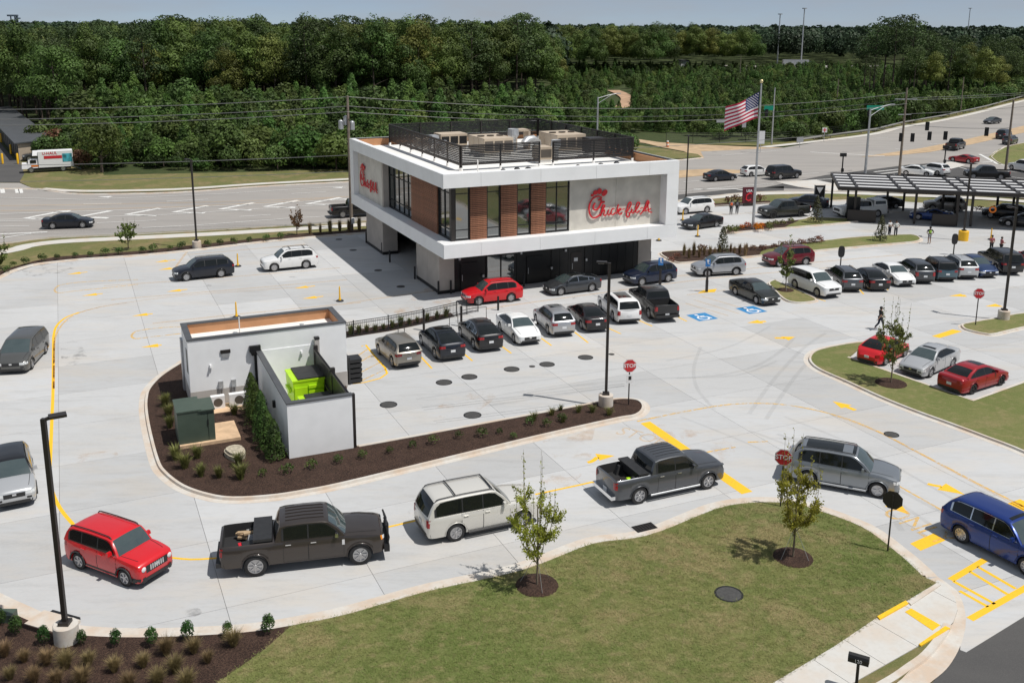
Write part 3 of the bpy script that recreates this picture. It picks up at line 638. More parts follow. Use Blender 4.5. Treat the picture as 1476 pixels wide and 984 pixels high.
def stripe(px, wid, mat, z=.004, name='painted_line', smooth=0, parent=None, world=False):
    P = px if world else GL(px)
    if smooth: P = catmull(P, smooth)
    return strip_mb(offset(P, wid / 2), offset(P, -wid / 2), z, z).build(name, mt[mat], parent)
def arrow(tail, tip, mat, w=.25, hl=1.0, hw=.85, z=.004, name='arrow_marking', parent=None, curve=0.0):
    A, B = G(*tail), G(*tip); d = (B - A); L = d.length; d.normalize(); n = V(-d.y, d.x, 0); C = B - d * hl; m = MB()
    P = [A + d * ((L - hl) * i / 6) + n * curve * math.sin(math.pi / 2 * (1 - i / 6)) for i in range(7)]
    strip_mb(offset(P, w / 2), offset(P, -w / 2), z, z, m=m)
    m.add([V(*(C + n * hw / 2).xy, z), V(*(C - n * hw / 2).xy, z), V(*B.xy, z)], [(0, 1, 2)])
    return m.build(name, mt[mat], parent)
def text_mesh(txt, size, ext, name, mat, parent=None, font_bold=0.0, align='CENTER'):
    cu = bpy.data.curves.new('lettering', 'FONT'); cu.body = txt; cu.size = size; cu.extrude = ext; cu.align_x = align; cu.align_y = 'CENTER'; cu.offset = font_bold; cu.resolution_u = 3
    o = bpy.data.objects.new('lettering', cu); COL.objects.link(o)
    dg = bpy.context.evaluated_depsgraph_get(); me = bpy.data.meshes.new_from_object(o.evaluated_get(dg)); bpy.data.objects.remove(o); bpy.data.curves.remove(cu)
    me.materials.clear(); me.materials.append(mt[mat]); me.name = name
    q = bpy.data.objects.new(name, me); link(q, parent); return q
TH = 0.42717                                   # the building grid, 24.5 degrees
E1 = V(math.cos(TH), math.sin(TH), 0); E2 = V(-math.sin(TH), math.cos(TH), 0)
B0 = V(-5.225, 73.476, 0)
def BL(a, b, z=0.0): return B0 + E1 * a + E2 * b + V(0, 0, z)
# ---- base terrain to the horizon
sheet('ground', [V(-9000, -300, 0), V(9000, -300, 0), V(9000, 15000, 0), V(-9000, 15000, 0)], -.14, mt['soil'])
sheet('verge', [V(-260, 2, 0), V(300, 2, 0), V(300, 118, 0), V(-260, 140, 0)], -.115, mt['verge'])
# ---- arterial road and crossing
RF = [(-160, 276), (-40, 273), (45, 272.5), (78, 276), (120, 280), (250, 277.8), (372, 269.3), (500, 262.5), (620, 255.5), (760, 246), (900, 236), (985, 230.5), (1015, 227.5)]
RN = [(1640, 303), (1476, 285), (1360, 279.5), (1200, 275.6), (1074, 277), (978, 288.6), (900, 296), (700, 307), (528, 318), (476, 321.5), (400, 325.3), (300, 331.5), (162, 338.6), (71, 342.5), (0, 351), (-160, 373)]
RR = [(1010, 218), (1130, 212.5), (1180, 204.3), (1260, 194), (1300, 184), (1360, 174), (1420, 160.5), (1476, 146), (1640, 108)]
road = sheet('road', GL(RF + RR[:1] + RR[1:] + RN), -.06, mt['asphalt'])
sheet('road', GL([(1015, 228), (985, 217.5), (955, 212), (930, 206), (900, 202), (905, 198), (950, 204.5), (1010, 208), (1080, 211), (1130, 212.5)]), -.064, mt['tan'])
sheet('road', GL([(-220, 262), (28, 262), (35, 250), (30, 231), (20, 229), (0, 205), (-10, 195), (-260, 195)]), -.055, mt['newasphalt'])
sheet('road', GL([(-220, 263), (28, 263), (40, 268), (70, 276), (-200, 277)]), -.058, mt['asphalt'])
sheet('road', GL([(1100, 270), (1476, 282), (1640, 300), (1640, 262), (1476, 249), (1440, 245), (1390, 240), (1345, 235), (1310, 237), (1240, 246), (1190, 252)]), -.045, mt['newasphalt'])
sheet('road', GL([(978, 287.5), (1074, 276), (1130, 274), (1130, 268), (1060, 272), (978, 280), (900, 288), (900, 294)]), -.045, mt['newasphalt'])
sheet('traffic_median', GL([(960, 246), (1020, 243.2), (1075, 245), (1085, 248), (1050, 250), (1000, 254), (960, 258), (930, 260), (930, 250)]), -.035, mt['tan'])
sheet('traffic_median', GL([(1240, 226), (1330, 213), (1400, 199), (1476, 181), (1640, 150), (1640, 160), (1476, 191), (1400, 208), (1340, 219), (1290, 224)]), -.035, mt['tan'])
sheet('traffic_island', GL([(1118, 262), (1176, 259), (1200, 264), (1250, 258), (1300, 249), (1335, 239), (1372, 232), (1392, 238), (1360, 246), (1320, 258), (1260, 268), (1200, 276), (1150, 269)]), -.02, mt['walk'])
for pts, w in (([(-100, 281.5), (120, 287.5), (320, 279), (500, 268)], .13), ([(120, 294), (175, 293)], .15), ([(240, 290), (300, 287)], .15), ([(420, 279), (470, 276)], .15), ([(-40, 309.5), (60, 306), (230, 301), (500, 287), (560, 283)], .14), ([(-40, 317), (40, 315.5), (90, 314), (240, 309), (400, 299), (520, 292)], .14), ([(-60, 320), (60, 317)], .14), ([(140, 321), (225, 317)], .14), ([(345, 312), (390, 309)], .14), ([(0, 326), (42, 325)], .14), ([(205, 328), (300, 323), (420, 314), (480, 311)], .14), ([(0, 337), (68, 334)], .35), ([(0, 343), (45, 336)], .2), ([(985, 262), (1090, 254.5), (1180, 249)], .14), ([(975, 276), (1075, 267), (1115, 264.5)], .14), ([(1000, 272.5), (1060, 272), (1072, 274)], .3), ([(1120, 262), (1330, 250)], .2),
               ([(1168, 219), (1260, 224), (1275, 224.5)], .35), ([(1040, 224), (1130, 216)], .14), ([(1262, 199), (1280, 198)], .14), ([(1340, 207), (1365, 208)], .14), ([(1375, 194), (1405, 195.5)], .14), ([(1290, 214), (1310, 217)], .14), ([(1260, 247.5), (1302, 243)], .3), ([(1255, 252), (1298, 247)], .3), ([(1412, 222), (1438, 236), (1476, 244)], .4), ([(1415, 234), (1432, 233)], .3), ([(1372, 237), (1410, 249), (1476, 257)], .14)):
    stripe(pts, w * 1.35, 'white', -.028, 'painted_line', parent=road)
for x, y in ((37, 314), (112, 312.5), (182, 308.8), (251, 305.2), (318, 301), (382, 297.5), (443, 293.5)):   # chevrons in the painted median
    stripe([(x + 48, y - 9), (x, y), (x + 44, y + 1.5)], .75, 'white', -.028, 'chevron_marking', parent=road)
for x, y in ((80, 304), (140, 283.5), (487, 287), (476, 270)): arrow((x + 22, y), (x, y), 'white', .3, 1.6, 1.2, -.027, parent=road)
stripe([(-60, 297), (120, 294.5), (300, 291), (420, 287), (500, 283), (540, 280)], .35, 'yfaint', -.027, 'painted_line', parent=road)
stripe([(-60, 303.5), (60, 303), (250, 298), (420, 290), (480, 285)], .35, 'yfaint', -.027, 'painted_line', parent=road)
for x in (-4, 3, 24, 29): stripe([(x, 272), (x + 1.5, 278)], .5, 'white', -.027, 'stop_bar', parent=road)
# ---- verges, footpaths beside the road
sheet('verge', GL([(-160, 372), (0, 350), (71, 341.5), (162, 337.6), (300, 330.5), (476, 320.5), (528, 317), (640, 309), (640, 335), (526, 339), (460, 344.3), (372, 352.8), (288, 363), (203, 371), (122, 377), (81, 381), (20, 394), (0, 404), (-160, 460)]), -.03, mt['verge'])
sheet('verge', GL([(28, 231), (35, 250), (28, 262), (45, 270), (78, 273.5), (120, 277.5), (250, 275.5), (372, 267), (500, 260), (620, 253), (760, 244), (900, 234), (960, 229.5), (1012, 226.5), (1006, 222), (985, 219), (955, 214), (900, 206), (860, 216), (760, 224), (620, 234), (500, 243), (372, 247.5), (250, 250), (150, 252), (136, 230), (118, 226), (100, 232)]), -.03, mt['verge'])
sheet('verge', GL([(1010, 208), (1130, 210.5), (1180, 202.5), (1260, 192), (1300, 182), (1360, 172), (1420, 158.5), (1476, 144), (1640, 106), (1640, 101), (1476, 138), (1420, 154), (1360, 167.5), (1300, 178), (1260, 188), (1180, 199), (1130, 205), (1050, 206)]), -.03, mt['verge'])
sheet('verge', GL([(1425, 226), (1440, 215), (1476, 205), (1640, 178), (1640, 252), (1476, 240), (1440, 236.5)]), -.02, mt['lawn'])
sheet('verge', GL([(965, 300), (978, 292), (1025, 286.5), (1074, 283.2), (1122, 279.8), (1200, 278.6), (1300, 283), (1360, 285.5), (1476, 293), (1640, 313), (1640, 330), (1476, 307), (1340, 297), (1260, 291), (1180, 293), (1106, 295.5), (1072, 297), (1025, 300), (978, 306)]), -.03, mt['verge'])
for pts, w, nm in (([(60, 271.8), (120, 275), (250, 272.7), (372, 264.8), (500, 258), (620, 251), (760, 242), (900, 232), (960, 227.5)], 1.5, 'sidewalk'), ([(-160, 390), (8, 362), (41, 353.7), (91, 347.6), (177, 343.3), (300, 337.2), (400, 331.4), (443, 328.6), (497, 325.2), (528, 323), (620, 317)], 1.8, 'sidewalk'),
               ([(960, 293.5), (978, 290.6), (1025, 284.3), (1074, 280.3), (1122, 278), (1200, 277.2), (1300, 281), (1360, 283), (1476, 290), (1640, 310)], 2.0, 'sidewalk'), ([(1100, 212), (1180, 203.2), (1260, 193), (1300, 183), (1360, 173), (1420, 159.5), (1476, 145), (1640, 107)], 1.8, 'sidewalk')):
    o = stripe(pts, w, 'walk', -.012, nm, 4); o['kind'] = 'structure'
for pts, sd in ((RF, 1), (RN, 1)): kerb(pts, sd, gut=.3, h=.06, z0=-.05)
kerb([(1425, 226), (1440, 215), (1476, 205), (1640, 178)], -1, gut=.3, h=.06, z0=-.04); kerb([(1425, 226), (1440, 236.5), (1476, 240), (1640, 252)], 1, gut=.3, h=.06, z0=-.04)
sheet('verge', GL([(500, 341), (526, 337.5), (640, 331.5), (800, 322.5), (965, 308), (980, 292), (900, 297), (700, 308), (528, 319)]), -.034, mt['verge'])
if 0: sheet('dirt_track', GL([(874, 150), (888, 147), (903, 138), (907, 145), (898, 157), (888, 160), (892, 153)], 0), -.05, mt['dirt'])
o = stripe([(884, 131), (896, 136), (905, 143), (902, 151), (894, 158), (890, 166)], 4.2, 'dirt', .2, 'dirt_track', 6); o['kind'] = 'structure'
# ---- parking lot of jointed concrete slabs
LOT = [(-240, 520), (-100, 450), (0, 402.6), (20, 392.5), (51, 383), (81, 379), (122, 375), (203, 369.4), (288, 361), (372, 350.8), (460, 342.3), (526, 337.2), (640, 331), (800, 322), (960, 308), (1025, 298.5), (1106, 293.8), (1180, 291), (1260, 288), (1340, 293), (1476, 303), (1640, 322), (1640, 770), (1476, 888), (1392.6, 939.3), (1384, 936), (1386, 905), (1375, 866), (1350, 845), (1306, 812), (1250, 772), (1179, 745), (1105, 735), (1023, 743), (919, 782), (841, 794), (740, 831), (607, 860), (500, 890), (351, 915), (234, 922), (156, 921), (105, 916), (74, 904), (0, 872), (-100, 820), (-300, 748)]
lot = sheet('parking_lot', GL(LOT), -.03, mt['joint'])
def slabs(poly, parent, sp, th, org, gap=.016, mat='slab', z=0.0, name='slab'):
    me = MB().prism(poly, 0, 0, sides=False).mesh('tmp', mt[mat]); bm = bmesh.new(); bm.from_mesh(me); bpy.data.meshes.remove(me)
    e1, e2 = V(math.cos(th), math.sin(th), 0), V(-math.sin(th), math.cos(th), 0)
    rngs = []
    for e, s in ((e1, sp[0]), (e2, sp[1])):
        ds = [(v.co - org).dot(e) for v in bm.verts]; ks = range(math.ceil(min(ds) / s), math.floor(max(ds) / s) + 1); rngs.append((e, [k * s for k in ks]))
    for e, ks in rngs:
        for d in ks:
            for q in (-gap / 2, gap / 2):
                bmesh.ops.bisect_plane(bm, geom=bm.verts[:] + bm.edges[:] + bm.faces[:], plane_co=org + e * (d + q), plane_no=e)
    dead = [f for f in bm.faces if any(min(abs((f.calc_center_median() - org).dot(e) - d) for d in ks) < gap * .49 for e, ks in rngs if ks)]
    bmesh.ops.delete(bm, geom=dead, context='FACES')
    seen = set(); n = 0
    for f in bm.faces:
        if f in seen: continue
        st = [f]; seen.add(f); isl = []
        while st:
            x = st.pop(); isl.append(x)
            for ed in x.edges:
                for y in ed.link_faces:
                    if y not in seen: seen.add(y); st.append(y)
        if sum(x.calc_area() for x in isl) < .15: continue
        m = MB(); idx = {}
        for x in isl:
            for v in x.verts: idx.setdefault(v, len(idx))
        vs = [None] * len(idx)
        for v, i in idx.items(): vs[i] = V(v.co.x, v.co.y, z)
        m.add(vs, [[idx[v] for v in x.verts] if x.normal.z > 0 else [idx[v] for v in x.verts][::-1] for x in isl])
        be = [ed for x in isl for ed in x.edges if sum(1 for y in ed.link_faces) == 1]
        for ed in be:
            a, b = ed.verts[0].co, ed.verts[1].co
            m.add([V(a.x, a.y, z), V(b.x, b.y, z), V(b.x, b.y, z - .025), V(a.x, a.y, z - .025)], [(0, 1, 2, 3)])
        m.build(name, mt[mat], parent); n += 1
    bm.free(); return n
slabs(GL(LOT), lot, (5.6, 5.2), TH, BL(.6, -3.9))
# bottom corner: public road, sidewalk, ramp
sheet('road', GL([(1392.6, 938.3), (1476, 887), (1640, 768), (1640, 1300), (1150, 1300), (1310, 1020), (1368, 956), (1386, 928)]), -.012, mt['newasphalt'])
LB = [(-300, 734), (-100, 803), (0, 853.7), (74, 887), (105, 898.6), (156, 903.7), (234, 904.5), (351, 898.6), (429, 887), (500, 872), (607, 842), (740, 812.7), (841, 775.6), (919, 764), (990, 737), (1023, 725), (1060, 718), (1105, 716), (1145, 719), (1179, 727), (1257, 756), (1312, 795), (1340, 819), (1352, 831)]
inner = kerb(LB, -1, gut=.5, h=.10, w=.17)
ob = catmull(GL([(1352, 831), (1368, 842), (1383, 856), (1392, 888), (1387, 923), (1368, 959), (1340, 984), (1300, 1015), (1250, 1050)]), 5)
o = strip_mb(ob, offset(ob, -1.05), .004, .012).build('gutter', mt['kerb']); o['kind'] = 'structure'
c2 = kerb([(1372, 904), (1362, 921), (1340, 948), (1316, 966), (1290, 984), (1240, 1012)], -1, gut=0, h=.10, w=.28)
def inpoly(x, y, poly):
    c = False
    for i in range(len(poly)):
        a, b = poly[i], poly[i - 1]
        if (a.y > y) != (b.y > y) and x < (b.x - a.x) * (y - a.y) / (b.y - a.y) + a.x: c = not c
    return c
lawnP = inner + GL([(1350, 842), (1310, 866), (1264, 892), (1200, 935), (1118, 984), (960, 1085), (700, 1260), (300, 1260), (-60, 1100), (-300, 980)])
lawn = sheet('lawn', lawnP, .085, mt['lawn'], thick=.15)
sw = [(1352, 838), (1366, 848), (1376, 862), (1380, 880), (1374, 898), (1362, 910), (1322, 934), (1225, 989), (1060, 1090), (940, 1085), (1118, 984), (1200, 935), (1264, 892), (1312, 864)]
walk = sheet('sidewalk', GL(sw), .055, mt['joint'], thick=.1)
slabs(GL(sw), walk, (1.8, 40), math.atan2(*(G(1322, 934) - G(1225, 989)).yx), G(1322, 934), .02, 'walk', .075, 'slab')
sheet('verge', GL([(1366, 912), (1360, 922), (1338, 948), (1314, 966), (1290, 986), (1180, 1040), (1080, 1090), (1225, 990), (1322, 935)]), .08, mt['verge'], thick=.12)
def quadpx(name, px, z, mat, thick=.0, parent=None): return MB().prism(GL(px), z - thick, z, sides=thick > 0).build(name, mt[mat], parent)
quadpx('tactile_strip', [(1304, 884), (1313, 879), (1355, 903), (1344, 911)], .086, 'ysolid', .02, walk)
for q in ([(1264, 892), (1305, 869), (1309, 873), (1268, 896)], [(1324, 932), (1362, 906), (1369, 909), (1327, 934.5)]): quadpx('ramp_flare', q, .13, 'ysolid', .1, walk)
o = quadpx('kerb', [(1309, 871), (1350, 843), (1356, 846), (1313, 875)], .12, 'kerb', .12); o['kind'] = 'structure'
for k in range(9):
    a, b = G(430 + k * 105, 1000 - k * 8), G(560 + k * 85, 800 - k * 6)
    for q in range(2):
        f0, f1 = (.0, .42) if q == 0 else (.5, .95); u, w_ = a.lerp(b, f0 + .05 * (k % 3)), a.lerp(b, f1); 
        m_ = V((-1) ** q * .6, 0, 0)
        if not all(inpoly((u + m_).lerp(w_ + m_, x_ / 8).x, (u + m_).lerp(w_ + m_, x_ / 8).y, lawnP) for x_ in range(9)): continue
        tag(stripe([u + m_, w_ + m_], .035, 'seam', .088, 'sod_seam', world=True), kind='structure')
# mulch bed lower left
sheet('mulch_bed', inner[:32] + GL([(421, 903), (405, 918), (380, 940), (318, 984), (250, 1040), (100, 1100), (-300, 985)]), .098, mt['mulch'])
# trash-yard island
IS = [(270, 510), (255.8, 521.9), (232, 537), (216.8, 549), (205, 563), (201, 575), (200, 592), (204, 622), (214.7, 666.4), (226, 686), (253.7, 707), (292.7, 720.5), (331.8, 725.7), (390, 722.5), (440, 715), (500, 703), (646, 667.5), (763, 638.7), (850, 618.5), (900, 607.5), (919, 604.5), (931, 599), (937, 591), (935, 582.5), (925, 576), (905, 573), (881.5, 574), (840, 581.5), (805, 588), (740, 600), (640, 618.5), (561, 633), (514, 641.5)]
i2 = kerb(IS, 1, gut=.30, h=.13, w=.17)
sheet('mulch_bed', i2 + GL([(509, 641), (500, 560), (470, 480), (300, 495)]), .10, mt['mulch'])
# right island with the three parked cars
R1 = [(1640, 735), (1476, 658), (1416, 634), (1365.6, 615), (1314.7, 596.4), (1264, 576), (1213, 552.4), (1176, 536), (1162, 526), (1158, 517), (1164, 507.5), (1179, 501.6), (1213, 494.8), (1257, 489.5)]
r1 = kerb(R1, -1, gut=.32, h=.12)
sheet('lawn', r1 + GL([(1240, 502), (1223.5, 516), (1402, 578), (1476, 551), (1640, 500)]), .09, mt['lawn'], thick=.13)
o = stripe([(1640, 501), (1476, 552), (1402, 579), (1312, 547.5), (1222, 516)], .2, 'kerb', .1, 'kerb'); o['kind'] = 'structure'
# right median
R2 = [(1640, 432), (1476, 450.5), (1437, 457.5), (1405, 463), (1386, 466.5), (1380.5, 470), (1388.6, 476.8), (1415, 483), (1437, 484.5), (1476, 475.5), (1640, 440)]
r2 = kerb(R2, 1, gut=.2, h=.12); sheet('lawn', r2, .10, mt['lawn'])
R3 = [(1104.7, 408.9), (1113, 419), (1122.6, 429), (1130, 434), (1138.9, 437), (1155, 438.5), (1172, 437), (1180, 434.5), (1176, 430), (1155, 420), (1127.5, 408), (1116, 404)]
r3 = kerb(R3, 1, True, gut=.12, h=.12); sheet('lawn', r3, .10, mt['lawn'])
R4 = [(958, 374), (975.4, 380.4), (996, 380), (1040, 375.8), (1095, 370.7), (1130, 367.5), (1168, 364), (1240, 357.4), (1300, 352.2), (1322, 350), (1331, 346.5), (1325, 341), (1308, 338.4), (1270, 340), (1220, 343.2), (1187, 347), (1150, 350.5), (1096, 355.5), (1051, 358.5), (1000, 361), (950, 364)]
r4 = kerb(R4, 1, True, gut=.2, h=.13); sheet('lawn', r4, .10, mt['lawn'])
sheet('mulch_bed', GL([(961, 373), (976, 379), (996, 378.8), (1040, 374.6), (1094, 369.5), (1098, 363), (1115, 358.5), (1150, 353.5), (1190, 349.5), (1187, 347.6), (1150, 351.2), (1096, 356.4), (1051, 359.3), (1000, 362), (952, 365)]), .115, mt['mulch'])
R5 = [(1051, 329), (1043, 333), (1047.8, 337.2), (1090, 334), (1155, 328.3), (1200, 324.6), (1230, 321.5), (1252, 319.2), (1249, 317), (1206, 314.8), (1180, 314), (1165, 313.2), (1152, 317), (1115, 320.5), (1086.8, 323.6)]
r5 = kerb(R5, 1, True, gut=.2, h=.13); sheet('lawn', r5, .10, mt['lawn'])
sheet('mulch_bed', GL([(1052, 330), (1046, 333), (1049, 336.2), (1090, 333), (1130, 329.6), (1138, 325), (1150, 320), (1152, 318), (1115, 321.5), (1087, 324.6)]), .115, mt['mulch'])
# bed along the road, and its kerb
kb = [(-160, 470), (-100, 448), (0, 402.6), (20, 392.5), (51, 383), (81, 379), (122, 375), (203, 369.4), (288, 361), (372, 350.8), (460, 342.3), (526, 337.2), (640, 331)]
kk = kerb(kb, 1, gut=.3, h=.11)
sheet('mulch_bed', kk + GL([(640, 325.5), (508, 332.3), (460, 335.5), (421, 338.6), (400, 342.5), (372, 344.5), (288, 353), (203, 362.5), (122, 368.3), (81, 371), (50, 377), (0, 391), (-100, 432), (-160, 450)]), .07, mt['mulch'])
kerb([(978, 305), (1025, 298.7), (1072, 296.2), (1106, 294), (1180, 291), (1260, 288)], 1, gut=.2, h=.1)
sheet('mulch_bed', GL([(985, 304), (1025, 298.3), (1072, 295.8), (1110, 293.5), (1110, 290), (1072, 291.5), (1030, 294)]), .07, mt['mulch'])
# ---- painted markings on the lot
def yl(px, w=.13, mat='yellow', sm=0, nm='yellow_line'): return stripe(px, w, mat, .004, nm, sm, lot)
yl([(114, 450), (95, 457.5), (82, 469), (77.5, 483), (77, 500), (76.5, 560), (75, 600), (73, 650), (71.5, 690), (78, 715), (90, 737), (107, 757)], .17, sm=4)
yl([(183, 436), (142, 443), (110, 452.5), (94, 463), (84, 476), (79, 490), (78, 512), (77.5, 560)], .12, 'yfade', 4)
yl([(430, 414), (330, 421), (244, 428), (183, 436), (142, 443), (114, 450)], .14, 'yfaint', 4)
yl([(107, 757), (150, 785), (245, 803), (310, 804), (440, 787), (560, 759), (612, 747), (740, 719), (860, 693), (925, 676)], .13, sm=4)
yl([(918, 607), (992, 592), (1060, 582), (1130, 583), (1200, 597), (1260, 619), (1330, 655), (1420, 702), (1500, 742)], .15, 'yfade', 5)
yl([(1200, 598), (1262, 621), (1335, 659), (1425, 707), (1500, 747)], .10, 'yfaint', 5)
yl([(930, 608.5), (1077, 710)], .62, nm='stop_bar')
for q in ([(1311.8, 783), (1345.8, 768), (1362.7, 778.4), (1327, 793.3)], [(1443, 728.5), (1470, 719), (1500, 731), (1472, 741)], [(1343, 484.5), (1373, 474.5), (1387, 477.5), (1355, 487)]): quadpx('stop_bar', q, .004, 'yellow', parent=lot)
yl([(1060, 644), (1015, 652)], .13, 'yfade'); yl([(1078, 637), (1107, 636)], .13, 'yfade'); yl([(1290, 697), (1363, 738)], .13, 'yfade'); 
arrow((843, 660), (886, 656.5), 'yellow', .24, .9, .8, parent=lot, curve=-.5)
arrow((1233, 591), (1200, 578), 'yellow', .3, 1.0, .9, parent=lot); arrow((1121, 489), (1146, 485.5), 'yellow', .3, .9, .9, parent=lot, curve=.3); arrow((1104, 463), (1077, 465.2), 'yellow', .3, 1.1, .9, parent=lot); arrow((1340, 695), (1391, 712.5), 'yellow', .24, 1.1, .95, parent=lot, curve=-.2); arrow((1280, 723), (1310, 741), 'yellow', .3, 1.0, .9, parent=lot)
arrow((1392, 425.5), (1368, 426.5), 'yellow', .3, 1.3, .9, parent=lot); arrow((1440, 440), (1420, 441.5), 'yellow', .3, 1.3, .9, parent=lot)
for x, y in ((96, 395.5), (118, 426.5), (190, 455.5), (203, 500.5), (240, 420.5), (228, 389), (223, 378), (424, 415.5), (436, 430.5)): arrow((x + 30, y - 3.5), (x, y), 'yellow', .2, 1.1, .75, parent=lot)
for x, y, L in ((79, 418, 120), (190, 484, 110)):
    yl([(x + L, y - 15), (x + 45, y - 12), (x + 12, y - 8), (x + 2, y - 4), (x, y + 1), (x + 6, y + 4), (x + 24, y + 2), (x + L, y - 8)], .16, 'yfade', 4)
for p in ([(150, 412), (320, 400), (490, 386)], [(160, 432), (330, 418), (500, 403)], [(270, 478), (380, 464), (490, 450)], [(220, 466), (350, 452), (520, 436)], [(260, 368), (330, 362), (440, 352)], [(700, 445), (800, 431), (890, 419), (1000, 404), (1100, 394), (1230, 383)], [(500, 437), (560, 428), (640, 417)], [(975, 398), (1100, 385), (1300, 367)], [(1000, 312), (1120, 305)], [(270, 362), (250, 392), (262, 405)]): yl(p, .22, 'yfaint', 3)
for x0, y0, x1, y1 in ((601, 508, 622.5, 531), (656, 499, 681, 520), (707, 487, 737, 509), (763, 475, 795, 498), (825, 476, 848, 494), (866, 468, 895, 481), (906, 455, 940, 470), (968, 452, 990, 463), (1160, 424, 1190, 434), (1224, 400, 1245, 424), (1262, 400, 1280, 418), (1330, 388, 1350, 405)): yl([(x0, y0), (x1, y1)], .12)
yl([(521, 499), (527, 497), (540, 513), (555, 530), (558, 538), (548, 545), (525, 551), (508, 553)], .14)
for p in ([(510, 527), (537, 511)], [(513, 540), (548, 522)], [(512, 515), (530, 503)], [(520, 549), (556, 532)]): yl(p, .12, 'yfade')
for p in ([(988, 437), (1050, 455)], [(1000, 432), (1066, 452)], [(1012, 427), (1080, 447)], [(990, 425), (1045, 418)], [(1000, 418), (1035, 417)]): yl(p, .16, 'yfaint')
quadpx('painted_kerb', [(1006, 422.5), (1012, 419), (1033, 416.5), (1030, 421)], .02, 'ysolid', .02, lot)
for q in ([(1370.5, 835.5), (1420, 806)], [(1398, 892), (1476, 848), (1520, 822)]): yl(q, .28)
for q in ([(1374, 837), (1434, 870)], [(1383, 851), (1424, 874)], [(1398, 823), (1452, 856)], [(1409, 816), (1464, 848)]): yl(q, .16)
t = text_mesh('ONLY', 1.5, 0, 'pavement_lettering', 'yfade', lot); t.location = G(1322, 757, .005); t.rotation_euler = (0, 0, R(-62)); t.scale = (.8, 1.2, 1)
t = text_mesh('STOP', 1.3, 0, 'pavement_lettering', 'yfaint', lot); t.location = G(925, 629, .005); t.rotation_euler = (0, 0, R(-35)); t.scale = (.9, 1.2, 1)
# accessible bays
for x, y in ((1012, 456.5), (1083, 446.5)):
    bay = MB(); c = G(x, y, .004); rz = TH
    def loc(u, v): return c + E1 * u + E2 * v
    o = MB().prism([loc(-.85, -.85), loc(.85, -.85), loc(.85, .85), loc(-.85, .85)], 0, .004, sides=False).build('accessible_symbol', mt['blue'], lot)
    w = MB(); ring = [loc(-.05 + .42 * math.cos(R(a)), -.25 + .42 * math.sin(R(a))) for a in range(100, 371, 15)]
    strip_mb(offset(ring, .07), offset(ring, -.07), .007, .007, m=w)
    for p in ([(-.15, .35), (-.1, -.1), (.35, -.1), (.5, -.55)], [(-.12, .15), (.3, .15)]):
        q = [loc(*a) for a in p]; strip_mb(offset(q, .08), offset(q, -.08), .008, .008, m=w)
    w.prism([loc(-.15 + .14 * math.cos(k), .55 + .14 * math.sin(k)) for k in [i * .785 for i in range(8)]], 0, .007, sides=False)
    w.build('wheelchair_mark', mt['wsolid'], o)
# tyre marks, stains
for px, w in (([(1080, 596), (1105, 560), (1130, 530), (1160, 500), (1190, 480)], .25), ([(1104, 604), (1128, 568), (1150, 538), (1178, 508)], .25), ([(976, 545), (1040, 540), (1090, 527), (1125, 506), (1145, 486)], .25), ([(1030, 590), (1005, 560), (1000, 530), (1010, 500)], .22), ([(760, 566), (860, 552), (960, 545), (1060, 541), (1120, 520)], .22), ([(700, 585), (800, 570), (900, 556)], .22), ([(1120, 625), (1200, 655), (1300, 708), (1400, 760)], .25), ([(1080, 620), (1200, 668), (1300, 728), (1350, 762)], .22), ([(1250, 690), (1290, 750), (1300, 765)], .3), ([(1130, 600), (1240, 645), (1340, 700), (1420, 745)], .2), ([(980, 600), (1080, 640), (1180, 690)], .18), ([(1110, 470), (1050, 500), (960, 520)], .2), ([(600, 575), (700, 560), (900, 530)], .18)):
    o = stripe(px, w, 'tyremark', .0025, 'tyre_mark', 5); tag(o, kind='structure')
for px, mat in (([(620, 600), (640, 580), (690, 560), (720, 562), (700, 585), (660, 605)], 'clay'), ([(100, 660), (150, 650), (170, 655), (140, 680)], 'clay'), ([(545, 470), (640, 400), (660, 425), (600, 470)], 'clay'), ([(780, 690), (830, 655), (860, 660), (800, 715)], 'clay'), ([(88, 500), (110, 492), (125, 515), (95, 528)], 'oil'), ([(262, 882), (285, 876), (290, 884), (270, 890)], 'oil'), ([(780, 610), (850, 600), (850, 640), (800, 660)], 'clay'), ([(40, 380), (110, 378), (100, 390), (40, 398)], 'oil'), ([(940, 620), (1000, 610), (1060, 650), (1000, 690)], 'clay')):
    tag(sheet('stain', [p for p in catmull(GL(px), 4, True)], .0018, mt[mat + 'st']), kind='structure')
random.seed(9)
for x, y in ((588, 522), (640, 512), (690, 500), (735, 492), (790, 478), (838, 470), (885, 460), (1020, 440), (1070, 432), (1165, 425), (1210, 416), (1250, 412), (1290, 405), (1330, 402), (330, 772), (470, 760), (720, 745), (880, 705), (1010, 412), (830, 430), (720, 444), (300, 412), (420, 400), (1340, 520), (600, 735), (200, 790)):
    c = G(x, y); r = random.uniform(.25, .6); tag(sheet('oil_drip', [c + V(r * random.uniform(.6, 1.2) * math.cos(a * .6283), r * random.uniform(.6, 1.2) * math.sin(a * .6283), 0) for a in range(10)], .0022, mt['oilst']), kind='structure')
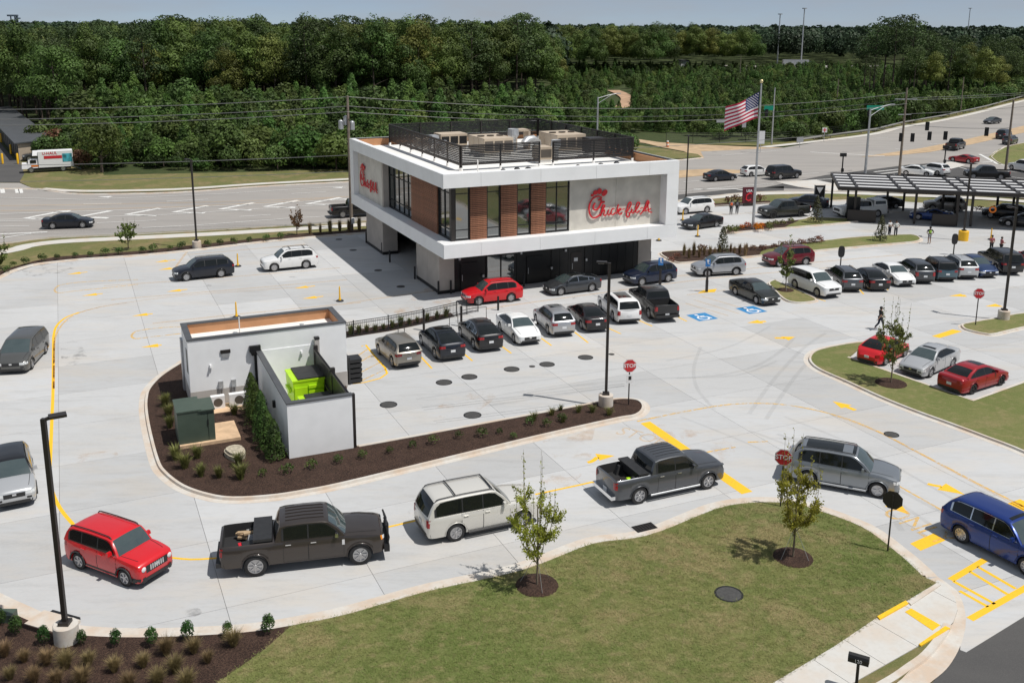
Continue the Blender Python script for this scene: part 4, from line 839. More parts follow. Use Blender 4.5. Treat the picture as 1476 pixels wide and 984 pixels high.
# manholes, drains
def disc(x, y, r, label, z=.006, grp=None, name='manhole_cover', rim=True):
    t = empty(name, G(x, y, z - .006), 0, label, 'manhole cover', grp)
    m = MB(); m.lathe([(0, .012), (r * .93, .012), (r * .95, .006)], 24); m.build('lid', mt['iron'], t)
    if rim: MB().lathe([(r * .96, .006), (r * .96, .016), (r * 1.08, .014), (r * 1.1, .002)], 24).build('rim', mt['black'], t)
for x, y, w in ((560, 583, 'nearest the white trash yard'), (640, 551, 'behind the tan parked crossover'), (676.5, 543, 'behind the dark glass-backed crossover'), (737.5, 532, 'behind the white sedan, left'), (788.5, 525, 'behind the silver crossover'), (844, 515, 'left of the lamp post, top of the row'), (681, 598, 'by the long mulch bed')): disc(x, y, .46, 'round dark manhole cover in the concrete ' + w)
disc(767, 528, .18, 'small round cleanout cap between two manhole covers'); disc(881.5, 510.5, .18, 'small round cleanout cap right of the lamp post')
disc(1285, 626, .36, 'manhole cover on the concrete beside the right grass island'); disc(1050.5, 855.5, .50, 'dark round manhole cover set in the lawn', .10)
for x, y, w in ((488.6, 345, 'farthest from the camera'), (509, 360.5, 'second from the road bed'), (545, 389.6, 'third from the road bed'), (577.6, 413, 'nearest the black fence')): disc(x, y, .32, 'small manhole cover in the building shade, ' + w)
for a, b in (((607.5, 587.5), (900, 553)), ((610.5, 590.5), (900, 556)), ((624.5, 606.5), (830, 580)), ((628.5, 609), (800, 588))): tag(stripe([a, b], .05, 'oil', .002, 'saw_cut', parent=lot))
gr = empty('storm_drain', G(929, 760), 0, 'black storm drain grate in the gutter beside the lawn', 'storm drain'); d = (G(944, 756) - G(915, 763)); a = math.atan2(d.y, d.x)
MB().box((0, 0, .012), (1.0, .55, .02), a).build('frame', mt['black'], gr)
for i in range(7): u = V(math.cos(a), math.sin(a), 0) * (-.42 + .14 * i); MB().box((u.x, u.y, .028), (.07, .48, .02), a).build('bar', mt['bronze'], gr)
dr = empty('storm_drain', G(76, 900, 0), 0, 'concrete kerb inlet with open throat beside the left lamp post', 'storm drain'); d = G(105, 899) - G(55, 885); a = math.atan2(d.y, d.x)
MB().box((0, 0, .06), (1.7, .9, .14), a).build('lid_slab', mt['kerb'], dr); MB().box((math.sin(a) * -.1 + .2, .5, .05), (1.3, .12, .1), a).build('throat', mt['black'], dr)
# ================================================================ the restaurant
bld = empty('restaurant_building', B0, TH, 'two storey restaurant with white frame cladding, timber slats and a drive-through under it', 'restaurant')
def bbox(name, a0, a1, b0, b1, z0, z1, mat, parent=bld, smooth=None):
    return MB().box(((a0 + a1) / 2, (b0 + b1) / 2, (z0 + z1) / 2), (a1 - a0, b1 - b0, z1 - z0)).build(name, mt[mat], parent)
BLN, BDP = 21.23, 26.66; Z0, Z1, Z2, Z3 = 3.51, 4.60, 8.99, 10.07
# upper volume core and floor slab
core = bbox('upper_wall', 1.3, BLN - 1.0, 1.35, BDP - 1.0, Z1 - .3, Z2 + .2, 'blackg')
bbox('soffit', .15, BLN - .15, .15, BDP - .15, Z0 + .12, Z0 + .2, 'stucco2')
# white bands, made of panels with open joints
def band(z0, z1, joints_f, joints_l, dp=1.0):
    fr = bbox('band_backing', .10, BLN - .10, .06, dp, z0 + .02, z1 - .03, 'bronze'); bbox('band_backing', .06, dp, dp, BDP - dp, z0 + .02, z1 - .03, 'bronze'); bbox('band_backing', BLN - dp, BLN - .06, dp, BDP - dp, z0 + .02, z1 - .03, 'bronze'); bbox('band_backing', .1, BLN - .1, BDP - dp, BDP - .06, z0 + .02, z1 - .03, 'bronze')
    for a, b in zip(joints_f, joints_f[1:]):
        bbox('cladding_panel', a + (.009 if a else 0), b - (.009 if b < BLN else 0), 0, .07, z0, z1, 'wpanel'); bbox('cladding_panel', a + .009, b - .009, BDP - .07, BDP, z0, z1, 'wpanel')
        bbox('sill_cap', a + .009, b - .009, .07, dp + .04, z1 - .03, z1 + .012, 'wpanel')
    for a, b in zip(joints_l, joints_l[1:]):
        bbox('cladding_panel', 0, .07, max(a + .009, .07), b - .009, z0, z1, 'wpanel'); bbox('cladding_panel', BLN - .07, BLN, max(a + .009, .07), b - .009, z0, z1, 'wpanel')
        bbox('sill_cap', .07, dp + .04, max(a + .009, dp + .04), min(b, BDP - dp - .04) - .009, z1 - .03, z1 + .012, 'wpanel')
JF = [0, 3.1, 8.23, 13.25, 18.3, BLN]; JL = [0, 4.6, 9.2, 13.8, 18.4, 23, BDP]
band(Z0, Z1, JF, JL); band(Z2, Z3, JF, JL, .42)
# end fins of the white frame
bbox('frame_fin', 20.07, BLN, 0.004, 1.2, Z1 + .012, Z2, 'wpanel'); bbox('frame_fin', BLN - .10, BLN - .004, 1.2, BDP - .1, Z1 + .012, Z2, 'wpanel')
bbox('frame_fin', .004, 1.2, 25.5, BDP - .004, Z1 + .012, Z2, 'wpanel'); bbox('rear_wall', 1.2, 20.0, BDP - 1.0, BDP - .3, Z1, Z2, 'stucco')
# front: sign wall, windows, timber piers
sw_ = bbox('sign_wall', 11.36, 15.70, 1.0, 1.36, Z1 + .012, Z2, 'stucco'); bbox('sign_wall', 15.72, 20.07, 1.0, 1.36, Z1 + .012, Z2, 'stucco')
bbox('corner_post', 1.0, 1.32, 1.0, 1.42, Z1 + .012, Z2, 'bronze')
ZA, ZB = Z1 + .012, Z2
def window(a0, a1, side='F', mull=(), trans=(5.45, 8.32), plane=1.12):
    w = empty('window', (0, 0, 0)); w.parent = bld
    def bx(nm, u0, u1, z0, z1, d0, d1, mat, par):
        return bbox(nm, u0, u1, d0, d1, z0, z1, mat, par) if side == 'F' else bbox(nm, d0, d1, u0, u1, z0, z1, mat, par)
    t = .075
    bx('frame', a0, a0 + t, ZA, ZB, plane - .06, plane + .12, 'black', w); bx('frame', a1 - t, a1, ZA, ZB, plane - .06, plane + .12, 'black', w)
    bx('frame', a0 + t, a1 - t, ZA, ZA + .14, plane - .06, plane + .12, 'black', w); bx('frame', a0 + t, a1 - t, ZB - .14, ZB, plane - .06, plane + .12, 'black', w)
    us = [a0 + t] + list(mull) + [a1 - t]
    for m in mull: bx('mullion', m - .03, m + .03, ZA + .14, ZB - .14, plane - .05, plane + .1, 'black', w)
    zs = [ZA + .14] + list(trans) + [ZB - .14]
    for z in trans: bx('transom', a0 + t, a1 - t, z - .028, z + .028, plane - .045, plane + .09, 'black', w)
    for u0, u1 in zip(us, us[1:]):
        for z0, z1 in zip(zs, zs[1:]): bx('pane', u0 + .01, u1 - .01, z0 + .01, z1 - .01, plane + .02, plane + .05, 'glass', w)
    return w
window(1.33, 2.55); window(4.02, 5.18); window(6.64, 7.83); window(9.18, 11.34, mull=(10.21,))
def slats(a0, a1, side='F'):
    bbox('slat_backing', a0, a1, 1.06, 1.34, ZA, ZB, 'bronze') if side == 'F' else bbox('slat_backing', 1.06, 1.34, a0, a1, ZA, ZB, 'bronze')
    n = 30; h = (ZB - ZA) / n
    me = SLAT.get((round(a1 - a0, 3), side))
    if me is None:
        L = a1 - a0; m = MB(); m.box((0, 0, 0), (L - .02, .10, h * .66) if side == 'F' else (.10, L - .02, h * .66)); me = SLAT[(round(a1 - a0, 3), side)] = m.mesh('slat', mt['wood'])
    for i in range(n):
        z = ZA + h * (i + .5); inst('slat', me, bld, ((a0 + a1) / 2, .99, z) if side == 'F' else (.99, (a0 + a1) / 2, z))
SLAT = {}
slats(2.57, 4.0); slats(5.2, 6.62); slats(7.85, 9.16)
# left side
window(1.44, 4.0, 'L', mull=(2.7,)); window(10.58, 17.26, 'L', mull=(11.75, 13.0, 14.4, 15.85), trans=(5.44, 7.7))
slats(4.02, 7.28, 'L'); slats(7.32, 10.56, 'L')
bbox('sign_wall', .5, 1.34, 17.6, 21.5, ZA, Z2, 'stucco'); bbox('sign_wall', .5, 1.34, 21.52, 25.5, ZA, Z2, 'stucco'); bbox('sign_wall_return', .52, 1.32, 17.26, 17.598, ZA, Z2, 'stucco2')
# ground floor
FP = 2.62
def pier(a0, a1, b0, b1):
    p = bbox('ground_pier', a0, a1, b0, b1, .28, Z0 + .12, 'stucco2'); bbox('plinth', a0 - .03, a1 + .03, b0 - .03, b1 + .03, 0, .279, 'black', bld)
    return p
pier(.56, 1.83, FP, 5.42); pier(.56, 1.83, 5.45, 8.24)
pier(.53, 1.95, 17.78, 20.5); pier(.53, 1.95, 20.53, 23.2); pier(19.1, 20.4, FP, 8.0)
bbox('storefront_wall', 1.83, 19.1, FP + .12, FP + .5, 0, Z0 + .12, 'blackg'); bbox('storefront_header', 1.83, 19.1, FP - .01, FP + .12, 2.95, Z0 + .12, 'stucco2')
bbox('core_wall', 1.9, 20.3, 8.3, 9.0, 0, Z0 + .12, 'blackg'); bbox('core_wall', 7.5, 20.3, 9.0, 24, 0, Z0 + .12, 'blackg'); bbox('core_wall', 1.9, 20.3, 23.2, 24.0, 0, Z0 + .12, 'blackg'); bbox('side_wall', 20.0, 20.38, 8.0, 23.2, 0, Z0 + .12, 'stucco2')
for i in range(15):
    a = 7.4 + i * .80
    if not (8.2 < a < 9.9 or 12.3 < a < 13.7): bbox('storefront_panel', a + .015, a + .785, FP + .06, FP + .12, .15, 2.93, 'blackg')
w = empty('storefront_window'); w.parent = bld
for u0, u1 in ((4.7, 5.93), (5.97, 7.2)): bbox('pane', u0 + .05, u1 - .05, FP + .05, FP + .09, .8, 2.7, 'glass', w)
for u in (4.7, 5.95, 7.2): bbox('mullion', u - .04, u + .04, FP + .0, FP + .11, .75, 2.75, 'black', w)
for z in (.77, 2.73): bbox('rail', 4.66, 7.24, FP + .02, FP + .115, z - .04, z + .04, 'black', w)
for a0, a1, mat in ((8.32, 9.75, 'blackg'), (12.46, 13.5, 'bronze'), (2.4, 3.9, 'blackg')):
    d = bbox('door', a0, a1, FP + .03, FP + .10, .05, 2.35, mat); bbox('handle', a0 + .1, a0 + .14, FP - .02, FP + .03, .9, 1.4, 'steel', d)
bbox('door_notice', 12.75, 13.1, FP + .015, FP + .03, 1.55, 1.85, 'wsolid')
for a, z in ((2.3, 2.75), (7.75, 2.75), (11.9, 2.6), (13.9, 1.6), (10.6, 1.2), (4.35, 1.15)): bbox('wall_light', a - .08, a + .08, FP - .10, FP + .06, z - .1, z + .1, 'steel')
bbox('wall_light', .36, .55, 6.6, 6.9, 3.2, 3.45, 'black')
# roof
bbox('roof_ceiling', .43, BLN - .43, .43, BDP - .43, Z2 + .02, 9.0, 'bronze')
bbox('roof_deck', .5, BLN - .5, .5, BDP - .5, 9.0, 9.32, 'roof')
for a0, a1, b0, b1 in ((.45, BLN - .45, .45, .62), (.45, BLN - .45, BDP - .62, BDP - .45), (.45, .62, .63, BDP - .63), (BLN - .62, BLN - .45, .63, BDP - .63)):
    bbox('parapet', a0, a1, b0, b1, 9.32, 9.98, 'plywood')
# roof screen of black slats on posts
scr = empty('roof_screen', BL(0, 0, 9.32), TH, 'black slatted screen standing on posts around the rooftop equipment', 'roof screen')
SA0, SA1, SB0, SB1 = 3.8, 20.4, 6.1, 25.6
runs = [((SA0, SB0), (11.1, SB0)), ((12.4, SB0), (SA1, SB0)), ((SA0, SB0), (SA0, SB1)), ((SA0, SB1), (SA1, SB1)), ((SA1, SB0), (SA1, SB1))]
for (a0, b0), (a1, b1) in runs:
    L = math.hypot(a1 - a0, b1 - b0); n = 10; p0, p1 = V(a0, b0, 0), V(a1, b1, 0)
    for i in range(n):
        z = .66 + i * .145; m = MB(); m.bar((a0, b0, z), (a1, b1, z), .05, .112, up=(0, 0, 1)); m.build('slat', mt['black'], scr)
    for z, h in ((.52, .14), (2.09, .09)): MB().bar((a0, b0, z), (a1, b1, z), .11, h).build('rail', mt['bronze'], scr)
    k = max(1, round(L / 3.4))
    inn = V(12, 15, 0)
    for i in range(k + 1):
        q = p0.lerp(p1, i / k); dd = (V(12, 16, 0) - q); off = V(0, math.copysign(.09, dd.y), 0) if b0 == b1 else V(math.copysign(.09, dd.x), 0, 0)
        q = q + off
        MB().box((q.x, q.y, 1.03), (.12, .12, 2.05)).build('post', mt['bronze'], scr)
        f = MB(); f.lathe([(.11, 0), (.11, .22), (.07, .26)], 10, (q.x, q.y, 0)); f.build('post_base', mt['roof'], scr)
# rooftop equipment
def rbox(m, a, b, z0, da, db, h, mi=0): m.box((a, b, z0 + h / 2), (da, db, h), mi=mi)
def unit(a, b, da, db, h, label, fans=0, bank=3, lift=.35, hood=False, mat='beige'):
    t = empty('rooftop_unit', BL(a, b, 9.32), TH, label, 'air conditioner')
    m = MB(); rbox(m, 0, 0, 0, da * .9, db * .9, lift); m.build('curb', mt['roof'], t)
    m = MB(); rbox(m, 0, 0, lift, da, db, h); m.build('cabinet', mt[mat], t)
    for i in range(bank):
        w_ = da / bank; m = MB(); m.box((-da / 2 + w_ * (i + .5), -db / 2 - .012, lift + h * .5), (w_ * .84, .03, h * .62)); m.build('louvre', mt['louvre' if not hood else 'black'], t)
    for i in range(3):
        m = MB(); m.box((-da / 2 - .012, -db / 2 + db * (i + .5) / 3, lift + h * .5), (.03, db / 3 * .9, h * .9)); m.build('access_panel', mt[mat], t)
    for i in range(fans):
        m = MB(); x = -da / 2 + da * (i + .5) / fans; m.lathe([(.30, 0), (.36, .10), (.32, .10), (.28, .02)], 16, (x, 0, lift + h)); m.lathe([(0, .03), (.29, .03)], 12, (x, 0, lift + h)); m.build('fan_ring', mt['louvre'], t)
    if hood: m = MB(); m.box((-da / 2 - .45, -db * .1, lift + h * .55), (.85, db * .7, h * .7), taper=.75); m.build('intake_hood', mt['steel'], t)
    return t
unit(8.1, 19.6, 2.7, 2.0, 1.15, 'beige rooftop unit with black louvres and steel hood at the left', 0, 3, .5, True)
unit(10.4, 15.2, 2.9, 3.9, 1.35, 'long beige rooftop unit with fan rings in the middle', 3, 3)
unit(17.6, 14.6, 3.0, 4.0, 1.45, 'tall beige rooftop unit right of the silver duct', 3, 3)
unit(12.35, 8.2, 1.2, 1.6, 1.1, 'small beige cabinet in the gap of the roof screen', 0, 1)
unit(18.9, 10.6, 1.7, 1.5, 1.35, 'dark grey rooftop unit behind the right end of the screen', 0, 1, .35, False, 'bronze')
unit(5.9, 21.5, 1.5, 1.2, .7, 'low pale cabinet near the left side of the screen', 1, 1)
def vent(a, b, r, h, label, mat='steel', cone=True):
    t = empty('roof_vent', BL(a, b, 9.32), TH, label, 'roof vent'); m = MB()
    m.lathe([(r * .55, 0), (r * .55, h * .55), (r * .6, h * .6)], 12); m.build('stack', mt[mat], t)
    m = MB(); m.lathe([(r * .62, h * .6), (r, h * .72), (r * .92, h), (r * .6, h * .96), (0, h * .96)], 14); m.build('cowl', mt[mat], t)
vent(13.1, 16.0, .55, 2.2, 'tall steel exhaust fan left of the silver duct'); vent(13.9, 8.6, .45, 1.9, 'steel exhaust fan behind the right half of the screen')
vent(6.6, 17.6, .35, 1.2, 'short steel exhaust fan by the left beige unit')
dt = empty('air_duct', BL(14.5, 15.2, 9.32), TH, 'curved silver air duct beside a square hood', 'air duct')
MB().tube([(-.9, -.6, .9), (-.5, -.5, 1.25), (.1, -.4, 1.3), (.6, -.3, 1.0), (.7, -.3, .1)], .38, 12).build('duct', mt['steel'], dt, 60)
m = MB()
for x, z, dx, dz in ((-.7, 1.0, .2, 2.0), (.7, 1.0, .2, 2.0), (0, 1.9, 1.6, .2)): m.box((x, 2.2, z), (dx, 1.2, dz))
m.build('hood_frame', mt['beige'], dt)
vp = MB(); vp.lathe([(.05, 0), (.05, 1.1), (0, 1.1)], 8); o = vp.build('vent_pipe', mt['roof'], None, None, BL(4.6, 4.3, 9.32)); tag(o, 'thin white vent pipe near the front left corner of the restaurant roof', 'vent pipe')
for a, b, r, w in ((7.0, 4.6, .22, 'nearest the white pipe'), (8.4, 4.9, .25, 'smaller of a close pair'), (9.3, 4.6, .3, 'larger of a close pair'), (13.9, 4.4, .2, 'right after the gap in the screen'), (16.2, 4.5, .25, 'under the middle of the solid screen'), (18.0, 4.9, .25, 'nearest the right parapet')):
    o = MB().lathe([(r, 0), (r, .12), (r * .5, .22), (0, .22)], 10).build('roof_drain', mt['black'], None, None, BL(a, b, 9.32)); tag(o, 'small black roof dome on the white roof edge, ' + w, 'roof drain', 'roof drains along the front edge')
# ---- script lettering sign, drawn as strokes (units: photo pixels of the sign panel turned into facade metres)
def onfront(px, py, b):
    P = G(px, py); d = P - V(0, 0, CAMH); t = ((B0 + E2 * b - V(0, 0, CAMH)).dot(E2)) / d.dot(E2); Q = V(0, 0, CAMH) + d * t - B0
    return Q.dot(E1), Q.z
ST = dict(c=[[(330, 350), (372, 330), (385, 300), (350, 282), (300, 285), (240, 320), (195, 385), (172, 460), (170, 540), (190, 610), (230, 655), (275, 660), (330, 635), (375, 590)], [(378, 330), (385, 380), (360, 450), (320, 505), (280, 525), (250, 505), (245, 460), (262, 420), (280, 400)], [(400, 372), (440, 378), (395, 395)]],
 comb=[[(222, 245), (236, 280)], [(275, 185), (292, 245)], [(360, 150), (350, 235)], [(478, 180), (410, 262)]],
 h=[[(375, 630), (400, 540), (440, 470), (445, 440), (420, 440), (398, 500), (375, 600), (372, 635)], [(385, 590), (425, 530), (445, 530), (430, 600), (445, 625), (480, 600)]], i=[[(520, 515), (500, 590), (520, 615), (555, 580)], [(528, 480), (530, 486)]],
 c2=[[(618, 505), (590, 500), (560, 545), (560, 595), (595, 605), (640, 565)]], k=[[(690, 425), (675, 480), (655, 600)], [(660, 560), (715, 500), (735, 515), (690, 555), (715, 605), (755, 570)]], dash=[[(755, 515), (800, 500)]],
 f=[[(805, 555), (860, 530), (905, 450), (915, 400), (890, 390), (855, 450), (835, 560), (830, 620), (850, 650), (880, 630), (885, 580), (865, 570)]], i2=[[(890, 590), (935, 510), (925, 560), (945, 580), (975, 550)], [(955, 425), (957, 432)]], l=[[(960, 560), (1020, 500), (1062, 420), (1055, 390), (1025, 400), (1000, 470), (995, 550), (1020, 570), (1065, 530)]], dash2=[[(1075, 500), (1120, 480)]],
 a=[[(1070, 605), (1110, 560), (1160, 470), (1200, 370), (1225, 370), (1225, 410), (1185, 480), (1150, 520)], [(1205, 390), (1215, 480), (1225, 540), (1250, 560), (1285, 565)], [(1110, 545), (1200, 530), (1265, 500)]])
def sign(org, side, label, s=1.0):
    t = empty('script_sign', org, TH if side == 'F' else TH - math.pi / 2, label, 'sign')
    cx, cz = onfront(835 + 720 / 12.3, 260 + 450 / 12.3, .9)
    for nm, strokes in ST.items():
        m = MB()
        for st in strokes:
            pts = []
            for x, y in st:
                a, z = onfront(835 + x / 12.3, 260 + y / 12.3, .9); pts.append(V(a - cx, 0, z - cz))
            P = catmull(pts, 5) if len(pts) > 2 else pts
            r = {'comb': .19, 'c': .060}.get(nm, .043)
            if nm == 'comb':
                L = (P[1] - P[0]).length; c_ = (P[0] + P[1]) / 2; d = (P[1] - P[0]).normalized(); n_ = V(-d.z, 0, d.x); ring = [c_ + d * (L * .62 * math.cos(q * .5236)) + n_ * ((.14 if st[0][0] < 250 else .21) * math.sin(q * .5236)) for q in range(12)]
                m.add([v + V(0, -.055, 0) for v in ring] + [v + V(0, .02, 0) for v in ring], [tuple(range(12)), tuple(range(12, 24))[::-1]] + [(q, (q + 1) % 12, 12 + (q + 1) % 12, 12 + q) for q in range(12)])
            else:
                vs = []; k = len(P)
                for q in range(k):
                    d = (P[min(q + 1, k - 1)] - P[max(q - 1, 0)]).normalized(); n_ = V(-d.z, 0, d.x) * r
                    if q in (0, k - 1): n_ *= .7
                    vs += [P[q] + n_ + V(0, -.055, 0), P[q] - n_ + V(0, -.055, 0), P[q] - n_ + V(0, .02, 0), P[q] + n_ + V(0, .02, 0)]
                m.add(vs, [(q * 4 + u, q * 4 + (u + 1) % 4, q * 4 + 4 + (u + 1) % 4, q * 4 + 4 + u) for q in range(k - 1) for u in range(4)] + [(0, 1, 2, 3), tuple(range((k - 1) * 4, k * 4))[::-1]])
        m.build('letter', mt['red'], t)
    t.scale = (s, 1, s); return t
ca, cz = onfront(835 + 720 / 12.3, 260 + 450 / 12.3, .9)
sign(BL(ca, .88, cz), 'F', 'red script letters with a comb on the front concrete wall of the restaurant')
sign(BL(.38, 21.6, cz + .05), 'L', 'red script letters on the shaded left side wall of the restaurant', .92)
# ---- bollards in front
for px, py, w in ((632, 424, 'at the near corner pier'), (650, 423, 'beside the red crossover'), (562, 378, 'at the drive-through opening, right'), (551, 366, 'at the drive-through opening, left'), (755, 413, 'between the red crossover and the grey sedan'), (877, 398, 'behind the lamp post'), (937, 379, 'at the right pier'), (598, 402, 'at the left end of the near pier'), (528, 350, 'at the far pier'), (718, 447, 'behind the white parked sedan')):
    o = MB().lathe([(.08, 0), (.08, 1.05), (.06, 1.1), (0, 1.1)], 10).build('bollard', mt['black'], None, 50, G(px, py)); tag(o, 'slim black bollard ' + w, 'bollard', 'black bollards around the restaurant')
# ================================================================ outbuilding, yard, street furniture
ST_ = .4158; SO = V(-17.93, 51.68, 0)
def SL(a, b, z=0.0): return SO + V(math.cos(ST_), math.sin(ST_), 0) * a + V(-math.sin(ST_), math.cos(ST_), 0) * b + V(0, 0, z)
shd = empty('storage_outbuilding', SO, ST_, 'low white rendered outbuilding with grey coping beside the trash yard', 'outbuilding')
def sb(name, a0, a1, b0, b1, z0, z1, mat, parent=None): return MB().box(((a0 + a1) / 2, (b0 + b1) / 2, (z0 + z1) / 2), (a1 - a0, b1 - b0, z1 - z0)).build(name, mt[mat], parent or shd)
H, Ls, Ds = 4.0, 8.92, 3.41
for nm, a0, a1, b0, b1 in (('front', 0, Ls, 0, .2), ('back', 0, Ls, Ds - .2, Ds), ('end', 0, .2, .2, Ds - .2), ('end', Ls - .2, Ls, .2, Ds - .2)):
    sb('wall', a0, a1, b0, b1, 1.0, H, 'shed'); e = .012; sb('plinth', a0 - (e if a0 == 0 else 0), a1 + (e if a1 == Ls else 0), b0 - (e if b0 == 0 else 0), b1 + (e if b1 == Ds else 0), 0, .998, 'base')
for a0, a1, b0, b1 in ((-.04, Ls + .04, -.04, .30), (-.04, Ls + .04, Ds - .30, Ds + .04), (-.04, .30, .30, Ds - .30), (Ls - .30, Ls + .04, .30, Ds - .30)): sb('coping', a0, a1, b0, b1, H, H + .07, 'coping')
for a0, a1, b0, b1 in ((.2, Ls - .2, Ds - .23, Ds - .2), (.2, .23, .2, Ds - .23), (Ls - .23, Ls - .2, .2, Ds - .23), (.2, Ls - .2, .2, .23)): sb('parapet_lining', a0, a1, b0, b1, 3.3, H, 'plywood')
sb('roof', .2, Ls - .2, .2, Ds - .2, 3.2, 3.42, 'roof'); sb('window', -.02, .0, .55, 1.15, 1.9, 3.3, 'black'); sb('side_panel', -.12, .0, 2.9, Ds + .1, .0, 3.2, 'steel')
for a, b in ((2.75, 1.2), (6.6, 1.3)):
    t = MB(); t.lathe([(.22, 0), (.17, .1), (.17, .16), (.10, .2), (.10, .36), (.15, .4), (0, .46)], 12); o = t.build('roof_vent', mt['steel'], None, 60, SL(a, b, 3.42)); tag(o, 'silver roof vent on the white outbuilding roof, %s' % ('by the white pipe' if a < 4 else 'away from the pipe'), 'roof vent')
o = MB().lathe([(.1, 0), (.1, .14), (.25, .2), (.25, .34), (.16, .42), (0, .44)], 14).build('roof_fan', mt['black'], None, 60, SL(4.3, .8, 3.42)); tag(o, 'black mushroom fan on the outbuilding roof between two silver vents', 'roof fan')
o = MB().lathe([(.035, 0), (.035, 1.2), (0, 1.2)], 8).build('vent_pipe', mt['roof'], None, None, SL(3.05, 1.5, 3.42)); tag(o, 'thin white pipe standing on the outbuilding roof', 'vent pipe')
dn = empty('downspout', SL(3.62, -.02, 0), ST_, 'black downspout with a hopper head on the outbuilding front wall', 'downspout')
MB().box((0, -.1, 3.15), (.62, .2, .34)).box((0, -.1, 2.88), (.40, .16, .24), taper=1.5).build('hopper', mt['black'], dn); MB().box((0, -.08, 1.4), (.13, .11, 2.75)).build('pipe', mt['black'], dn)
sg = empty('wall_sign', SL(2.0, -.02, 3.08), ST_, 'small dark sign plate above a pale plate on the outbuilding', 'sign'); MB().box((0, -.03, .08), (.55, .05, .2)).build('dark_plate', mt['bronze'], sg); MB().box((0, -.03, -.14), (.42, .05, .2)).build('pale_plate', mt['steel'], sg)
for a, z, w in ((1.15, 2.35, 'near the corner'), (6.25, 2.5, 'inside the trash yard')):
    l = empty('wall_lamp', SL(a, -.01, z), ST_, 'small white wall lamp on the outbuilding ' + w, 'lamp'); MB().box((0, -.04, 0), (.12, .07, .3)).build('back_plate', mt['wsolid'], l); MB().box((0, -.13, .08), (.12, .14, .14), taper=.6).build('shade', mt['wsolid'], l)
sb('yard_post', 7.0, 7.25, -.35, -.1, 0, 3.3, 'base'); sb('post_cap', 6.98, 7.27, -.37, -.08, 3.3, 3.42, 'black')
for a in (1.65, 2.35):
    l = empty('meter_box', SL(a, -.01, 1.25), ST_, 'grey meter box with conduits on the outbuilding wall, %s' % ('over the smaller condenser' if a < 2 else 'over the wide condenser'), 'meter box'); MB().box((0, -.07, 0), (.24, .14, .42)).build('box', mt['steel'], l)
    for dx in (-.06, .06): MB().tube([(dx, -.06, -.2), (dx * 1.6, -.06, -1.05)], .022, 6).build('conduit', mt['steel'], l)
for a, w in ((1.35, .75), (2.5, 1.05)):
    cdn = empty('condenser', SL(a, -.62, .12), ST_, 'white outdoor condenser with a round fan grille, %s' % ('nearest the transformer' if a < 2 else 'nearest the hedge'), 'air conditioner')
    MB().box((0, 0, .36), (w, .34, .72)).build('case', mt['wsolid'], cdn); MB().lathe([(.25, 0), (.27, .02), (.23, .03)], 18, (0, -.172, .36), axis='Y').build('fan_grille', mt['louvre'], cdn)
tag(MB().box((1.9, -.75, .06), (2.4, 1.3, .13)).build('equipment_pad', mt['clayslab'], None, None, SO, ST_), 'clay stained concrete pad under the two white condensers', 'pad')
# enclosure
yd = empty('trash_enclosure', SO, ST_, 'white walled trash yard with grey coping and a black gate', 'enclosure')
ex, ed, el, eh = 3.70, 8.82, 3.25, 2.94
for a0, a1, b0, b1 in ((ex, ex + .22, -ed, -.02), (ex + .22, ex + el, -ed, -ed + .22)):
    sb('wall', a0, a1, b0, b1, .0, eh, 'shed', yd)
for a0, a1, b0, b1 in ((ex - .04, ex + .28, -ed - .04, -.03), (ex + .28, ex + el + .02, -ed - .04, -ed + .28)): sb('coping', a0, a1, b0, b1, eh, eh + .07, 'coping', yd)
sb('yard_slab', ex + .22, ex + el, -ed + .22, -.02, 0, .12, 'walk', yd); sb('wall_line', ex + .22, ex + el + .2, -.035, -.0, 0, eh, 'shed', yd)
for k in (0, 1):
    g = empty('gate'); g.parent = yd; b0, b1 = (-ed + .30, -4.62) if k == 0 else (-4.5, -.5)
    n = int((b1 - b0) / .2)
    for i in range(n): sb('board', ex + el - .02, ex + el + .03, b0 + i * (b1 - b0) / n + .012, b0 + (i + 1) * (b1 - b0) / n, .12, eh - .08, 'black', g)
    for z in (.4, 1.5, 2.75): sb('rail', ex + el - .10, ex + el - .02, b0, b1, z - .06, z + .06, 'bronze', g)
for b in (-ed + .12, -4.56, -.42): sb('gate_post', ex + el - .06, ex + el + .16, b - .11, b + .11, 0, eh + .04, 'bronze', yd)
o = sb('wall_light', ex - .14, ex, -5.6, -5.4, 1.6, 1.95, 'black', yd)
def dumpster(a, b, w, d, h, lid, label):
    t = empty('dumpster', SL(a, b, .12), ST_, label, 'dumpster'); m = MB()
    m.box((0, 0, h * .5 + .12), (w * .94, d * .94, h * .9), taper=1.06); m.build('bin', mt['lime'], t)
    for i in range(4): MB().box((w * .22, -d * .5 - .03, .5 + i * h * .17), (w * .46, .10, h * .09)).build('rib', mt['lime'], t)
    MB().box((-w * .25, -d * .5 - .02, h * .5 + .05), (w * .4, .06, h * .55)).build('side_panel', mt['lime'], t)
    MB().box((0, 0, h + .02), (w * 1.04, d * 1.02, .1)).build('top_rim', mt['lime'], t)
    for s in (-1, 1): MB().box((w * .10, s * d * .245, h + .11), (w * .86, d * .48, .07)).build('lid', mt['plastic'], t)
    for s in (-1, 1): MB().box((s * (w * .54), 0, h * .6), (.14, d * .5, .18)).build('fork_pocket', mt['lime'], t)
dumpster(6.0, -1.95, 1.75, 2.1, 1.75, 0, 'lime green dumpster with black lids nearest the outbuilding'); dumpster(6.05, -4.9, 1.75, 1.7, 1.25, 0, 'lower lime green dumpster with black lids by the yard front wall')
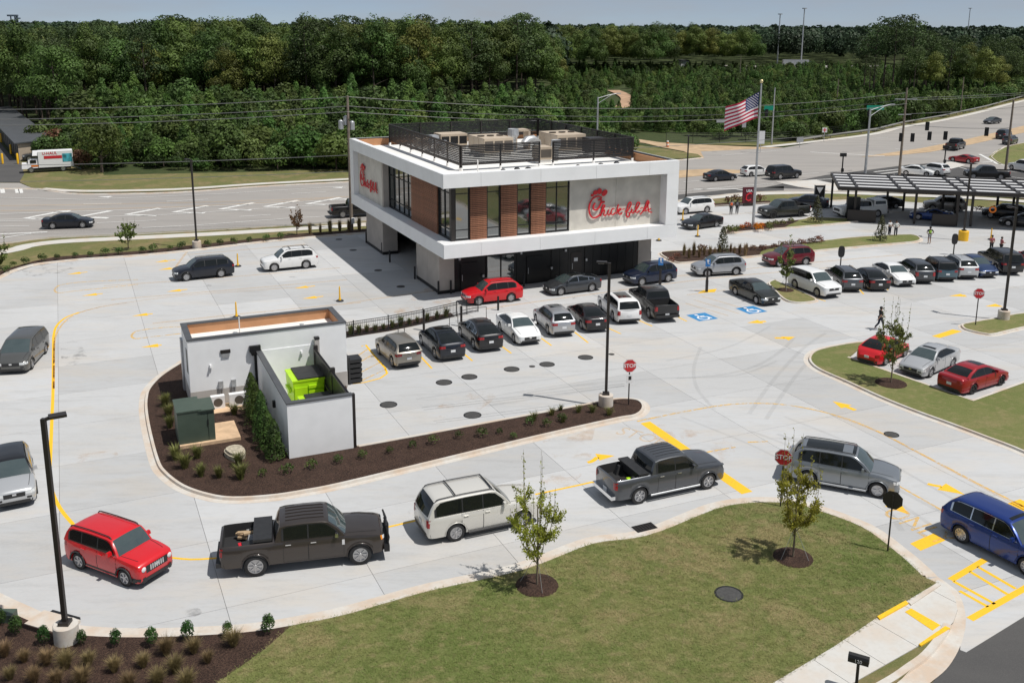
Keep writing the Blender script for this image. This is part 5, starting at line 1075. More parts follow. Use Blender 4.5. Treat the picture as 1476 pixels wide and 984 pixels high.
# transformer
tr = empty('transformer', SL(-.15, -4.75, .18), ST_, 'dark green electrical transformer cabinet on a tan pad', 'transformer')
MB().box((-.45, .35, .88), (1.15, 1.9, 1.76)).build('tank', mt['green'], tr); MB().box((.45, .35, .84), (.66, 1.8, 1.68)).build('door', mt['green'], tr)
for x in (.28, .62): MB().box((x, -.57, .8), (.31, .04, 1.5)).build('door_leaf', mt['green'], tr)
MB().box((-.45, .35, 1.8), (1.22, 1.98, .07)).build('lid', mt['green'], tr); MB().box((.42, .2, 1.76), (.8, 1.75, .06)).build('hood', mt['green'], tr); MB().box((.45, -.62, 1.1), (.05, .05, .3)).build('handle', mt['black'], tr)
tag(MB().box((.35, -4.35, .16), (3.0, 2.4, .2)).build('equipment_pad', mt['clayslab'], None, None, SO, ST_), 'tan concrete pad under the green transformer', 'pad')
# crate rack
rk = empty('crate_rack', SL(9.35, .75, 0), ST_, 'black rack of stacked plastic crates beside the outbuilding end wall', 'rack')
MB().box((-.22, 0, .85), (.1, .9, 1.7)).build('rack_panel', mt['plastic'], rk)
for i in range(5): MB().box((.18, 0, .2 + i * .31), (.72, .85, .22), taper=1.08).build('crate', mt['plastic'], rk)
b = MB(); P = catmull(GL([(338, 668), (326, 662), (324, 656), (338, 651), (352, 653), (353, 663)]), 2, True); 
b.prism([V(p.x, p.y, 0) for p in P], .0, .32); c = sum(P, V(0, 0, 0)) / len(P); b.prism([c + (p - c) * .82 for p in P], .32, .45)
tag(b.build('boulder', mt['rock'], None), 'flat pale boulder in the mulch beside the transformer', 'boulder')
# black fence by the bays, planting strip
sheet('mulch_bed', GL([(499, 487), (560, 477.5), (610, 467), (655, 456), (650, 451), (610, 458), (560, 468), (499, 478)]), .03, mt['mulch'])
def rail_fence(px, h, n_bal, label, name='metal_fence', mat='black', posts=True):
    P = GL(px); o = empty(name, P[0], 0, label, 'fence')
    for i, (a, b) in enumerate(zip(P, P[1:])):
        a, b = a - P[0], b - P[0]
        for z in (h - .04, h - .2, .12): MB().bar(a + V(0, 0, z), b + V(0, 0, z), .04, .04).build('rail', mt[mat], o)
        L = (b - a).length; k = int(L / .13); m = MB()
        for j in range(1, k): q = a.lerp(b, j / k); m.box((q.x, q.y, h / 2), (.018, .018, h - .1))
        m.build('picket_row', mt[mat], o)['kind'] = 'stuff'
        if posts: MB().box((a.x, a.y, h / 2 + .03), (.075, .075, h + .06)).build('post', mt[mat], o)
    q = P[-1] - P[0]; MB().box((q.x, q.y, h / 2 + .03), (.075, .075, h + .06)).build('post', mt[mat], o)
rail_fence([(499, 487), (510, 485), (560, 477), (610, 467), (658, 456), (673, 453), (689, 449)], 1.12, 8, 'black metal picket fence between the drive-through lane and the parked row')
for (x0, y0), (x1, y1), w in (((574, 482), (583, 478), 'behind the tan crossover'), ((648, 471), (660, 466), 'behind the black glass-backed crossover'), ((664, 464), (701, 458), 'behind the white sedan')):
    a, b = G(x0, y0), G(x1, y1); tag(MB().tube([a, a + V(0, 0, .85), a.lerp(b, .5) + V(0, 0, .9), b + V(0, 0, .85), b], .025, 6).build('handrail', mt['bronze']), 'thin dark handrail hoop ' + w, 'handrail')
for px, py, w in ((611, 476, 'behind the black glass-backed crossover'), (665, 470, 'behind the black sloping-roof car')):
    t = MB(); t.box((0, 0, .75), (.16, .16, 1.5)); tag(t.build('sign_post', mt['bronze'], None, None, G(px, py)), 'short dark square post ' + w, 'post')
# ---- lamp posts
def lamp(px, py, h, az, label, base='kerb', bz=.75, br=.42, hd=.55, ring=None):
    t = empty('lamp_post', G(px, py), 0, label, 'lamp post'); m = MB(); m.lathe([(br, 0), (br, bz - .03), (br - .03, bz), (0, bz)], 20); m.build('footing', mt[base], t, 40)
    MB().box((0, 0, bz + .06), (.36, .36, .12)).build('base_plate', mt['bronze'], t)
    m = MB(); m.box((0, 0, (h + bz) / 2), (.15, .15, h - bz)); m.build('pole', mt['bronze'], t)
    d = V(math.cos(az), math.sin(az), 0); q = MB(); q.bar(V(0, 0, h - .06), d * .22 + V(0, 0, h - .0), .10, .10); q.build('arm', mt['bronze'], t)
    m = MB(); m.box(d * (.16 + hd / 2) + V(0, 0, h + .02), (hd, .34, .09), az); l = m.build('lamp_head', mt['bronze'], t); MB().box(d * (.18 + hd / 2) + V(0, 0, h - .035), (hd * .6, .26, .02), az).build('lens', mt['wsolid'], l)
    return t
lamp(97, 926, 8.35, R(30), 'tall dark lamp post on an oblong concrete footing in the lower mulch bed')
lamp(873, 586, 8.4, R(170), 'tall dark lamp post on a round footing at the end of the long mulch island')
lamp(1446, 461, 8.4, R(120), 'tall dark lamp post on the grass median near the small stop sign')
lamp(284, 358, 8.6, R(160), 'thin dark lamp post on a footing in the road-side bed')
lamp(988.5, 289, 8.0, R(90), 'thin dark lamp post beside the road behind the restaurant', bz=.3, br=.2)
lamp(1388, 346.5, 7.8, R(75), 'lamp post with a yellow padded base in front of the canopy', 'yplastic', 1.0, .5)
# ---- signs
def octo(r): return [(r * math.cos(R(22.5 + 45 * i)), r * math.sin(R(22.5 + 45 * i))) for i in range(8)]
def stop_sign(px, py, face, label, h=2.85, extra=None):
    t = empty('stop_sign', G(px, py), face, label, 'stop sign')      # local -Y is the face
    MB().box((0, .04, h / 2 - .1), (.06, .06, h - .1)).build('post', mt['bronze'], t)
    zc = h - .40
    def plate(r, y0, y1, mat, nm, par): 
        v = [V(x, y0, z + zc) for x, z in octo(r)] + [V(x, y1, z + zc) for x, z in octo(r)]
        return MB().add(v, [tuple(range(8)), tuple(range(8, 16))[::-1]] + [(i, 8 + i, 8 + (i + 1) % 8, (i + 1) % 8) for i in range(8)]).build(nm, mt[mat], par)
    p = plate(.41, -.004, .012, 'bronze', 'back_plate', t); plate(.405, -.010, -.005, 'wsolid', 'border', t); f = plate(.375, -.015, -.011, 'redface', 'face', t)
    l = text_mesh('STOP', .30, .002, 'lettering', 'wsolid', t, .006); l.rotation_euler = (R(90), 0, 0); l.location = (0, -.019, zc)
    if extra:
        MB().box((0, -.01, zc - .78), (.36, .02, .5)).build('placard', mt['wsolid'], t); MB().box((.02, -.024, zc - .72), (.16, .006, .22)).build('symbol', mt['black'], t)
stop_sign(906, 586, R(8), 'red stop sign with a small white placard at the tip of the long mulch island', extra=1)
stop_sign(1124.5, 732, R(-18), 'red stop sign half hidden by the yellowing sapling')
stop_sign(1279.5, 796, R(150), 'stop sign seen from its dark back on the lawn edge', 2.75)
stop_sign(1406, 470, R(-8), 'small red stop sign on the grass median')
for px, py, w in ((1018.5, 421, 'beside the black sedan'), (951, 419, 'beside the black pickup')):
    t = empty('accessible_parking_sign', G(px, py), 0, 'blue accessible parking sign on a dark post ' + w, 'sign'); MB().box((0, .05, 1.3), (.16, .16, 1.0)).box((0, .05, .5), (.2, .2, 1.0)).build('post', mt['bronze'], t); MB().box((0, .05, 2.1), (.06, .06, .8)).build('upper_post', mt['bronze'], t)
    MB().box((0, -.0, 2.45), (.40, .02, .62)).build('plate', mt['bluesign'], t); m = MB(); m.lathe([(.10, 0), (.10, .006), (0, .006)], 10, (0, -.018, 2.62), axis='Y'); m.box((0, -.014, 2.46), (.07, .006, .2)); m.box((.05, -.014, 2.38), (.16, .006, .05)); m.build('symbol', mt['wsolid'], t)
for px, py, w in ((1211, 387, 'behind the dark parked crossover'), (1374, 367.5, 'behind the blue sedan')):
    t = empty('menu_sign', G(px, py), R(10), 'dark rounded menu sign on a thin post ' + w, 'sign'); MB().box((0, 0, .55), (.08, .08, 1.1)).build('post', mt['black'], t)
    v = [V(.30 * math.copysign(abs(math.cos(a)) ** .7, math.cos(a)), -.05, 1.55 + .52 * math.copysign(abs(math.sin(a)) ** .7, math.sin(a))) for a in [i * math.pi / 8 for i in range(16)]]
    MB().add(v + [p + V(0, .1, 0) for p in v], [tuple(range(16)), tuple(range(16, 32))[::-1]] + [(i, 16 + i, 16 + (i + 1) % 16, (i + 1) % 16) for i in range(16)]).build('sign_face', mt['plastic'], t); MB().box((0, 0, .03), (.5, .4, .06)).build('foot', mt['black'], t)
# yellow delineators
for px, py, w in ((343, 384, 'between the black crossover and the white crossover'), (341, 457.5, 'behind the outbuilding'), (490, 434, 'near the black fence'), (1005.5, 341, 'before the black sedan in the far lane'), (984, 318, 'by the white crossover in the far lane'), (949.5, 347, 'behind the restaurant corner'), (1428, 345.5, 'beside the two walkers')):
    t = empty('delineator', G(px, py), 0, 'yellow delineator post on a black base ' + w, 'delineator'); MB().lathe([(.30, 0), (.30, .06), (.2, .12), (0, .12)], 14).build('base', mt['plastic'], t); MB().lathe([(.12, .12), (.07, .3), (.05, 1.15), (.03, 1.2), (0, 1.2)], 12).build('post', mt['yplastic'], t)
# mailbox
t = empty('mailbox', G(1233.5, 996), R(-28), 'black mailbox on a post by the sidewalk', 'mailbox'); MB().box((0, 0, .55), (.09, .09, 1.1)).build('post', mt['black'], t)
m = MB(); ar = [(-.12, 0), (.12, 0), (.12, .16), (.085, .25), (0, .29), (-.085, .25), (-.12, .16)]; m.add([V(-.32, y, z + 1.08) for y, z in ar] + [V(.32, y, z + 1.08) for y, z in ar], [tuple(range(7))[::-1], tuple(range(7, 14))] + [(i, (i + 1) % 7, 7 + (i + 1) % 7, 7 + i) for i in range(7)]); m.build('box', mt['black'], t)
l = text_mesh('120', .16, .002, 'house_number', 'wsolid', t); l.rotation_euler = (R(90), 0, 0); l.location = (0, -.124, 1.17)
b = MB(); b.box((0, 0, .25), (.7, .45, .3)); tag(b.build('utility_box', mt['green'], None, None, G(8, 896)), 'small green utility lid at the edge of the lower mulch bed', 'utility box')
# ---- order canopy
CP = V(35.9, 106.5, 0); CA = R(-13.3); CH = 3.8
cnp = empty('order_canopy', CP, CA, 'long dark steel canopy with a striped roof over the order lanes', 'canopy')
def cb(name, u0, u1, v0, v1, z0, z1, mat, parent=None): return MB().box(((u0 + u1) / 2, (v0 + v1) / 2, (z0 + z1) / 2), (u1 - u0, v1 - v0, z1 - z0)).build(name, mt[mat], parent or cnp)
CL = 33.0; CD = 11.0; raf = [0.0, 1.95, 6.4, 8.25, 12.55, 14.0, 18.4, 20.1, 24.5, 26.2, 30.6, 32.8]
cb('fascia_beam', -.1, CL + .1, -.08, .12, CH - .16, CH + .22, 'bronze'); cb('fascia_beam', -.1, CL + .1, CD - .12, CD + .08, CH - .16, CH + .22, 'bronze')
for u in raf: cb('rafter', u - .10, u + .10, .121, CD - .121, CH - .14, CH + .24, 'bronze')
for u0, u1 in zip(raf, raf[1:]):
    for k in range(5):
        v0 = .121 + k * (CD - .242) / 5; v1 = v0 + (CD - .242) / 5
        cb('purlin', u0 + .101, u1 - .101, v0, v0 + .95, CH - .02, CH + .15, 'bronze'); cb('roof_panel', u0 + .101, u1 - .101, v0 + .951, v1 - .002, CH + .02, CH + .08, 'wsolid')
for u in (1.95, 6.4, 8.25, 12.55, 14.0, 18.4, 20.1, 24.5, 26.2, 30.6):
    for v in ((1.4, 9.6) if u not in (6.4,) else (9.6,)): cb('post', u - .12, u + .12, v - .12, v + .12, 0, CH - .15, 'bronze')
cb('post', .0, .24, 9.5, 9.74, 0, CH - .15, 'bronze')
for u in (1.95, 8.25, 14.0, 20.1, 26.2): cb('cross_beam', u - .08, u + .08, 1.52, 9.48, CH - .42, CH - .15, 'bronze')
for u0, u1, z1 in ((1.2, 4.2, 1.35), (10.0, 12.4, 1.3), (21.5, 24.0, 1.3)):
    w = cb('counter_wall', u0, u1, .9, 1.15, 0, z1, 'bronze')
cb('order_cabinet', 1.2, 2.6, 2.2, 3.0, 0, 2.5, 'black'); cb('menu_board', 8.4, 13.8, 10.4, 10.55, 1.9, 3.2, 'tan')
lf = empty('hanging_ring', CP + Matrix.Rotation(CA, 3, 'Z') @ V(15.9, .7, 2.1), CA, 'orange ring hanging on a post of the order canopy', 'ring'); MB().tube([(.3 * math.cos(i * .524), 0, .3 * math.sin(i * .524)) for i in range(13)], .09, 8).build('hoop', mt['orange'], lf)
# ---- flag
fp = empty('flagpole', G(1085, 331), 0, 'tall silver flagpole with a gold ball in the planted island', 'flagpole'); MB().lathe([(.15, 0), (.14, 4), (.08, 15.4), (0, 15.4)], 12).build('pole', mt['steel'], fp, 40); MB().lathe([(0, 15.4), (.14, 15.46), (.19, 15.6), (.14, 15.74), (0, 15.8)], 12).build('finial', mt['ltgold'] if 'ltgold' in mt else mt['roof'], fp, 60)
fl = empty('flag', G(1085, 331), 0, 'red and white striped flag with a blue canton flying from the flagpole', 'flag')
flm = [M('flag_red', (.46, .02, .06), .8), M('flag_white', (.80, .76, .77), .8), M('flag_blue', (.022, .035, .14), .8)]
def fpt(u, v, off=0.0):        # u along the fly 0..1, v down the hoist 0..1
    x = -.16 - 3.35 * u; z = 14.55 - 2.75 * v - 1.75 * u ** 1.25 - .25 * math.sin(u * 4) * (1 - v) + .55 * u * v * .6
    return V(x, .35 * math.sin(u * 7 + v * 1.5) * (.3 + u) + off, z)
for k in range(13):
    m = MB(); n = 18; vs = []
    for i in range(n + 1):
        for j in (0, 1): vs.append(fpt(i / n, (k + j) / 13))
    m.add(vs, [(2 * i, 2 * i + 1, 2 * i + 3, 2 * i + 2) for i in range(n)]); m.build('stripe', flm[k % 2], fl, 180)
m = MB(); n = 10; vs = [fpt(i / n * .4, j / 6 * 7 / 13, s) for s in (-.02, .02) for i in range(n + 1) for j in range(7)]
m.add(vs, [(s * 77 + i * 7 + j, s * 77 + i * 7 + j + 1, s * 77 + (i + 1) * 7 + j + 1, s * 77 + (i + 1) * 7 + j) for s in (0, 1) for i in range(n) for j in range(6)]); ctn = m.build('canton', flm[2], fl, 180)
m = MB()
for r in range(9):
    for q in range(6 if r % 2 == 0 else 5):
        u, v = .4 * ((q * 2 + 1 + r % 2) / 12), 7 / 13 * (r + 1) / 10
        for s in (-.03, .03):
            c0 = fpt(u, v, s); pts = [c0 + V((.085 if i % 2 == 0 else .038) * math.sin(i * math.pi / 5), 0, (.085 if i % 2 == 0 else .038) * math.cos(i * math.pi / 5)) for i in range(10)]; m.add(pts, [tuple(range(10))])
m.build('stars', flm[1], ctn)
# banner signs near the flag
t = empty('banner_sign', G(1078, 297), R(12), 'dark red banner sign with white and red lettering near the flagpole', 'sign')
MB().box((0, 0, 1.35), (1.55, .14, 1.9)).build('panel', mt['maroonsign'] if 'maroonsign' in mt else mt['black'], t); MB().box((0, 0, .2), (1.3, .12, .4)).build('foot', mt['bronze'], t)
l = text_mesh('USA', .42, .004, 'lettering', 'wsolid', t, .01); l.rotation_euler = (R(90), 0, 0); l.location = (.05, -.08, 1.85)
MB().tube([(.35 + .0, -.09, 1.5), (.1, -.09, 1.6), (-.3, -.09, 1.3), (-.35, -.09, .85), (0, -.09, .65), (.3, -.09, .8)], .09, 6).build('emblem', mt['red'], t)
t = empty('banner_sign', G(1180, 294.5), R(0), 'black upright sign with a white triangle and framed edge by the canopy', 'sign')
MB().box((0, 0, 1.35), (1.15, .12, 1.95)).build('panel', mt['black'], t); MB().box((-.62, 0, 1.3), (.07, .16, 2.2)).box((.62, 0, 1.3), (.07, .16, 2.2)).build('frame', mt['steel'], t)
MB().add([V(-.42, -.07, 2.1), V(.42, -.07, 2.1), V(0, -.07, 1.35)], [(0, 2, 1)]).build('triangle', mt['wsolid'], t); MB().box((0, -.07, .95), (.8, .02, .12)).build('text_bar', mt['steel'], t)
# ---- utility poles, signals, wires
def pole(p, h, r, label, mat='wood_pole', name='utility_pole', arms=(), cat='utility pole'):
    t = empty(name, p, 0, label, cat); MB().lathe([(r, 0), (r * .62, h), (0, h)], 10).build('pole', mt[mat], t, 40)
    for z, L, az in arms: d = V(math.cos(az), math.sin(az), 0); MB().bar(V(0, 0, z) - d * L / 2, V(0, 0, z) + d * L / 2, .12, .12).build('cross_arm', mt['steel'], t)
    return t
P1 = G(507, 331); P2 = G(1296, 252); P3 = G(1448, 257)
t = pole(P1, 14.0, .19, 'weathered wooden utility pole with transformer cans behind the restaurant')
for x, y, z in ((-.75, -.1, 10.6), (.35, .25, 10.5), (-.3, .3, 11.0)): MB().lathe([(.26, 0), (.26, .8), (.1, .95), (0, .95)], 12, (x, y, z)).build('transformer_can', mt['steel'], t, 40)
MB().box((.2, -.2, 1.0), (.3, .3, .6)).build('meter_can', mt['wsolid'], t)
pole(P2, 12.6, .20, 'tall wooden utility pole with steel cross arms beyond the canopy', arms=((11.0, 3.2, 0), (8.8, 2.2, .3)))
pole(P3, 11.2, .2, 'brown wooden pole beyond the canopy carrying signal cable')
pole(G(1112, 208), 10.3, .16, 'slim steel pole across the junction from the flag', 'steel', 'signal_pole', cat='pole')
pole(G(1205, 163), 8.5, .15, 'distant wooden pole by the guard rail', 'wood_pole'); pole(G(1384, 163), 9, .15, 'far wooden pole behind the guard rail')
pole(G(1066, 118), 10, .15, 'distant pole standing above the young forest'); 
for (px, py), h, L, az, w in (((1247, 250), 9.5, 3.6, R(20), 'beyond the canopy'), ((860, 220), 9.4, 3.4, R(15), 'behind the restaurant roof')):
    t = pole(G(px, py), h, .21, 'galvanised street light pole with a mast arm ' + w, 'steel', 'street_light', cat='street light'); d = V(math.cos(az), math.sin(az), 0)
    MB().tube([V(0, 0, h - .2), d * L * .5 + V(0, 0, h + .25), d * L + V(0, 0, h + .55)], .06, 6).build('mast_arm', mt['steel'], t); MB().tube([V(0, 0, h - 1.1), d * L * .5 + V(0, 0, h - .1), d * L * .75 + V(0, 0, h + .4)], .05, 6).build('brace', mt['steel'], t); MB().box(d * (L + .3) + V(0, 0, h + .55), (.7, .3, .14), az).build('lamp_head', mt['steel'], t)
def wire(a, b, sag, label, r=.032, grp='overhead cables along the road'):
    P = [a.lerp(b, i / 24) - V(0, 0, sag * 4 * (i / 24) * (1 - i / 24)) for i in range(25)]; o = MB().tube(P, r, 5, caps=False).build('power_cable', mt['wire']); tag(o, label, 'cable', grp)
PL = V(-82, 92, 0)
for z, dy, w in ((13.9, 0, 'topmost'), (12.9, .5, 'middle'), (12.4, -.5, 'lowest')):
    wire(P1 + V(0, dy, z), P2 + V(0, dy, min(z - 2.0, 12.4)), 1.7, w + ' of three cables from the transformer pole to the tall pole beyond the canopy'); wire(P1 + V(0, dy, z), PL + V(0, dy, z - .3), .9, w + ' of three cables from the transformer pole across the young forest')
wire(P1 + V(0, 0, 7.9), P2 + V(0, 0, 7.0), .9, 'low communication cable passing behind the restaurant', .03); wire(P1 + V(0, 0, 7.9), PL + V(0, 0, 8.0), .6, 'low communication cable crossing in front of the forest', .03); wire(P1 + V(0, 0, 6.2), PL + V(0, 0, 6.2), .5, 'lowest communication cable crossing in front of the forest', .025)
for z, w in ((11.2, 'topmost'), (10.9, 'middle'), (8.9, 'lowest')): wire(P2 + V(.9, 0, z), V(150, 215, z + 1.5), 1.2, w + ' of three cables running from the tall pole towards the guard rail')
wire(P2 + V(0, 0, 7.4), P3 + V(0, 0, 7.2), .25, 'span cable carrying the signal heads', .04, None)
def head(P, label, lit=None):
    t = empty('traffic_signal', P, R(-20), label, 'traffic signal', 'signal heads hanging at the junction'); MB().box((0, 0, -.5), (.36, .25, 1.05)).build('housing', mt['black'], t); MB().box((0, .16, -.5), (.55, .03, 1.25)).build('backboard', mt['black'], t)
    for i, z in enumerate((-.17, -.5, -.83)): MB().lathe([(.12, 0), (.14, .16), (.12, .16), (0, .02)], 10, (0, -.13, z), axis='Y').build('lens', mt['rimdark'], t)
for f, dz, w in ((-.02, 6.0, 'left of the tall pole'), (.09, 6.0, 'right of the tall pole'), (.22, 7.7, 'highest of the close pair'), (.25, 6.3, 'lowest of the close pair'), (.40, 6.4, 'in the middle of the span'), (.78, 7.1, 'nearest the brown pole')): head(P2.lerp(P3, f) + V(0, -.2, dz), 'black traffic signal head ' + w)
for px, w in ((1060, 'beside the flag'), (1102, 'between flagpole and steel pole'), (1249, 'left of the steel street light')):
    Q = G(px, 208); head(V(Q.x * .93, Q.y * .93, 7.3), 'dark traffic signal head ' + w)
for px, py, z, wd, hh, mat, w in ((1105, 208, 7.2, 1.6, .8, 'greensign', 'green street name sign hanging right of the flagpole'), (1258, 200, 6.6, 3.2, .8, 'greensign', 'wide green street name sign left of the steel street light'), (1041, 208, 4.9, 2.4, .5, 'steel', 'pale street sign hanging below the flag'), (1071, 208, 4.3, .7, 1.0, 'steel', 'small pale sign hanging below the flag'), (1096, 213, 2.6, 1.3, 2.2, 'wsolid', 'white board sign behind the flagpole base'), (1153, 206, 1.4, 1.2, .9, 'steel', 'pale sign board at the fence line'), (1188, 198, 2.2, .9, .9, 'wsolid', 'white and red square sign near the guard rail')):
    Q = G(px, py); t = empty('road_sign', V(Q.x * .96, Q.y * .96, z), 0, w, 'sign'); MB().box((0, 0, 0), (wd, .05, hh)).build('plate', mt[mat], t)
    if z < 3: MB().box((0, .06, -z / 2), (.08, .08, z)).build('post', mt['steel'], t)
    if mat == 'wsolid' and wd < 1: MB().box((0, -.03, 0), (.16, .02, .7)).box((0, -.032, 0), (.7, .02, .14)).build('mark', mt['red'], t)
for px, py, w in ((1213.5, 250, 'at the near kerb'), (1361, 237, 'on the white traffic island')):
    t = empty('pedestrian_signal', G(px, py), 0, 'short black pedestrian signal post ' + w, 'signal post'); MB().lathe([(.1, 0), (.1, 2.5), (0, 2.5)], 8).build('post', mt['black'], t); MB().box((0, 0, 2.75), (.9, .35, .5)).build('signal_head', mt['black'], t); MB().box((0, -.1, .5), (.35, .3, .5)).build('button_box', mt['black'], t)
# guard rail and mesh fence on the far side of the road
GRP = [(1150, 206), (1180, 201.5), (1260, 190.5), (1300, 180.5), (1360, 170), (1420, 156.5), (1476, 141), (1560, 118)]
P = resample(GL(GRP), 6.0); gr = empty('guard_rail', P[0], 0, 'long steel guard rail curving along the far side of the road', 'guard rail')
strip = MB(); strip.tube([p - P[0] + V(0, 0, .62) for p in P], .17, 6); strip.build('rail', mt['rail'], gr)
for p in P: MB().box((p.x - P[0].x, p.y - P[0].y, .35), (.15, .15, .7)).build('post', mt['wood_pole'], gr)
P = resample([p * 1.008 for p in GL([(960, 207), (1060, 207), (1130, 206), (1180, 199.5), (1250, 190)])], 5); fn = empty('wire_fence', P[0], 0, 'dark wire mesh fence at the foot of the forest', 'fence')
for p in P: MB().box((p.x - P[0].x, p.y - P[0].y, .9), (.07, .07, 1.8)).build('post', mt['black'], fn)
m = MB(); 
for z in (.2, .6, 1.0, 1.4, 1.75): m.tube([p - P[0] + V(0, 0, z) for p in P], .02, 4, caps=False)
m.build('wire_strands', mt['black'], fn)['kind'] = 'stuff'
br = empty('traffic_barrel', G(962, 211.5), 0, 'orange and white traffic barrel at the side street', 'barrel')
for i in range(4): MB().lathe([(.30 - i * .03, i * .27), (.28 - i * .03, i * .27 + .265), (0, i * .27 + .265)], 12).build('band', mt['orange' if i % 2 == 0 else 'wsolid'], br)
# ---- distance: light masts, truck, highway, towers, storage units
hw = sheet('highway', GL([(1040, 101), (1476, 102.5), (1900, 104), (1900, 98), (1476, 97.5), (1040, 97)], 0), 1.0, mt['asphalt'], thick=1.2)
for px, by, ty, w in ((1120, 95, 21, 'shorter of the close pair'), (1154, 97, 13, 'taller of the close pair'), (1391.5, 80, 13, 'standing alone beyond the pines')):
    Q = G(px, by); h = (by - ty) / F * Q.y * .97; t = pole(Q, h, .45, 'very tall highway light mast ' + w, 'steel', 'light_mast', cat='light mast'); MB().lathe([(1.3, h - .5), (1.3, h), (0, h)], 10).build('lamp_ring', mt['steel'], t)
Q = G(1146, 100); t = empty('semi_trailer', Q + V(0, 0, 1), R(-2), 'long pale trailer truck on the distant highway', 'truck'); MB().box((0, 0, 2.3), (13, 2.6, 2.9)).build('trailer', mt['steel'], t); MB().box((8, 0, 1.8), (3, 2.5, 2.6), taper=.85).build('cab', pmat('dkblue'), t)
for x in (-5.5, -4.2, 4.5, 8.5): MB().lathe([(.5, -1.2), (.5, 1.2)], 10, (x, 0, .5), axis='Y').build('axle', mt['tyre'], t)
for px, py, w_, h_, lb in ((1386, 97, 12, 4, 'low white building far beyond the pines'), (985, 99, 4, 3, 'small pale hut beyond the young forest'), (1342, 97, 10, 3, 'low grey roofed building on the far highway')):
    Q = G(px, py); t = empty('distant_building', Q, 0, lb, 'building'); MB().box((0, 0, h_ / 2 + .5), (w_, 8, h_ + 1)).build('wall', mt['wpanel'], t); MB().box((0, 0, h_ + 1.2), (w_ + .6, 8.6, .5)).build('roof', mt['coping'], t)
Q = V(-1468, 2960, 0); t = empty('viewing_tower', Q, 0, 'dark tower frame on the horizon at the far corner of the forest', 'tower')
for x in (-9, 3, 9): MB().box((x, 0, 20), (2 if x < 5 else 5, 4, 44)).build('leg', mt['tower'], t)
MB().box((-3, 0, 44), (30, 8, 5)).build('deck', mt['tower'], t); MB().box((12, 0, 36), (12, 7, 4)).build('lower_deck', mt['tower'], t)
A, B = G(28, 231), G(59, 231); D = (G(0, 199) - G(28, 231)).normalized(); n = V(-D.y, D.x, 0)
t = empty('storage_units', A, math.atan2(D.y, D.x), 'long low storage building with a grey roof and dark doors beside the driveway', 'storage building'); L = 75
MB().box((L / 2, -2.4, 1.3), (L, 4.8, 2.6)).build('wall', mt['beige'], t)
m = MB(); m.add([V(-.3, .5, 2.55), V(L, .5, 2.55), V(L, -5.3, 2.95), V(-.3, -5.3, 2.95), V(-.3, .5, 2.75), V(L, .5, 2.75), V(L, -5.3, 3.15), V(-.3, -5.3, 3.15)], [(3, 2, 1, 0), (4, 5, 6, 7), (0, 1, 5, 4), (1, 2, 6, 5), (2, 3, 7, 6), (3, 0, 4, 7)]); m.build('roof', mt['coping'], t)
for i in range(20): MB().box((1.9 + i * 3.6, .04, 1.15), (2.9, .06, 2.2)).build('door', mt['black'], t)
for (px, py), w in (((26, 236), 'by the storage building corner'), ((16, 222), 'beside the storage doors'), ((4, 236), 'in the middle of the storage drive'), ((2, 205), 'far along the storage doors')): tag(MB().lathe([(.16, 0), (.16, 1.5), (.1, 1.6), (0, 1.6)], 10).build('bollard', mt['yplastic'], None, 40, G(px, py)), 'yellow steel bollard ' + w, 'bollard', 'yellow bollards by the storage units')
# ================================================================ vegetation
def rnd(a, b): return a + (b - a) * random.random()
def rdir(zmin=-1.0):
    z = rnd(zmin, 1); a = rnd(0, 2 * math.pi); r = math.sqrt(max(0, 1 - z * z)); return V(r * math.cos(a), r * math.sin(a), z)
def leaf(m, p, n, s, asp=.7, roll=None):
    n = n.normalized(); t = n.cross(V(0, 0, 1))
    if t.length < .05: t = V(1, 0, 0)
    t.normalize(); b = n.cross(t); a = rnd(0, 6.28) if roll is None else roll
    u = (t * math.cos(a) + b * math.sin(a)) * s * .5; w = (b * math.cos(a) - t * math.sin(a)) * s * .5 * asp
    m.add([p - u - w * .5, p + u * .1 - w, p + u, p + w], [(0, 1, 2, 3)])
def cloud(m, lobes, n, size, jit=.6, zmin=-.5, inner=.8):
    tot = sum(l[1].x * l[1].y + l[1].x * l[1].z for l in lobes)
    for c, r in lobes:
        k = int(n * (r.x * r.y + r.x * r.z) / tot)
        for _ in range(k):
            d = rdir(zmin); q = rnd(inner, 1.06); p = c + V(d.x * r.x, d.y * r.y, d.z * r.z) * q
            leaf(m, p, d + rdir() * jit, size * rnd(.7, 1.3))
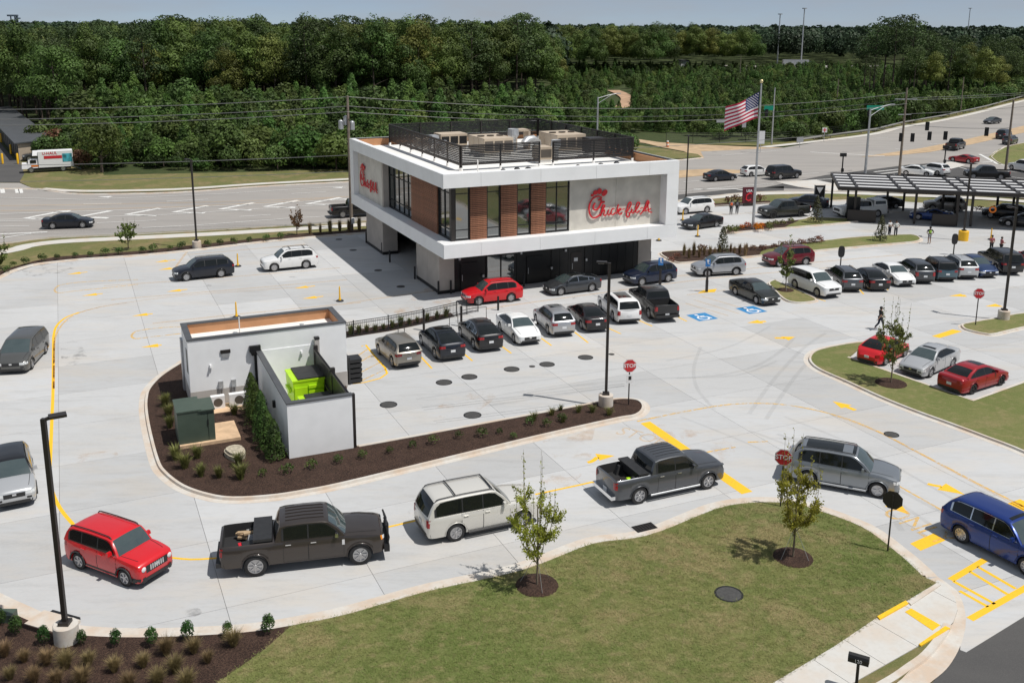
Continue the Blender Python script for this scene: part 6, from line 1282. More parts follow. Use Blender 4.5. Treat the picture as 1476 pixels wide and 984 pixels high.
fol = dict(broad=foliage('broadleaf_foliage', (.078, .128, .030), .45, .22, .35, hue=.016), broad2=foliage('light_broadleaf_foliage', (.115, .165, .038), .4, .22, .3, hue=.016), broad3=foliage('yellow_green_foliage', (.145, .168, .038), .4, .25, .3, hue=.018), pine=foliage('pine_foliage', (.068, .104, .034), .45, .3, .3, .2, hue=.015), young=foliage('young_pine_foliage', (.078, .140, .030), .45, .6, .4, .25, hue=.018), shrub=foliage('shrub_foliage', (.085, .130, .034), .5, .8, .4, hue=.02), far=foliage('distant_foliage', (.040, .068, .034), .4, .15, .3, .1, hue=.02),
 arb=foliage('arborvitae_foliage', (.060, .105, .022), .5, 3, .15), sap=foliage('yellowing_leaves', (.42, .44, .07), .45, 2.5, .2, .5), sap2=foliage('green_yellow_leaves', (.38, .41, .065), .45, 2.5, .2, .5), oak=foliage('willow_oak_leaves', (.17, .205, .055), .5, 2.5, .2), holly=foliage('holly_leaves', (.045, .095, .022), .5, 6, .25), tan=foliage('tan_grass_blades', (.24, .175, .085), .45, 5, .2, .2), gg=foliage('green_grass_blades', (.155, .165, .05), .5, 5, .25, .2), rust=foliage('rusty_leaves', (.17, .085, .05), .5, 4, .3), flower=foliage('orange_flowers', (.55, .16, .01), .5, 6, .2), turf=mt['turf'], mag=foliage('magnolia_leaves', (.075, .075, .035), .5, 4, .2))
def mk(m, name, mat): return m.mesh(name, mat)
def broad_crown(h, w, n, mat, size=.62, nl=26):
    m = MB(); L = []; big = nl < 20
    for i in range(nl):
        d = rdir(-.45); r = (rnd(.22, .36) if big else rnd(.13, .27)) * w; q = rnd(.75, 1.1); L.append((V(d.x * w * .37 * q, d.y * w * .37 * q, h * .58 + d.z * h * .30 * q), V(r, r, r * rnd(.7, 1.0))))
    L.append((V(rnd(-1, 1), rnd(-1, 1), h * .84), V(w * .22, w * .22, h * .15))); cloud(m, L, n, size, .42, -.6, .7); return mk(m, 'crown', fol[mat])
def pine_crown(h, n, mat='pine', z0=.48, size=.5):
    m = MB(); L = []
    for i in range(20):
        t = i / 19; z = h * (z0 + (1 - z0) * t * .98); rr = h * .17 * (1 - abs(t - .42) * .95) * rnd(.6, 1.25); a = i * 2.4 + rnd(-.4, .4); s = h * rnd(.055, .095)
        L.append((V(rr * math.cos(a), rr * math.sin(a), z), V(s * 1.25, s * 1.25, s * .62)))
    cloud(m, L, n, size, .9); return mk(m, 'crown', fol[mat])
def young_crown(h, n, size=.34):
    m = MB()
    for i in range(n):
        t = random.random() ** 1.35; z = h * (.04 + .96 * t); r = h * .27 * (1 - t) ** .75 * (1 + .22 * math.sin(t * 34)) + .10; a = rnd(0, 6.28); q = rnd(.72, 1.04)
        d = V(math.cos(a), math.sin(a), rnd(.3, 1.1)); leaf(m, V(r * q * math.cos(a), r * q * math.sin(a), z), V(math.cos(a), math.sin(a), .5) + rdir() * .8, size * rnd(.7, 1.35), .4)
    return mk(m, 'crown', fol['young'])
def bush_crown(h, w, n, mat, size):
    m = MB(); L = [(V(0, 0, h * .5), V(w * .42, w * .42, h * .46))]
    for i in range(7): d = rdir(-.1); r = rnd(.18, .3) * w; L.append((V(d.x * w * .32, d.y * w * .32, h * .45 + d.z * h * .28), V(r, r, r * .9)))
    cloud(m, L, n, size, .7, -.7); return mk(m, 'crown', fol[mat])
def trunk_mesh(h, r, top=.3, lean=.0, mat='bark', branches=0, blen=2.0, z0=.4):
    m = MB(); m.tube([(0, 0, -.1), (lean * .3, 0, h * .35), (lean, 0, h)], [r, r * .8, r * top], 7)
    for i in range(branches):
        z = h * (z0 + (1 - z0) * i / max(1, branches)); a = i * 2.4; m.tube([(lean * z / h, 0, z), (math.cos(a) * blen * .5, math.sin(a) * blen * .5, z + blen * .3), (math.cos(a) * blen, math.sin(a) * blen, z + blen * .5)], [r * .4, r * .25, r * .1], 5)
    return m.mesh('trunk', mt[mat])
random.seed(11)
BR = [broad_crown(20, 11, 5600, 'broad', .50), broad_crown(21, 9.5, 5000, 'broad2', .48), broad_crown(19, 12, 5600, 'broad', .52), broad_crown(22, 10, 5200, 'broad2', .50), broad_crown(21, 10.5, 5200, 'broad3', .48), broad_crown(23, 8.5, 4600, 'broad', .46)]
BT = trunk_mesh(15, .28, .3, .3, branches=6, blen=3)
PN = [pine_crown(22, 2600), pine_crown(22, 2600), pine_crown(22, 2400, z0=.4)]; PO = [pine_crown(22, 1700, 'pine', .58, .5), pine_crown(22, 1500, 'pine', .62, .5)]; PT = trunk_mesh(21.5, .30, .2, .3, branches=8, blen=2.2, z0=.5)
YG = [young_crown(6, 1500, .40), young_crown(6, 1400, .40), young_crown(6.5, 1500, .44)]; YT = trunk_mesh(5.0, .09, .2)
YG += [bush_crown(5.2, 4.6, 1500, 'young', .42), bush_crown(6.4, 4.4, 1500, 'shrub', .42), bush_crown(4.6, 5.2, 1400, 'broad2', .42)]
BU = [bush_crown(3, 3.6, 1100, 'shrub', .30), bush_crown(3.4, 3.2, 1100, 'shrub', .32), bush_crown(2.6, 3.8, 1000, 'young', .30)]; UT = trunk_mesh(1.6, .07, .4, branches=3, blen=.7)
FR = [broad_crown(19, 14, 800, 'far', 1.5, 15), pine_crown(20, 650, 'far', .3, 1.5), broad_crown(18, 13, 800, 'far', 1.5, 15)]
def tree(name, label, cat, tm, cm, p, s=1.0, group=None, rz=None):
    s3 = s if isinstance(s, tuple) else (s, s, s)
    r = inst(name, tm, None, p, (0, 0, rnd(0, 6.28) if rz is None else rz), s3); tag(r, label, cat, group); inst('crown', cm, r); return r
def pix(p):
    c, s = math.cos(PITCH), math.sin(PITCH); z = p.z - CAMH; d = p.y * c - z * s
    return 738 + F * p.x / d, CY + F * (-(p.y * s + z * c)) / d
def inframe(p, m=40): x, y = pix(p); return -m < x < 1476 + m
random.seed(5)
young, tallb, tallp, bushes, far = [], [], [], [], []
def zone(x0, x1, y0, y1, sp, fn):
    y = y0
    while y < y1:
        x = x0
        while x < x1:
            p = V(x + rnd(-.4, .4) * sp, y + rnd(-.4, .4) * sp, -.1); u, v = pix(p)
            if -60 < u < 1540: fn(p, u, v)
            x += sp
        y += sp
roadk = [(1180, 200), (1260, 189), (1300, 179), (1360, 168), (1420, 155), (1476, 139), (1560, 116)]
def roady(u): return interp(roadk, u)
def f_young(p, u, v):
    d = p.y
    if u < 95 and d < 235: return
    if 95 <= u < 790 and (d < 147 + 2.5 * math.sin(p.x * .3) or d > 222): return
    if u >= 790:
        if v > min(197, roady(u) - 3) or d > 505: return
        if 868 < u < 912 and 128 < v < 165: return
    if u > 905 and d < 200 : return
    h = random.choice((.55, .75, .9, 1.0, 1.15)) * rnd(.85, 1.15) * (1.0 if u < 790 else .72) * (1.3 if 95 <= u < 790 and d > 175 else 1)
    young.append((p, h, u, v))
zone(-110, 200, 146, 300, 3.0, f_young); zone(-20, 360, 300, 505, 5.0, f_young)
def f_bush(p, u, v):
    if 140 < u < 560 and 143.5 < p.y < 152 and random.random() < .8: bushes.append((p, rnd(.8, 1.5)))
    elif 800 < u < 905 and 165 < p.y < 178: bushes.append((p, rnd(.8, 1.4)))
    elif 700 < u < 870 and 152 < p.y < 168: bushes.append((p, rnd(1.0, 1.7)))
    elif 1000 < u < 1190 and 187 < p.y < 196: bushes.append((p, rnd(.8, 1.3)))
    elif u > 1190 and roady(u) - 9 < v < roady(u) - 2 and random.random() < .7: bushes.append((p, rnd(1.0, 2.0)))
    elif 62 < u < 140 and 152 < p.y < 172: bushes.append((p, rnd(1.0, 1.8)))
zone(-90, 190, 142, 330, 3.4, f_bush)
def f_tall(p, u, v):
    d = p.y
    if u < 95 and d > 190 + (95 - u) * .2 or (95 <= u < 640 and d > 222) or (640 <= u < 800 and d > 222 + (u - 640) * .35):
        s = rnd(.74, 1.08) * (.92 if u < 230 else (1.02 if u < 780 else .9))
        if random.random() < (.35 if u < 260 else .16): tallp.append((p, s * .98, u))
        else: tallb.append((p, s, u))
zone(-190, 40, 180, 330, 6.2, f_tall)
def f_mid(p, u, v):
    if 780 < u < 1085 and p.y > 420 and not (u > 960 and p.y < 470): tallb.append((p, rnd(.85, 1.05), u))
zone(-10, 170, 420, 520, 8, f_mid)
def f_right(p, u, v):
    if u > 1310 and 285 < p.y < 340 and v < roady(u) - 6: (tallp if random.random() < .6 else tallb).append((p, rnd(.55, .85), u))
zone(110, 240, 285, 345, 6.5, f_right)
for px, py, s in ((1244, 139, .80), (1258, 141, .95), (1272, 137, 1.05), (1285, 142, 1.0), (1297, 138, 1.08), (1309, 141, 1.0), (1330, 139, .86), (1319, 143, .62), (1252, 144, .55)):
    tallp.append((G(px, py), s * 1.03, px))
def f_far(p, u, v):
    d = p.y
    if u < 790 and d < 335: return
    if u >= 790 and u < 1090 and d < 520: return
    if u >= 1090 and d < 545: return
    far.append((p, rnd(.9, 1.12)))
zone(-240, 40, 335, 520, 9, f_far); zone(-420, 480, 520, 900, 14, f_far); zone(-900, 1000, 900, 1700, 30, f_far); zone(-2200, 2300, 1700, 4200, 75, f_far)
KL = {'young_pine': 'bushy young tree in the dense thicket beyond the road', 'shrub': 'rounded green shrub at the foot of the forest', 'forest_tree': 'tall broadleaf tree with a full crown at the forest edge', 'tall_pine': 'tall dark pine standing among the forest trees'}
young.sort(key=lambda q: q[0].y + (60 if not -20 < q[2] < 1500 else 0)); tallb.sort(key=lambda q: q[0].y); tallp.sort(key=lambda q: q[0].y); bushes.sort(key=lambda q: q[0].y)
def place_(u): return 'left of the transformer pole' if u < 500 else ('behind the restaurant' if u < 985 else 'beyond the road junction')
YK = ['bushy conical young pine', 'slim conical young pine', 'large conical young pine', 'round bright green young tree', 'round dull green young tree', 'low pale green young tree']
for i, (p, s, u, v) in enumerate(young[:290]): k = (i * 5 + int(u * 3)) % 6; tree('young_pine' if k < 3 else 'young_tree', YK[k] + ' in the thicket ' + place_(u), 'pine tree' if k < 3 else 'tree', YT, YG[k], p, (s * 1.15, s * 1.15, s), 'young trees beyond the road')
for i, (p, s) in enumerate(bushes[:150]): tree('shrub', ('dark domed shrub', 'tall dark shrub', 'bright green low shrub')[i % 3] + ' at the forest foot ' + place_(pix(p)[0]), 'shrub', UT, BU[i % 3], p, s, 'shrubs along the forest foot')
nb, npn = 170, 70
for i, (p, s, u) in enumerate(tallb[:nb]): k = (i * 7 + int(u)) % 6; tree('forest_tree', ('dark full crowned tree', 'pale narrow crowned tree', 'dark wide crowned tree', 'pale full crowned tree', 'yellowish tree', 'slim dark tree')[k] + ' at the tall forest edge ' + place_(u), 'tree', BT, BR[k], p, (s, s, s), 'broadleaf trees at the forest edge')
cl = [q for q in tallp if 1235 < q[2] < 1345]; ot = [q for q in tallp if not 1235 < q[2] < 1345]
for i, (p, s, u) in enumerate(ot[:npn]): tree('tall_pine', 'tall dark pine among the forest trees ' + place_(u), 'pine tree', PT, PN[i % 3], p, s, 'pines among the forest trees')
for i, (p, s, u) in enumerate(cl): tree('tall_pine', 'tall pine in the open cluster rising above the skyline beyond the junction', 'pine tree', PT, PO[i % 2], p, s, 'pine cluster beyond the junction')
# the rest of the woods: one mass, instanced crowns
def scatter(name, groups):
    vs, var, sc, rz = [], [], [], []; ng = bpy.data.node_groups.new(name, 'GeometryNodeTree'); ng.interface.new_socket('Geometry', in_out='INPUT', socket_type='NodeSocketGeometry'); ng.interface.new_socket('Geometry', in_out='OUTPUT', socket_type='NodeSocketGeometry')
    N = ng.nodes; L = ng.links; gi = N.new('NodeGroupInput'); go = N.new('NodeGroupOutput'); jn = N.new('GeometryNodeJoinGeometry'); protos = []
    for k, (meshes, pts) in enumerate(groups):
        for i, (p, s) in enumerate(pts): vs.append(tuple(p)); var.append(k * 10 + random.randrange(len(meshes))); sc.append(s); rz.append(rnd(0, 6.28))
        for j, me in enumerate(meshes):
            src = next((o for o in bpy.data.objects if o.type == 'MESH' and o.data == me), None)
            if src is None: src = tree('forest_tree', 'large dark tree deep in the far forest', 'tree', BT, me, V(*pts[j][0]), pts[j][1], 'far forest trees').children[0]
            protos.append((k * 10 + j, src))
    me = bpy.data.meshes.new(name); me.from_pydata(vs, [], [])
    for nm, ty, da in (('var', 'INT', var), ('sc', 'FLOAT', sc), ('rz', 'FLOAT', rz)): a = me.attributes.new(nm, ty, 'POINT'); a.data.foreach_set('value', da)
    def attr(nm, ty): q = N.new('GeometryNodeInputNamedAttribute'); q.data_type = ty; q.inputs[0].default_value = nm; return q.outputs[0]
    va, sa, ra = attr('var', 'INT'), attr('sc', 'FLOAT'), attr('rz', 'FLOAT'); cx = N.new('ShaderNodeCombineXYZ'); L.new(ra, cx.inputs[2]); e2r = N.new('FunctionNodeEulerToRotation'); L.new(cx.outputs[0], e2r.inputs[0])
    for k, src in protos:
        oi = N.new('GeometryNodeObjectInfo'); oi.inputs[0].default_value = src; oi.inputs[1].default_value = True; cmp = N.new('FunctionNodeCompare'); cmp.data_type = 'INT'; cmp.operation = 'EQUAL'; cmp.inputs[3].default_value = k; L.new(va, cmp.inputs[2])
        ip = N.new('GeometryNodeInstanceOnPoints'); L.new(gi.outputs[0], ip.inputs['Points']); L.new(cmp.outputs[0], ip.inputs['Selection']); L.new(oi.outputs['Geometry'], ip.inputs['Instance']); L.new(e2r.outputs[0], ip.inputs['Rotation']); L.new(sa, ip.inputs['Scale']); L.new(ip.outputs[0], jn.inputs[0])
    L.new(jn.outputs[0], go.inputs[0]); o = bpy.data.objects.new(name, me); link(o); md = o.modifiers.new('scatter', 'NODES'); md.node_group = ng; o['kind'] = 'stuff'; return o
woods = scatter('woods', [(YG, [(p, s) for p, s, u, v in young[290:]]), (BR, [(p, s) for p, s, u in tallb[nb:]]), (PN, [(p, s) for p, s, u in ot[npn:]]), (FR, far), (BU, [(V(p.x, p.y, p.z), s) for p, s in bushes[150:]])])
tree('yard_tree', 'spreading street tree with a clear trunk on the verge beside the moving truck', 'tree', trunk_mesh(2.6, .22, .7, .1, branches=4, blen=1.6, z0=.7), bush_crown(6.4, 6.8, 1900, 'broad2', .42), G(147, 248), (1, 1, 1)).children[0].location = (0, 0, 1.4)
for px, py, s, mat, w in ((120, 244, 1.0, 'rust', 'reddish bush behind the moving truck'), (84, 226, 1.5, 'rust', 'large reddish bush beside the storage building'), (66, 215, 1.7, 'shrub', 'dark bush at the end of the storage building')): tree('bush', w, 'bush', UT, bush_crown(3, 3.4, 900, mat, .32), G(px, py), s)
# ---- saplings in the foreground
def sapling(px, py, h, w, n, mat, label, ls=.10, leaders=6, stakes=True, ring=.85, clear=.13, rz=0, cat='tree', asym=0):
    t = empty('sapling', G(px, py, .09), rz, label, cat); m = MB(); lm = MB(); m.tube([(0, 0, 0), (.02, 0, h * .3), (.0, .02, h * .62)], [.045, .035, .02], 7); tips = []
    for i in range(leaders):
        a = i * 2.4 + rnd(-.3, .3); z0 = h * rnd(clear, clear + .16); r = w * rnd(.28, .5); zt = h * rnd(.66, .98) if i % 3 else h
        if i == 0: r *= .2; zt = h
        P = [V(0, 0, z0), V(r * .75 * math.cos(a), r * .75 * math.sin(a), lerp(z0, zt, .28)), V(r * math.cos(a), r * math.sin(a), lerp(z0, zt, .62)), V(r * 1.05 * math.cos(a), r * 1.05 * math.sin(a), zt)]
        m.tube(P, [.02, .014, .01, .004], 5); tips.append(P)
        for _ in range(7):
            f = rnd(.1, .75); q = P[1].lerp(P[2], f) if f > .3 else P[0].lerp(P[1], f + .3); e = q + V(math.cos(a + rnd(-1.5, 1.5)), math.sin(a + rnd(-1.5, 1.5)), rnd(.4, 1.1)).normalized() * w * rnd(.2, .42); m.tube([q, e], [.009, .004], 4); tips.append([q, q.lerp(e, .4), q.lerp(e, .75), e])
    for _ in range(n):
        P = random.choice(tips); i = random.choice((0, 0, 1, 1, 1, 2, 2)); q = P[i].lerp(P[i + 1], random.random()); zf = q.z / h
        if zf < clear + .03 or random.random() < (zf - .80) * 1.0: continue
        leaf(lm, q + rdir() * rnd(.02, .17) * (1.2 - zf * .7), rdir(-.2), ls * rnd(.7, 1.4), .75)
    m.build('trunk', mt['sapbark'], t, 60); lm.build('crown', fol[mat], t)
    if stakes:
        g = MB()
        for i in range(3): a = i * 2.1 + .4; g.tube([(0, 0, h * .26), (ring * .8 * math.cos(a), ring * .8 * math.sin(a), .02)], .008, 4)
        g.build('guy_wire', mt['steel'], t)
    if ring:
        o = MB().lathe([(ring, -.03), (ring * .95, .03), (ring * .7, .08), (.08, .05), (0, .05)], 26).build('mulch_ring', mt['mulch'], t, 60)
    return t
random.seed(21)
sapling(774, 843, 5.35, 1.75, 5200, 'sap2', 'staked young tree with green yellow leaves in front of the pearl white car', rz=.4, leaders=10, ls=.075)
sapling(1143, 803, 5.35, 1.6, 6200, 'sap', 'staked young tree with dense yellowing leaves on the lawn beside a stop sign', rz=1.1, leaders=10, ring=.82, ls=.075)
sapling(1284, 552, 5.3, 1.6, 5200, 'oak', 'young conical oak on the grass island in front of the red rounded coupe', .085, 10, False, .95)
sapling(1132, 418, 4.6, 1.1, 1900, 'oak', 'slender young tree on the small island beside the white crossover', .13, 6, True, .7)
sapling(185, 359, 3.2, 1.7, 700, 'oak', 'small green tree in the road-side bed beyond the lane arrows', .2, 6, True, .0)
sapling(428, 338, 3.2, 1.4, 700, 'rust', 'small brownish tree in the road-side bed above the white crossover', .16, 7, False, .0, .1)
sapling(-3, 386, 3.0, 1.6, 900, 'oak', 'leafy bush tree cut by the edge of the picture in the road-side bed', .2, 7, False, 0, .02)
def conif(px, py, h, w, mat, label, n=700, ls=.16, z=.1):
    m = MB(); t = empty('evergreen', G(px, py, z), rnd(0, 6), label, 'evergreen')
    for i in range(n):
        k = random.random() ** 1.2; a = rnd(0, 6.28); r = w * .5 * (1 - k) ** .7 * rnd(.7, 1.1) * (1 + .15 * math.sin(a * 3 + k * 9)) + .04; leaf(m, V(r * math.cos(a), r * math.sin(a), h * (.06 + .94 * k)), V(math.cos(a), math.sin(a), .4) + rdir() * .6, ls * rnd(.7, 1.3), .6)
    m.build('crown', fol[mat], t); MB().tube([(0, 0, -.1), (0, 0, h * .9)], [.05, .02], 6).build('trunk', mt['bark'], t); return t
conif(1041, 367, 2.7, 1.3, 'mag', 'dark conical evergreen in the mulch bed behind the silver crossover'); conif(1176, 321, 3.0, 1.5, 'mag', 'brownish magnolia on the flagpole island beside the dark pickup'); conif(1269, 347, 2.6, 1.3, 'mag', 'conical evergreen beside two people on the long island')
for i in range(7):
    p = SL(2.98 + rnd(-.08, .08), -8.55 + i * 1.13, .1); t = conif(0, 0, rnd(2.0, 2.5) if i else 2.1, rnd(.95, 1.15), 'arb', 'columnar arborvitae in the hedge along the trash yard wall', 1500, .10); t.location = p; t['group'] = 'arborvitae hedge along the trash yard'; t.name = 'arborvitae'
# ---- bed plants: one of each kind, then copies
def grass_mesh(h, w, n, mat, seed, width=.018):
    random.seed(seed); m = MB()
    for i in range(n):
        a = rnd(0, 6.28); b = rnd(0, .12); l = rnd(.55, 1.1); o = V(math.cos(a), math.sin(a), 0); sd = V(-o.y, o.x, 0) * width; r = w * .5 * rnd(.2, 1)
        p0, p1, p2 = o * b, o * (b + r * .4) + V(0, 0, h * l * .65), o * (b + r) + V(0, 0, h * l * rnd(.75, 1.05))
        m.add([p0 - sd, p0 + sd, p1 + sd * .8, p1 - sd * .8, p2], [(0, 1, 2, 3), (3, 2, 4)])
    return m.mesh('blades', fol[mat])
def plant(name, me, label, cat, pts, grp, z=.1, s0=.8, s1=1.25, zs=None):
    root = empty(name, (0, 0, 0), 0, label, cat, grp); inst('foliage', me, root); kids(root)
    for i, (px, py) in enumerate(pts):
        p = G(px, py, z); s = rnd(s0, s1)
        if i == 0: root.location = p; root.scale = (s, s, s); root.rotation_euler.z = rnd(0, 6)
        else: copy_thing(root, p, rnd(0, 6), s)
tg = grass_mesh(.72, .95, 520, 'tan', 3, .007); gg = grass_mesh(.75, .9, 150, 'gg', 4); tallg = grass_mesh(1.35, .5, 130, 'tan', 6)
random.seed(31)
def shrubm(h, w, n, mat, ls): return bush_crown(h, w, n, mat, ls)
plant('holly_shrub', shrubm(1.0, .62, 800, 'holly', .075), 'small upright glossy green shrub along the kerb of the lower mulch bed', 'shrub', [(2, 900), (24, 914), (64, 928), (118, 929), (167, 930), (219, 930), (271, 922), (328, 917), (387, 913)], 'green shrubs along the kerb of the lower bed', s0=.62, s1=.85)
plant('ornamental_grass', tg, 'dry tan grass clump in the lower mulch bed', 'grass clump', [(7, 945), (35, 953), (68, 957), (95, 962), (128, 958), (165, 967), (207, 960), (240, 942), (253, 968), (280, 940), (300, 954), (337, 930), (15, 978), (49, 982), (82, 986), (119, 985), (186, 990), (228, 986), (270, 990)], 'tan grass clumps in the lower bed', s0=.62, s1=.95)
plant('ornamental_grass', gg, 'green and straw grass clump in the mulch around the transformer', 'grass clump', [(254, 662), (267, 674), (285, 660), (290, 686), (316, 688), (344, 670), (347, 690), (244, 600), (245, 616), (338, 597), (238, 585)], 'grass clumps around the transformer', s0=.8, s1=1.15)
plant('low_shrub', shrubm(.4, .55, 140, 'shrub', .08), 'low dark shrub in the long mulch island', 'shrub', [(378, 686), (414, 682), (449, 675), (488, 667), (523, 660), (562, 652.5), (594.6, 645), (625, 639), (662, 631), (695, 629), (720, 625), (740, 632), (763, 612), (788.6, 614), (810, 607)], 'low shrubs in the long mulch island')
plant('low_grass', grass_mesh(.45, .6, 70, 'gg', 8, .014), 'sparse green grass tuft near the lamp post in the long mulch island', 'grass clump', [(769, 606), (808, 591), (811.5, 608), (834, 594), (854, 594), (878, 598), (795, 598)], 'grass tufts near the island lamp post')
plant('low_shrub', shrubm(.7, .8, 160, 'shrub', .13), 'small round shrub in the bed along the road', 'shrub', [(10, 393), (19, 385), (37.6, 381.5), (62, 377), (82, 374.5), (108, 372), (130, 371), (151, 369.5), (172, 367), (205, 365), (222, 363.5), (245, 361.5), (262, 359.5), (300, 356), (318, 354), (338, 352), (360, 349.5), (384, 347.5), (404, 345)], 'shrubs in the bed along the road', .06)
plant('upright_grass', tallg, 'upright rusty grass clump in the bed by the utility pole', 'grass clump', [(447, 338), (462, 336.5), (476, 335.5), (490, 334.5), (503, 333.5), (518, 332.5), (530, 331.5)], 'upright grasses by the utility pole', .06)
plant('upright_grass', tallg, 'tall straw coloured grass clump in the mulch bed behind the silver crossover', 'grass clump', [(986, 368), (993, 372), (1000, 368), (1008, 371), (1015, 368), (1023, 370), (1030, 371), (1037, 368), (1058, 368), (1066, 366), (1074, 369), (1076, 364), (1053, 364)], 'tall grasses in the bed behind the silver crossover', .11, .7, 1.05)
plant('low_shrub', shrubm(.55, .9, 150, 'rust', .13), 'low rusty shrub in the far island bed', 'shrub', [(1085, 360), (1100, 361), (1115, 358), (1128, 356), (1140, 355.5), (1155, 353), (1168, 351), (1181, 349.5), (1012, 362), (975, 372), (968, 378)], 'low rusty shrubs in the far island beds', .11)
plant('flowering_plant', shrubm(.6, .9, 170, 'flower', .12), 'orange flowering plant around the flagpole', 'plant', [(1070, 330), (1078, 328.5), (1092, 330), (1098, 328), (1094, 333)], 'orange flowers around the flagpole', .11)
plant('low_shrub', shrubm(.6, 1.0, 160, 'gg', .14), 'low green plant at the tip of the flagpole bed', 'plant', [(1050, 334), (1056, 335.5), (1062, 332), (1108, 327), (1118, 325), (1128, 324), (1140, 321), (1110, 331)], 'low green plants in the flagpole bed', .11)
plant('upright_grass', grass_mesh(.7, .7, 90, 'gg', 14), 'green grass clump behind the black picket fence', 'grass clump', [(506, 482), (517, 481), (529, 478), (541, 478), (553, 475), (566, 473), (578, 470), (590, 468), (602, 465), (616, 462), (630, 459), (643, 457)], 'grass clumps along the picket fence', .03, .8, 1.3)
plant('low_shrub', shrubm(1.0, 1.3, 150, 'rust', .18), 'reddish planting along the verge behind the canopy', 'shrub', [(1050, 293), (1062, 292), (1085, 292), (1096, 291), (1340, 300), (1360, 302), (1385, 304), (1410, 306), (1440, 308), (1470, 311)], 'plants along the verge behind the canopy', -.02)

# short turf blades over the near lawn and verges
random.seed(77)
def turf(name, poly, z, n, mat):
    xs = [p.x for p in poly]; ys = [p.y for p in poly]; vs = []
    def inside(x, y):
        c = False; k = len(poly)
        for i in range(k):
            a, b = poly[i], poly[i - 1]
            if (a.y > y) != (b.y > y) and x < (b.x - a.x) * (y - a.y) / (b.y - a.y) + a.x: c = not c
        return c
    while len(vs) < n:
        x, y = rnd(max(min(xs), -40), min(max(xs), 60)), rnd(max(min(ys), 24), max(ys))
        if inside(x, y): vs.append((V(x, y, z), rnd(.6, 1.5)))
    return vs
turfm = [grass_mesh(.035, .15, 10, 'turf', 50 + i, .006) for i in range(3)]
tp = [q for q in turf('t', lawnP, .083, 52000, 0) if all((q[0].xy - c_.xy).length > r_ for c_, r_ in ((G(774, 843), .85), (G(1143, 803), .82), (G(1050.5, 855.5), .6)))]
MBED = inner[:32] + GL([(421, 903), (405, 918), (380, 940), (318, 984), (250, 1040), (100, 1100), (-300, 985)])
def inpoly(x, y, poly):
    c = False
    for i in range(len(poly)):
        a, b = poly[i], poly[i - 1]
        if (a.y > y) != (b.y > y) and x < (b.x - a.x) * (y - a.y) / (b.y - a.y) + a.x: c = not c
    return c
tp = [q for q in tp if not inpoly(q[0].x, q[0].y, MBED)]
for i, me in enumerate(turfm): o = inst('grass_tuft', me, None, tp[i][0]); o['kind'] = 'stuff'
scatter('turf_grass', [(turfm, tp)])
# ================================================================ people
def skin(name, vs, es, rad, mat, parent, root=0, sub=1, extra=None):
    me = bpy.data.meshes.new(name); me.from_pydata(vs, es, []); o = bpy.data.objects.new(name, me); COL.objects.link(o)
    md = o.modifiers.new('s', 'SKIN'); md.use_smooth_shade = True
    for i, r in enumerate(rad): me.skin_vertices[0].data[i].radius = (r, r)
    me.skin_vertices[0].data[root].use_root = True
    sb_ = o.modifiers.new('d', 'SUBSURF'); sb_.levels = sub; sb_.render_levels = sub
    dg = bpy.context.evaluated_depsgraph_get(); nm = bpy.data.meshes.new_from_object(o.evaluated_get(dg)); bpy.data.objects.remove(o); bpy.data.meshes.remove(me)
    if extra:
        bm = bmesh.new(); bm.from_mesh(nm); t = extra.mesh('x', mat); bm.from_mesh(t); bm.to_mesh(nm); bm.free(); bpy.data.meshes.remove(t)
    nm.name = name; nm.materials.clear(); nm.materials.append(mat)
    for p in nm.polygons: p.use_smooth = True; p.material_index = 0
    q = bpy.data.objects.new(name, nm); link(q, parent); return q
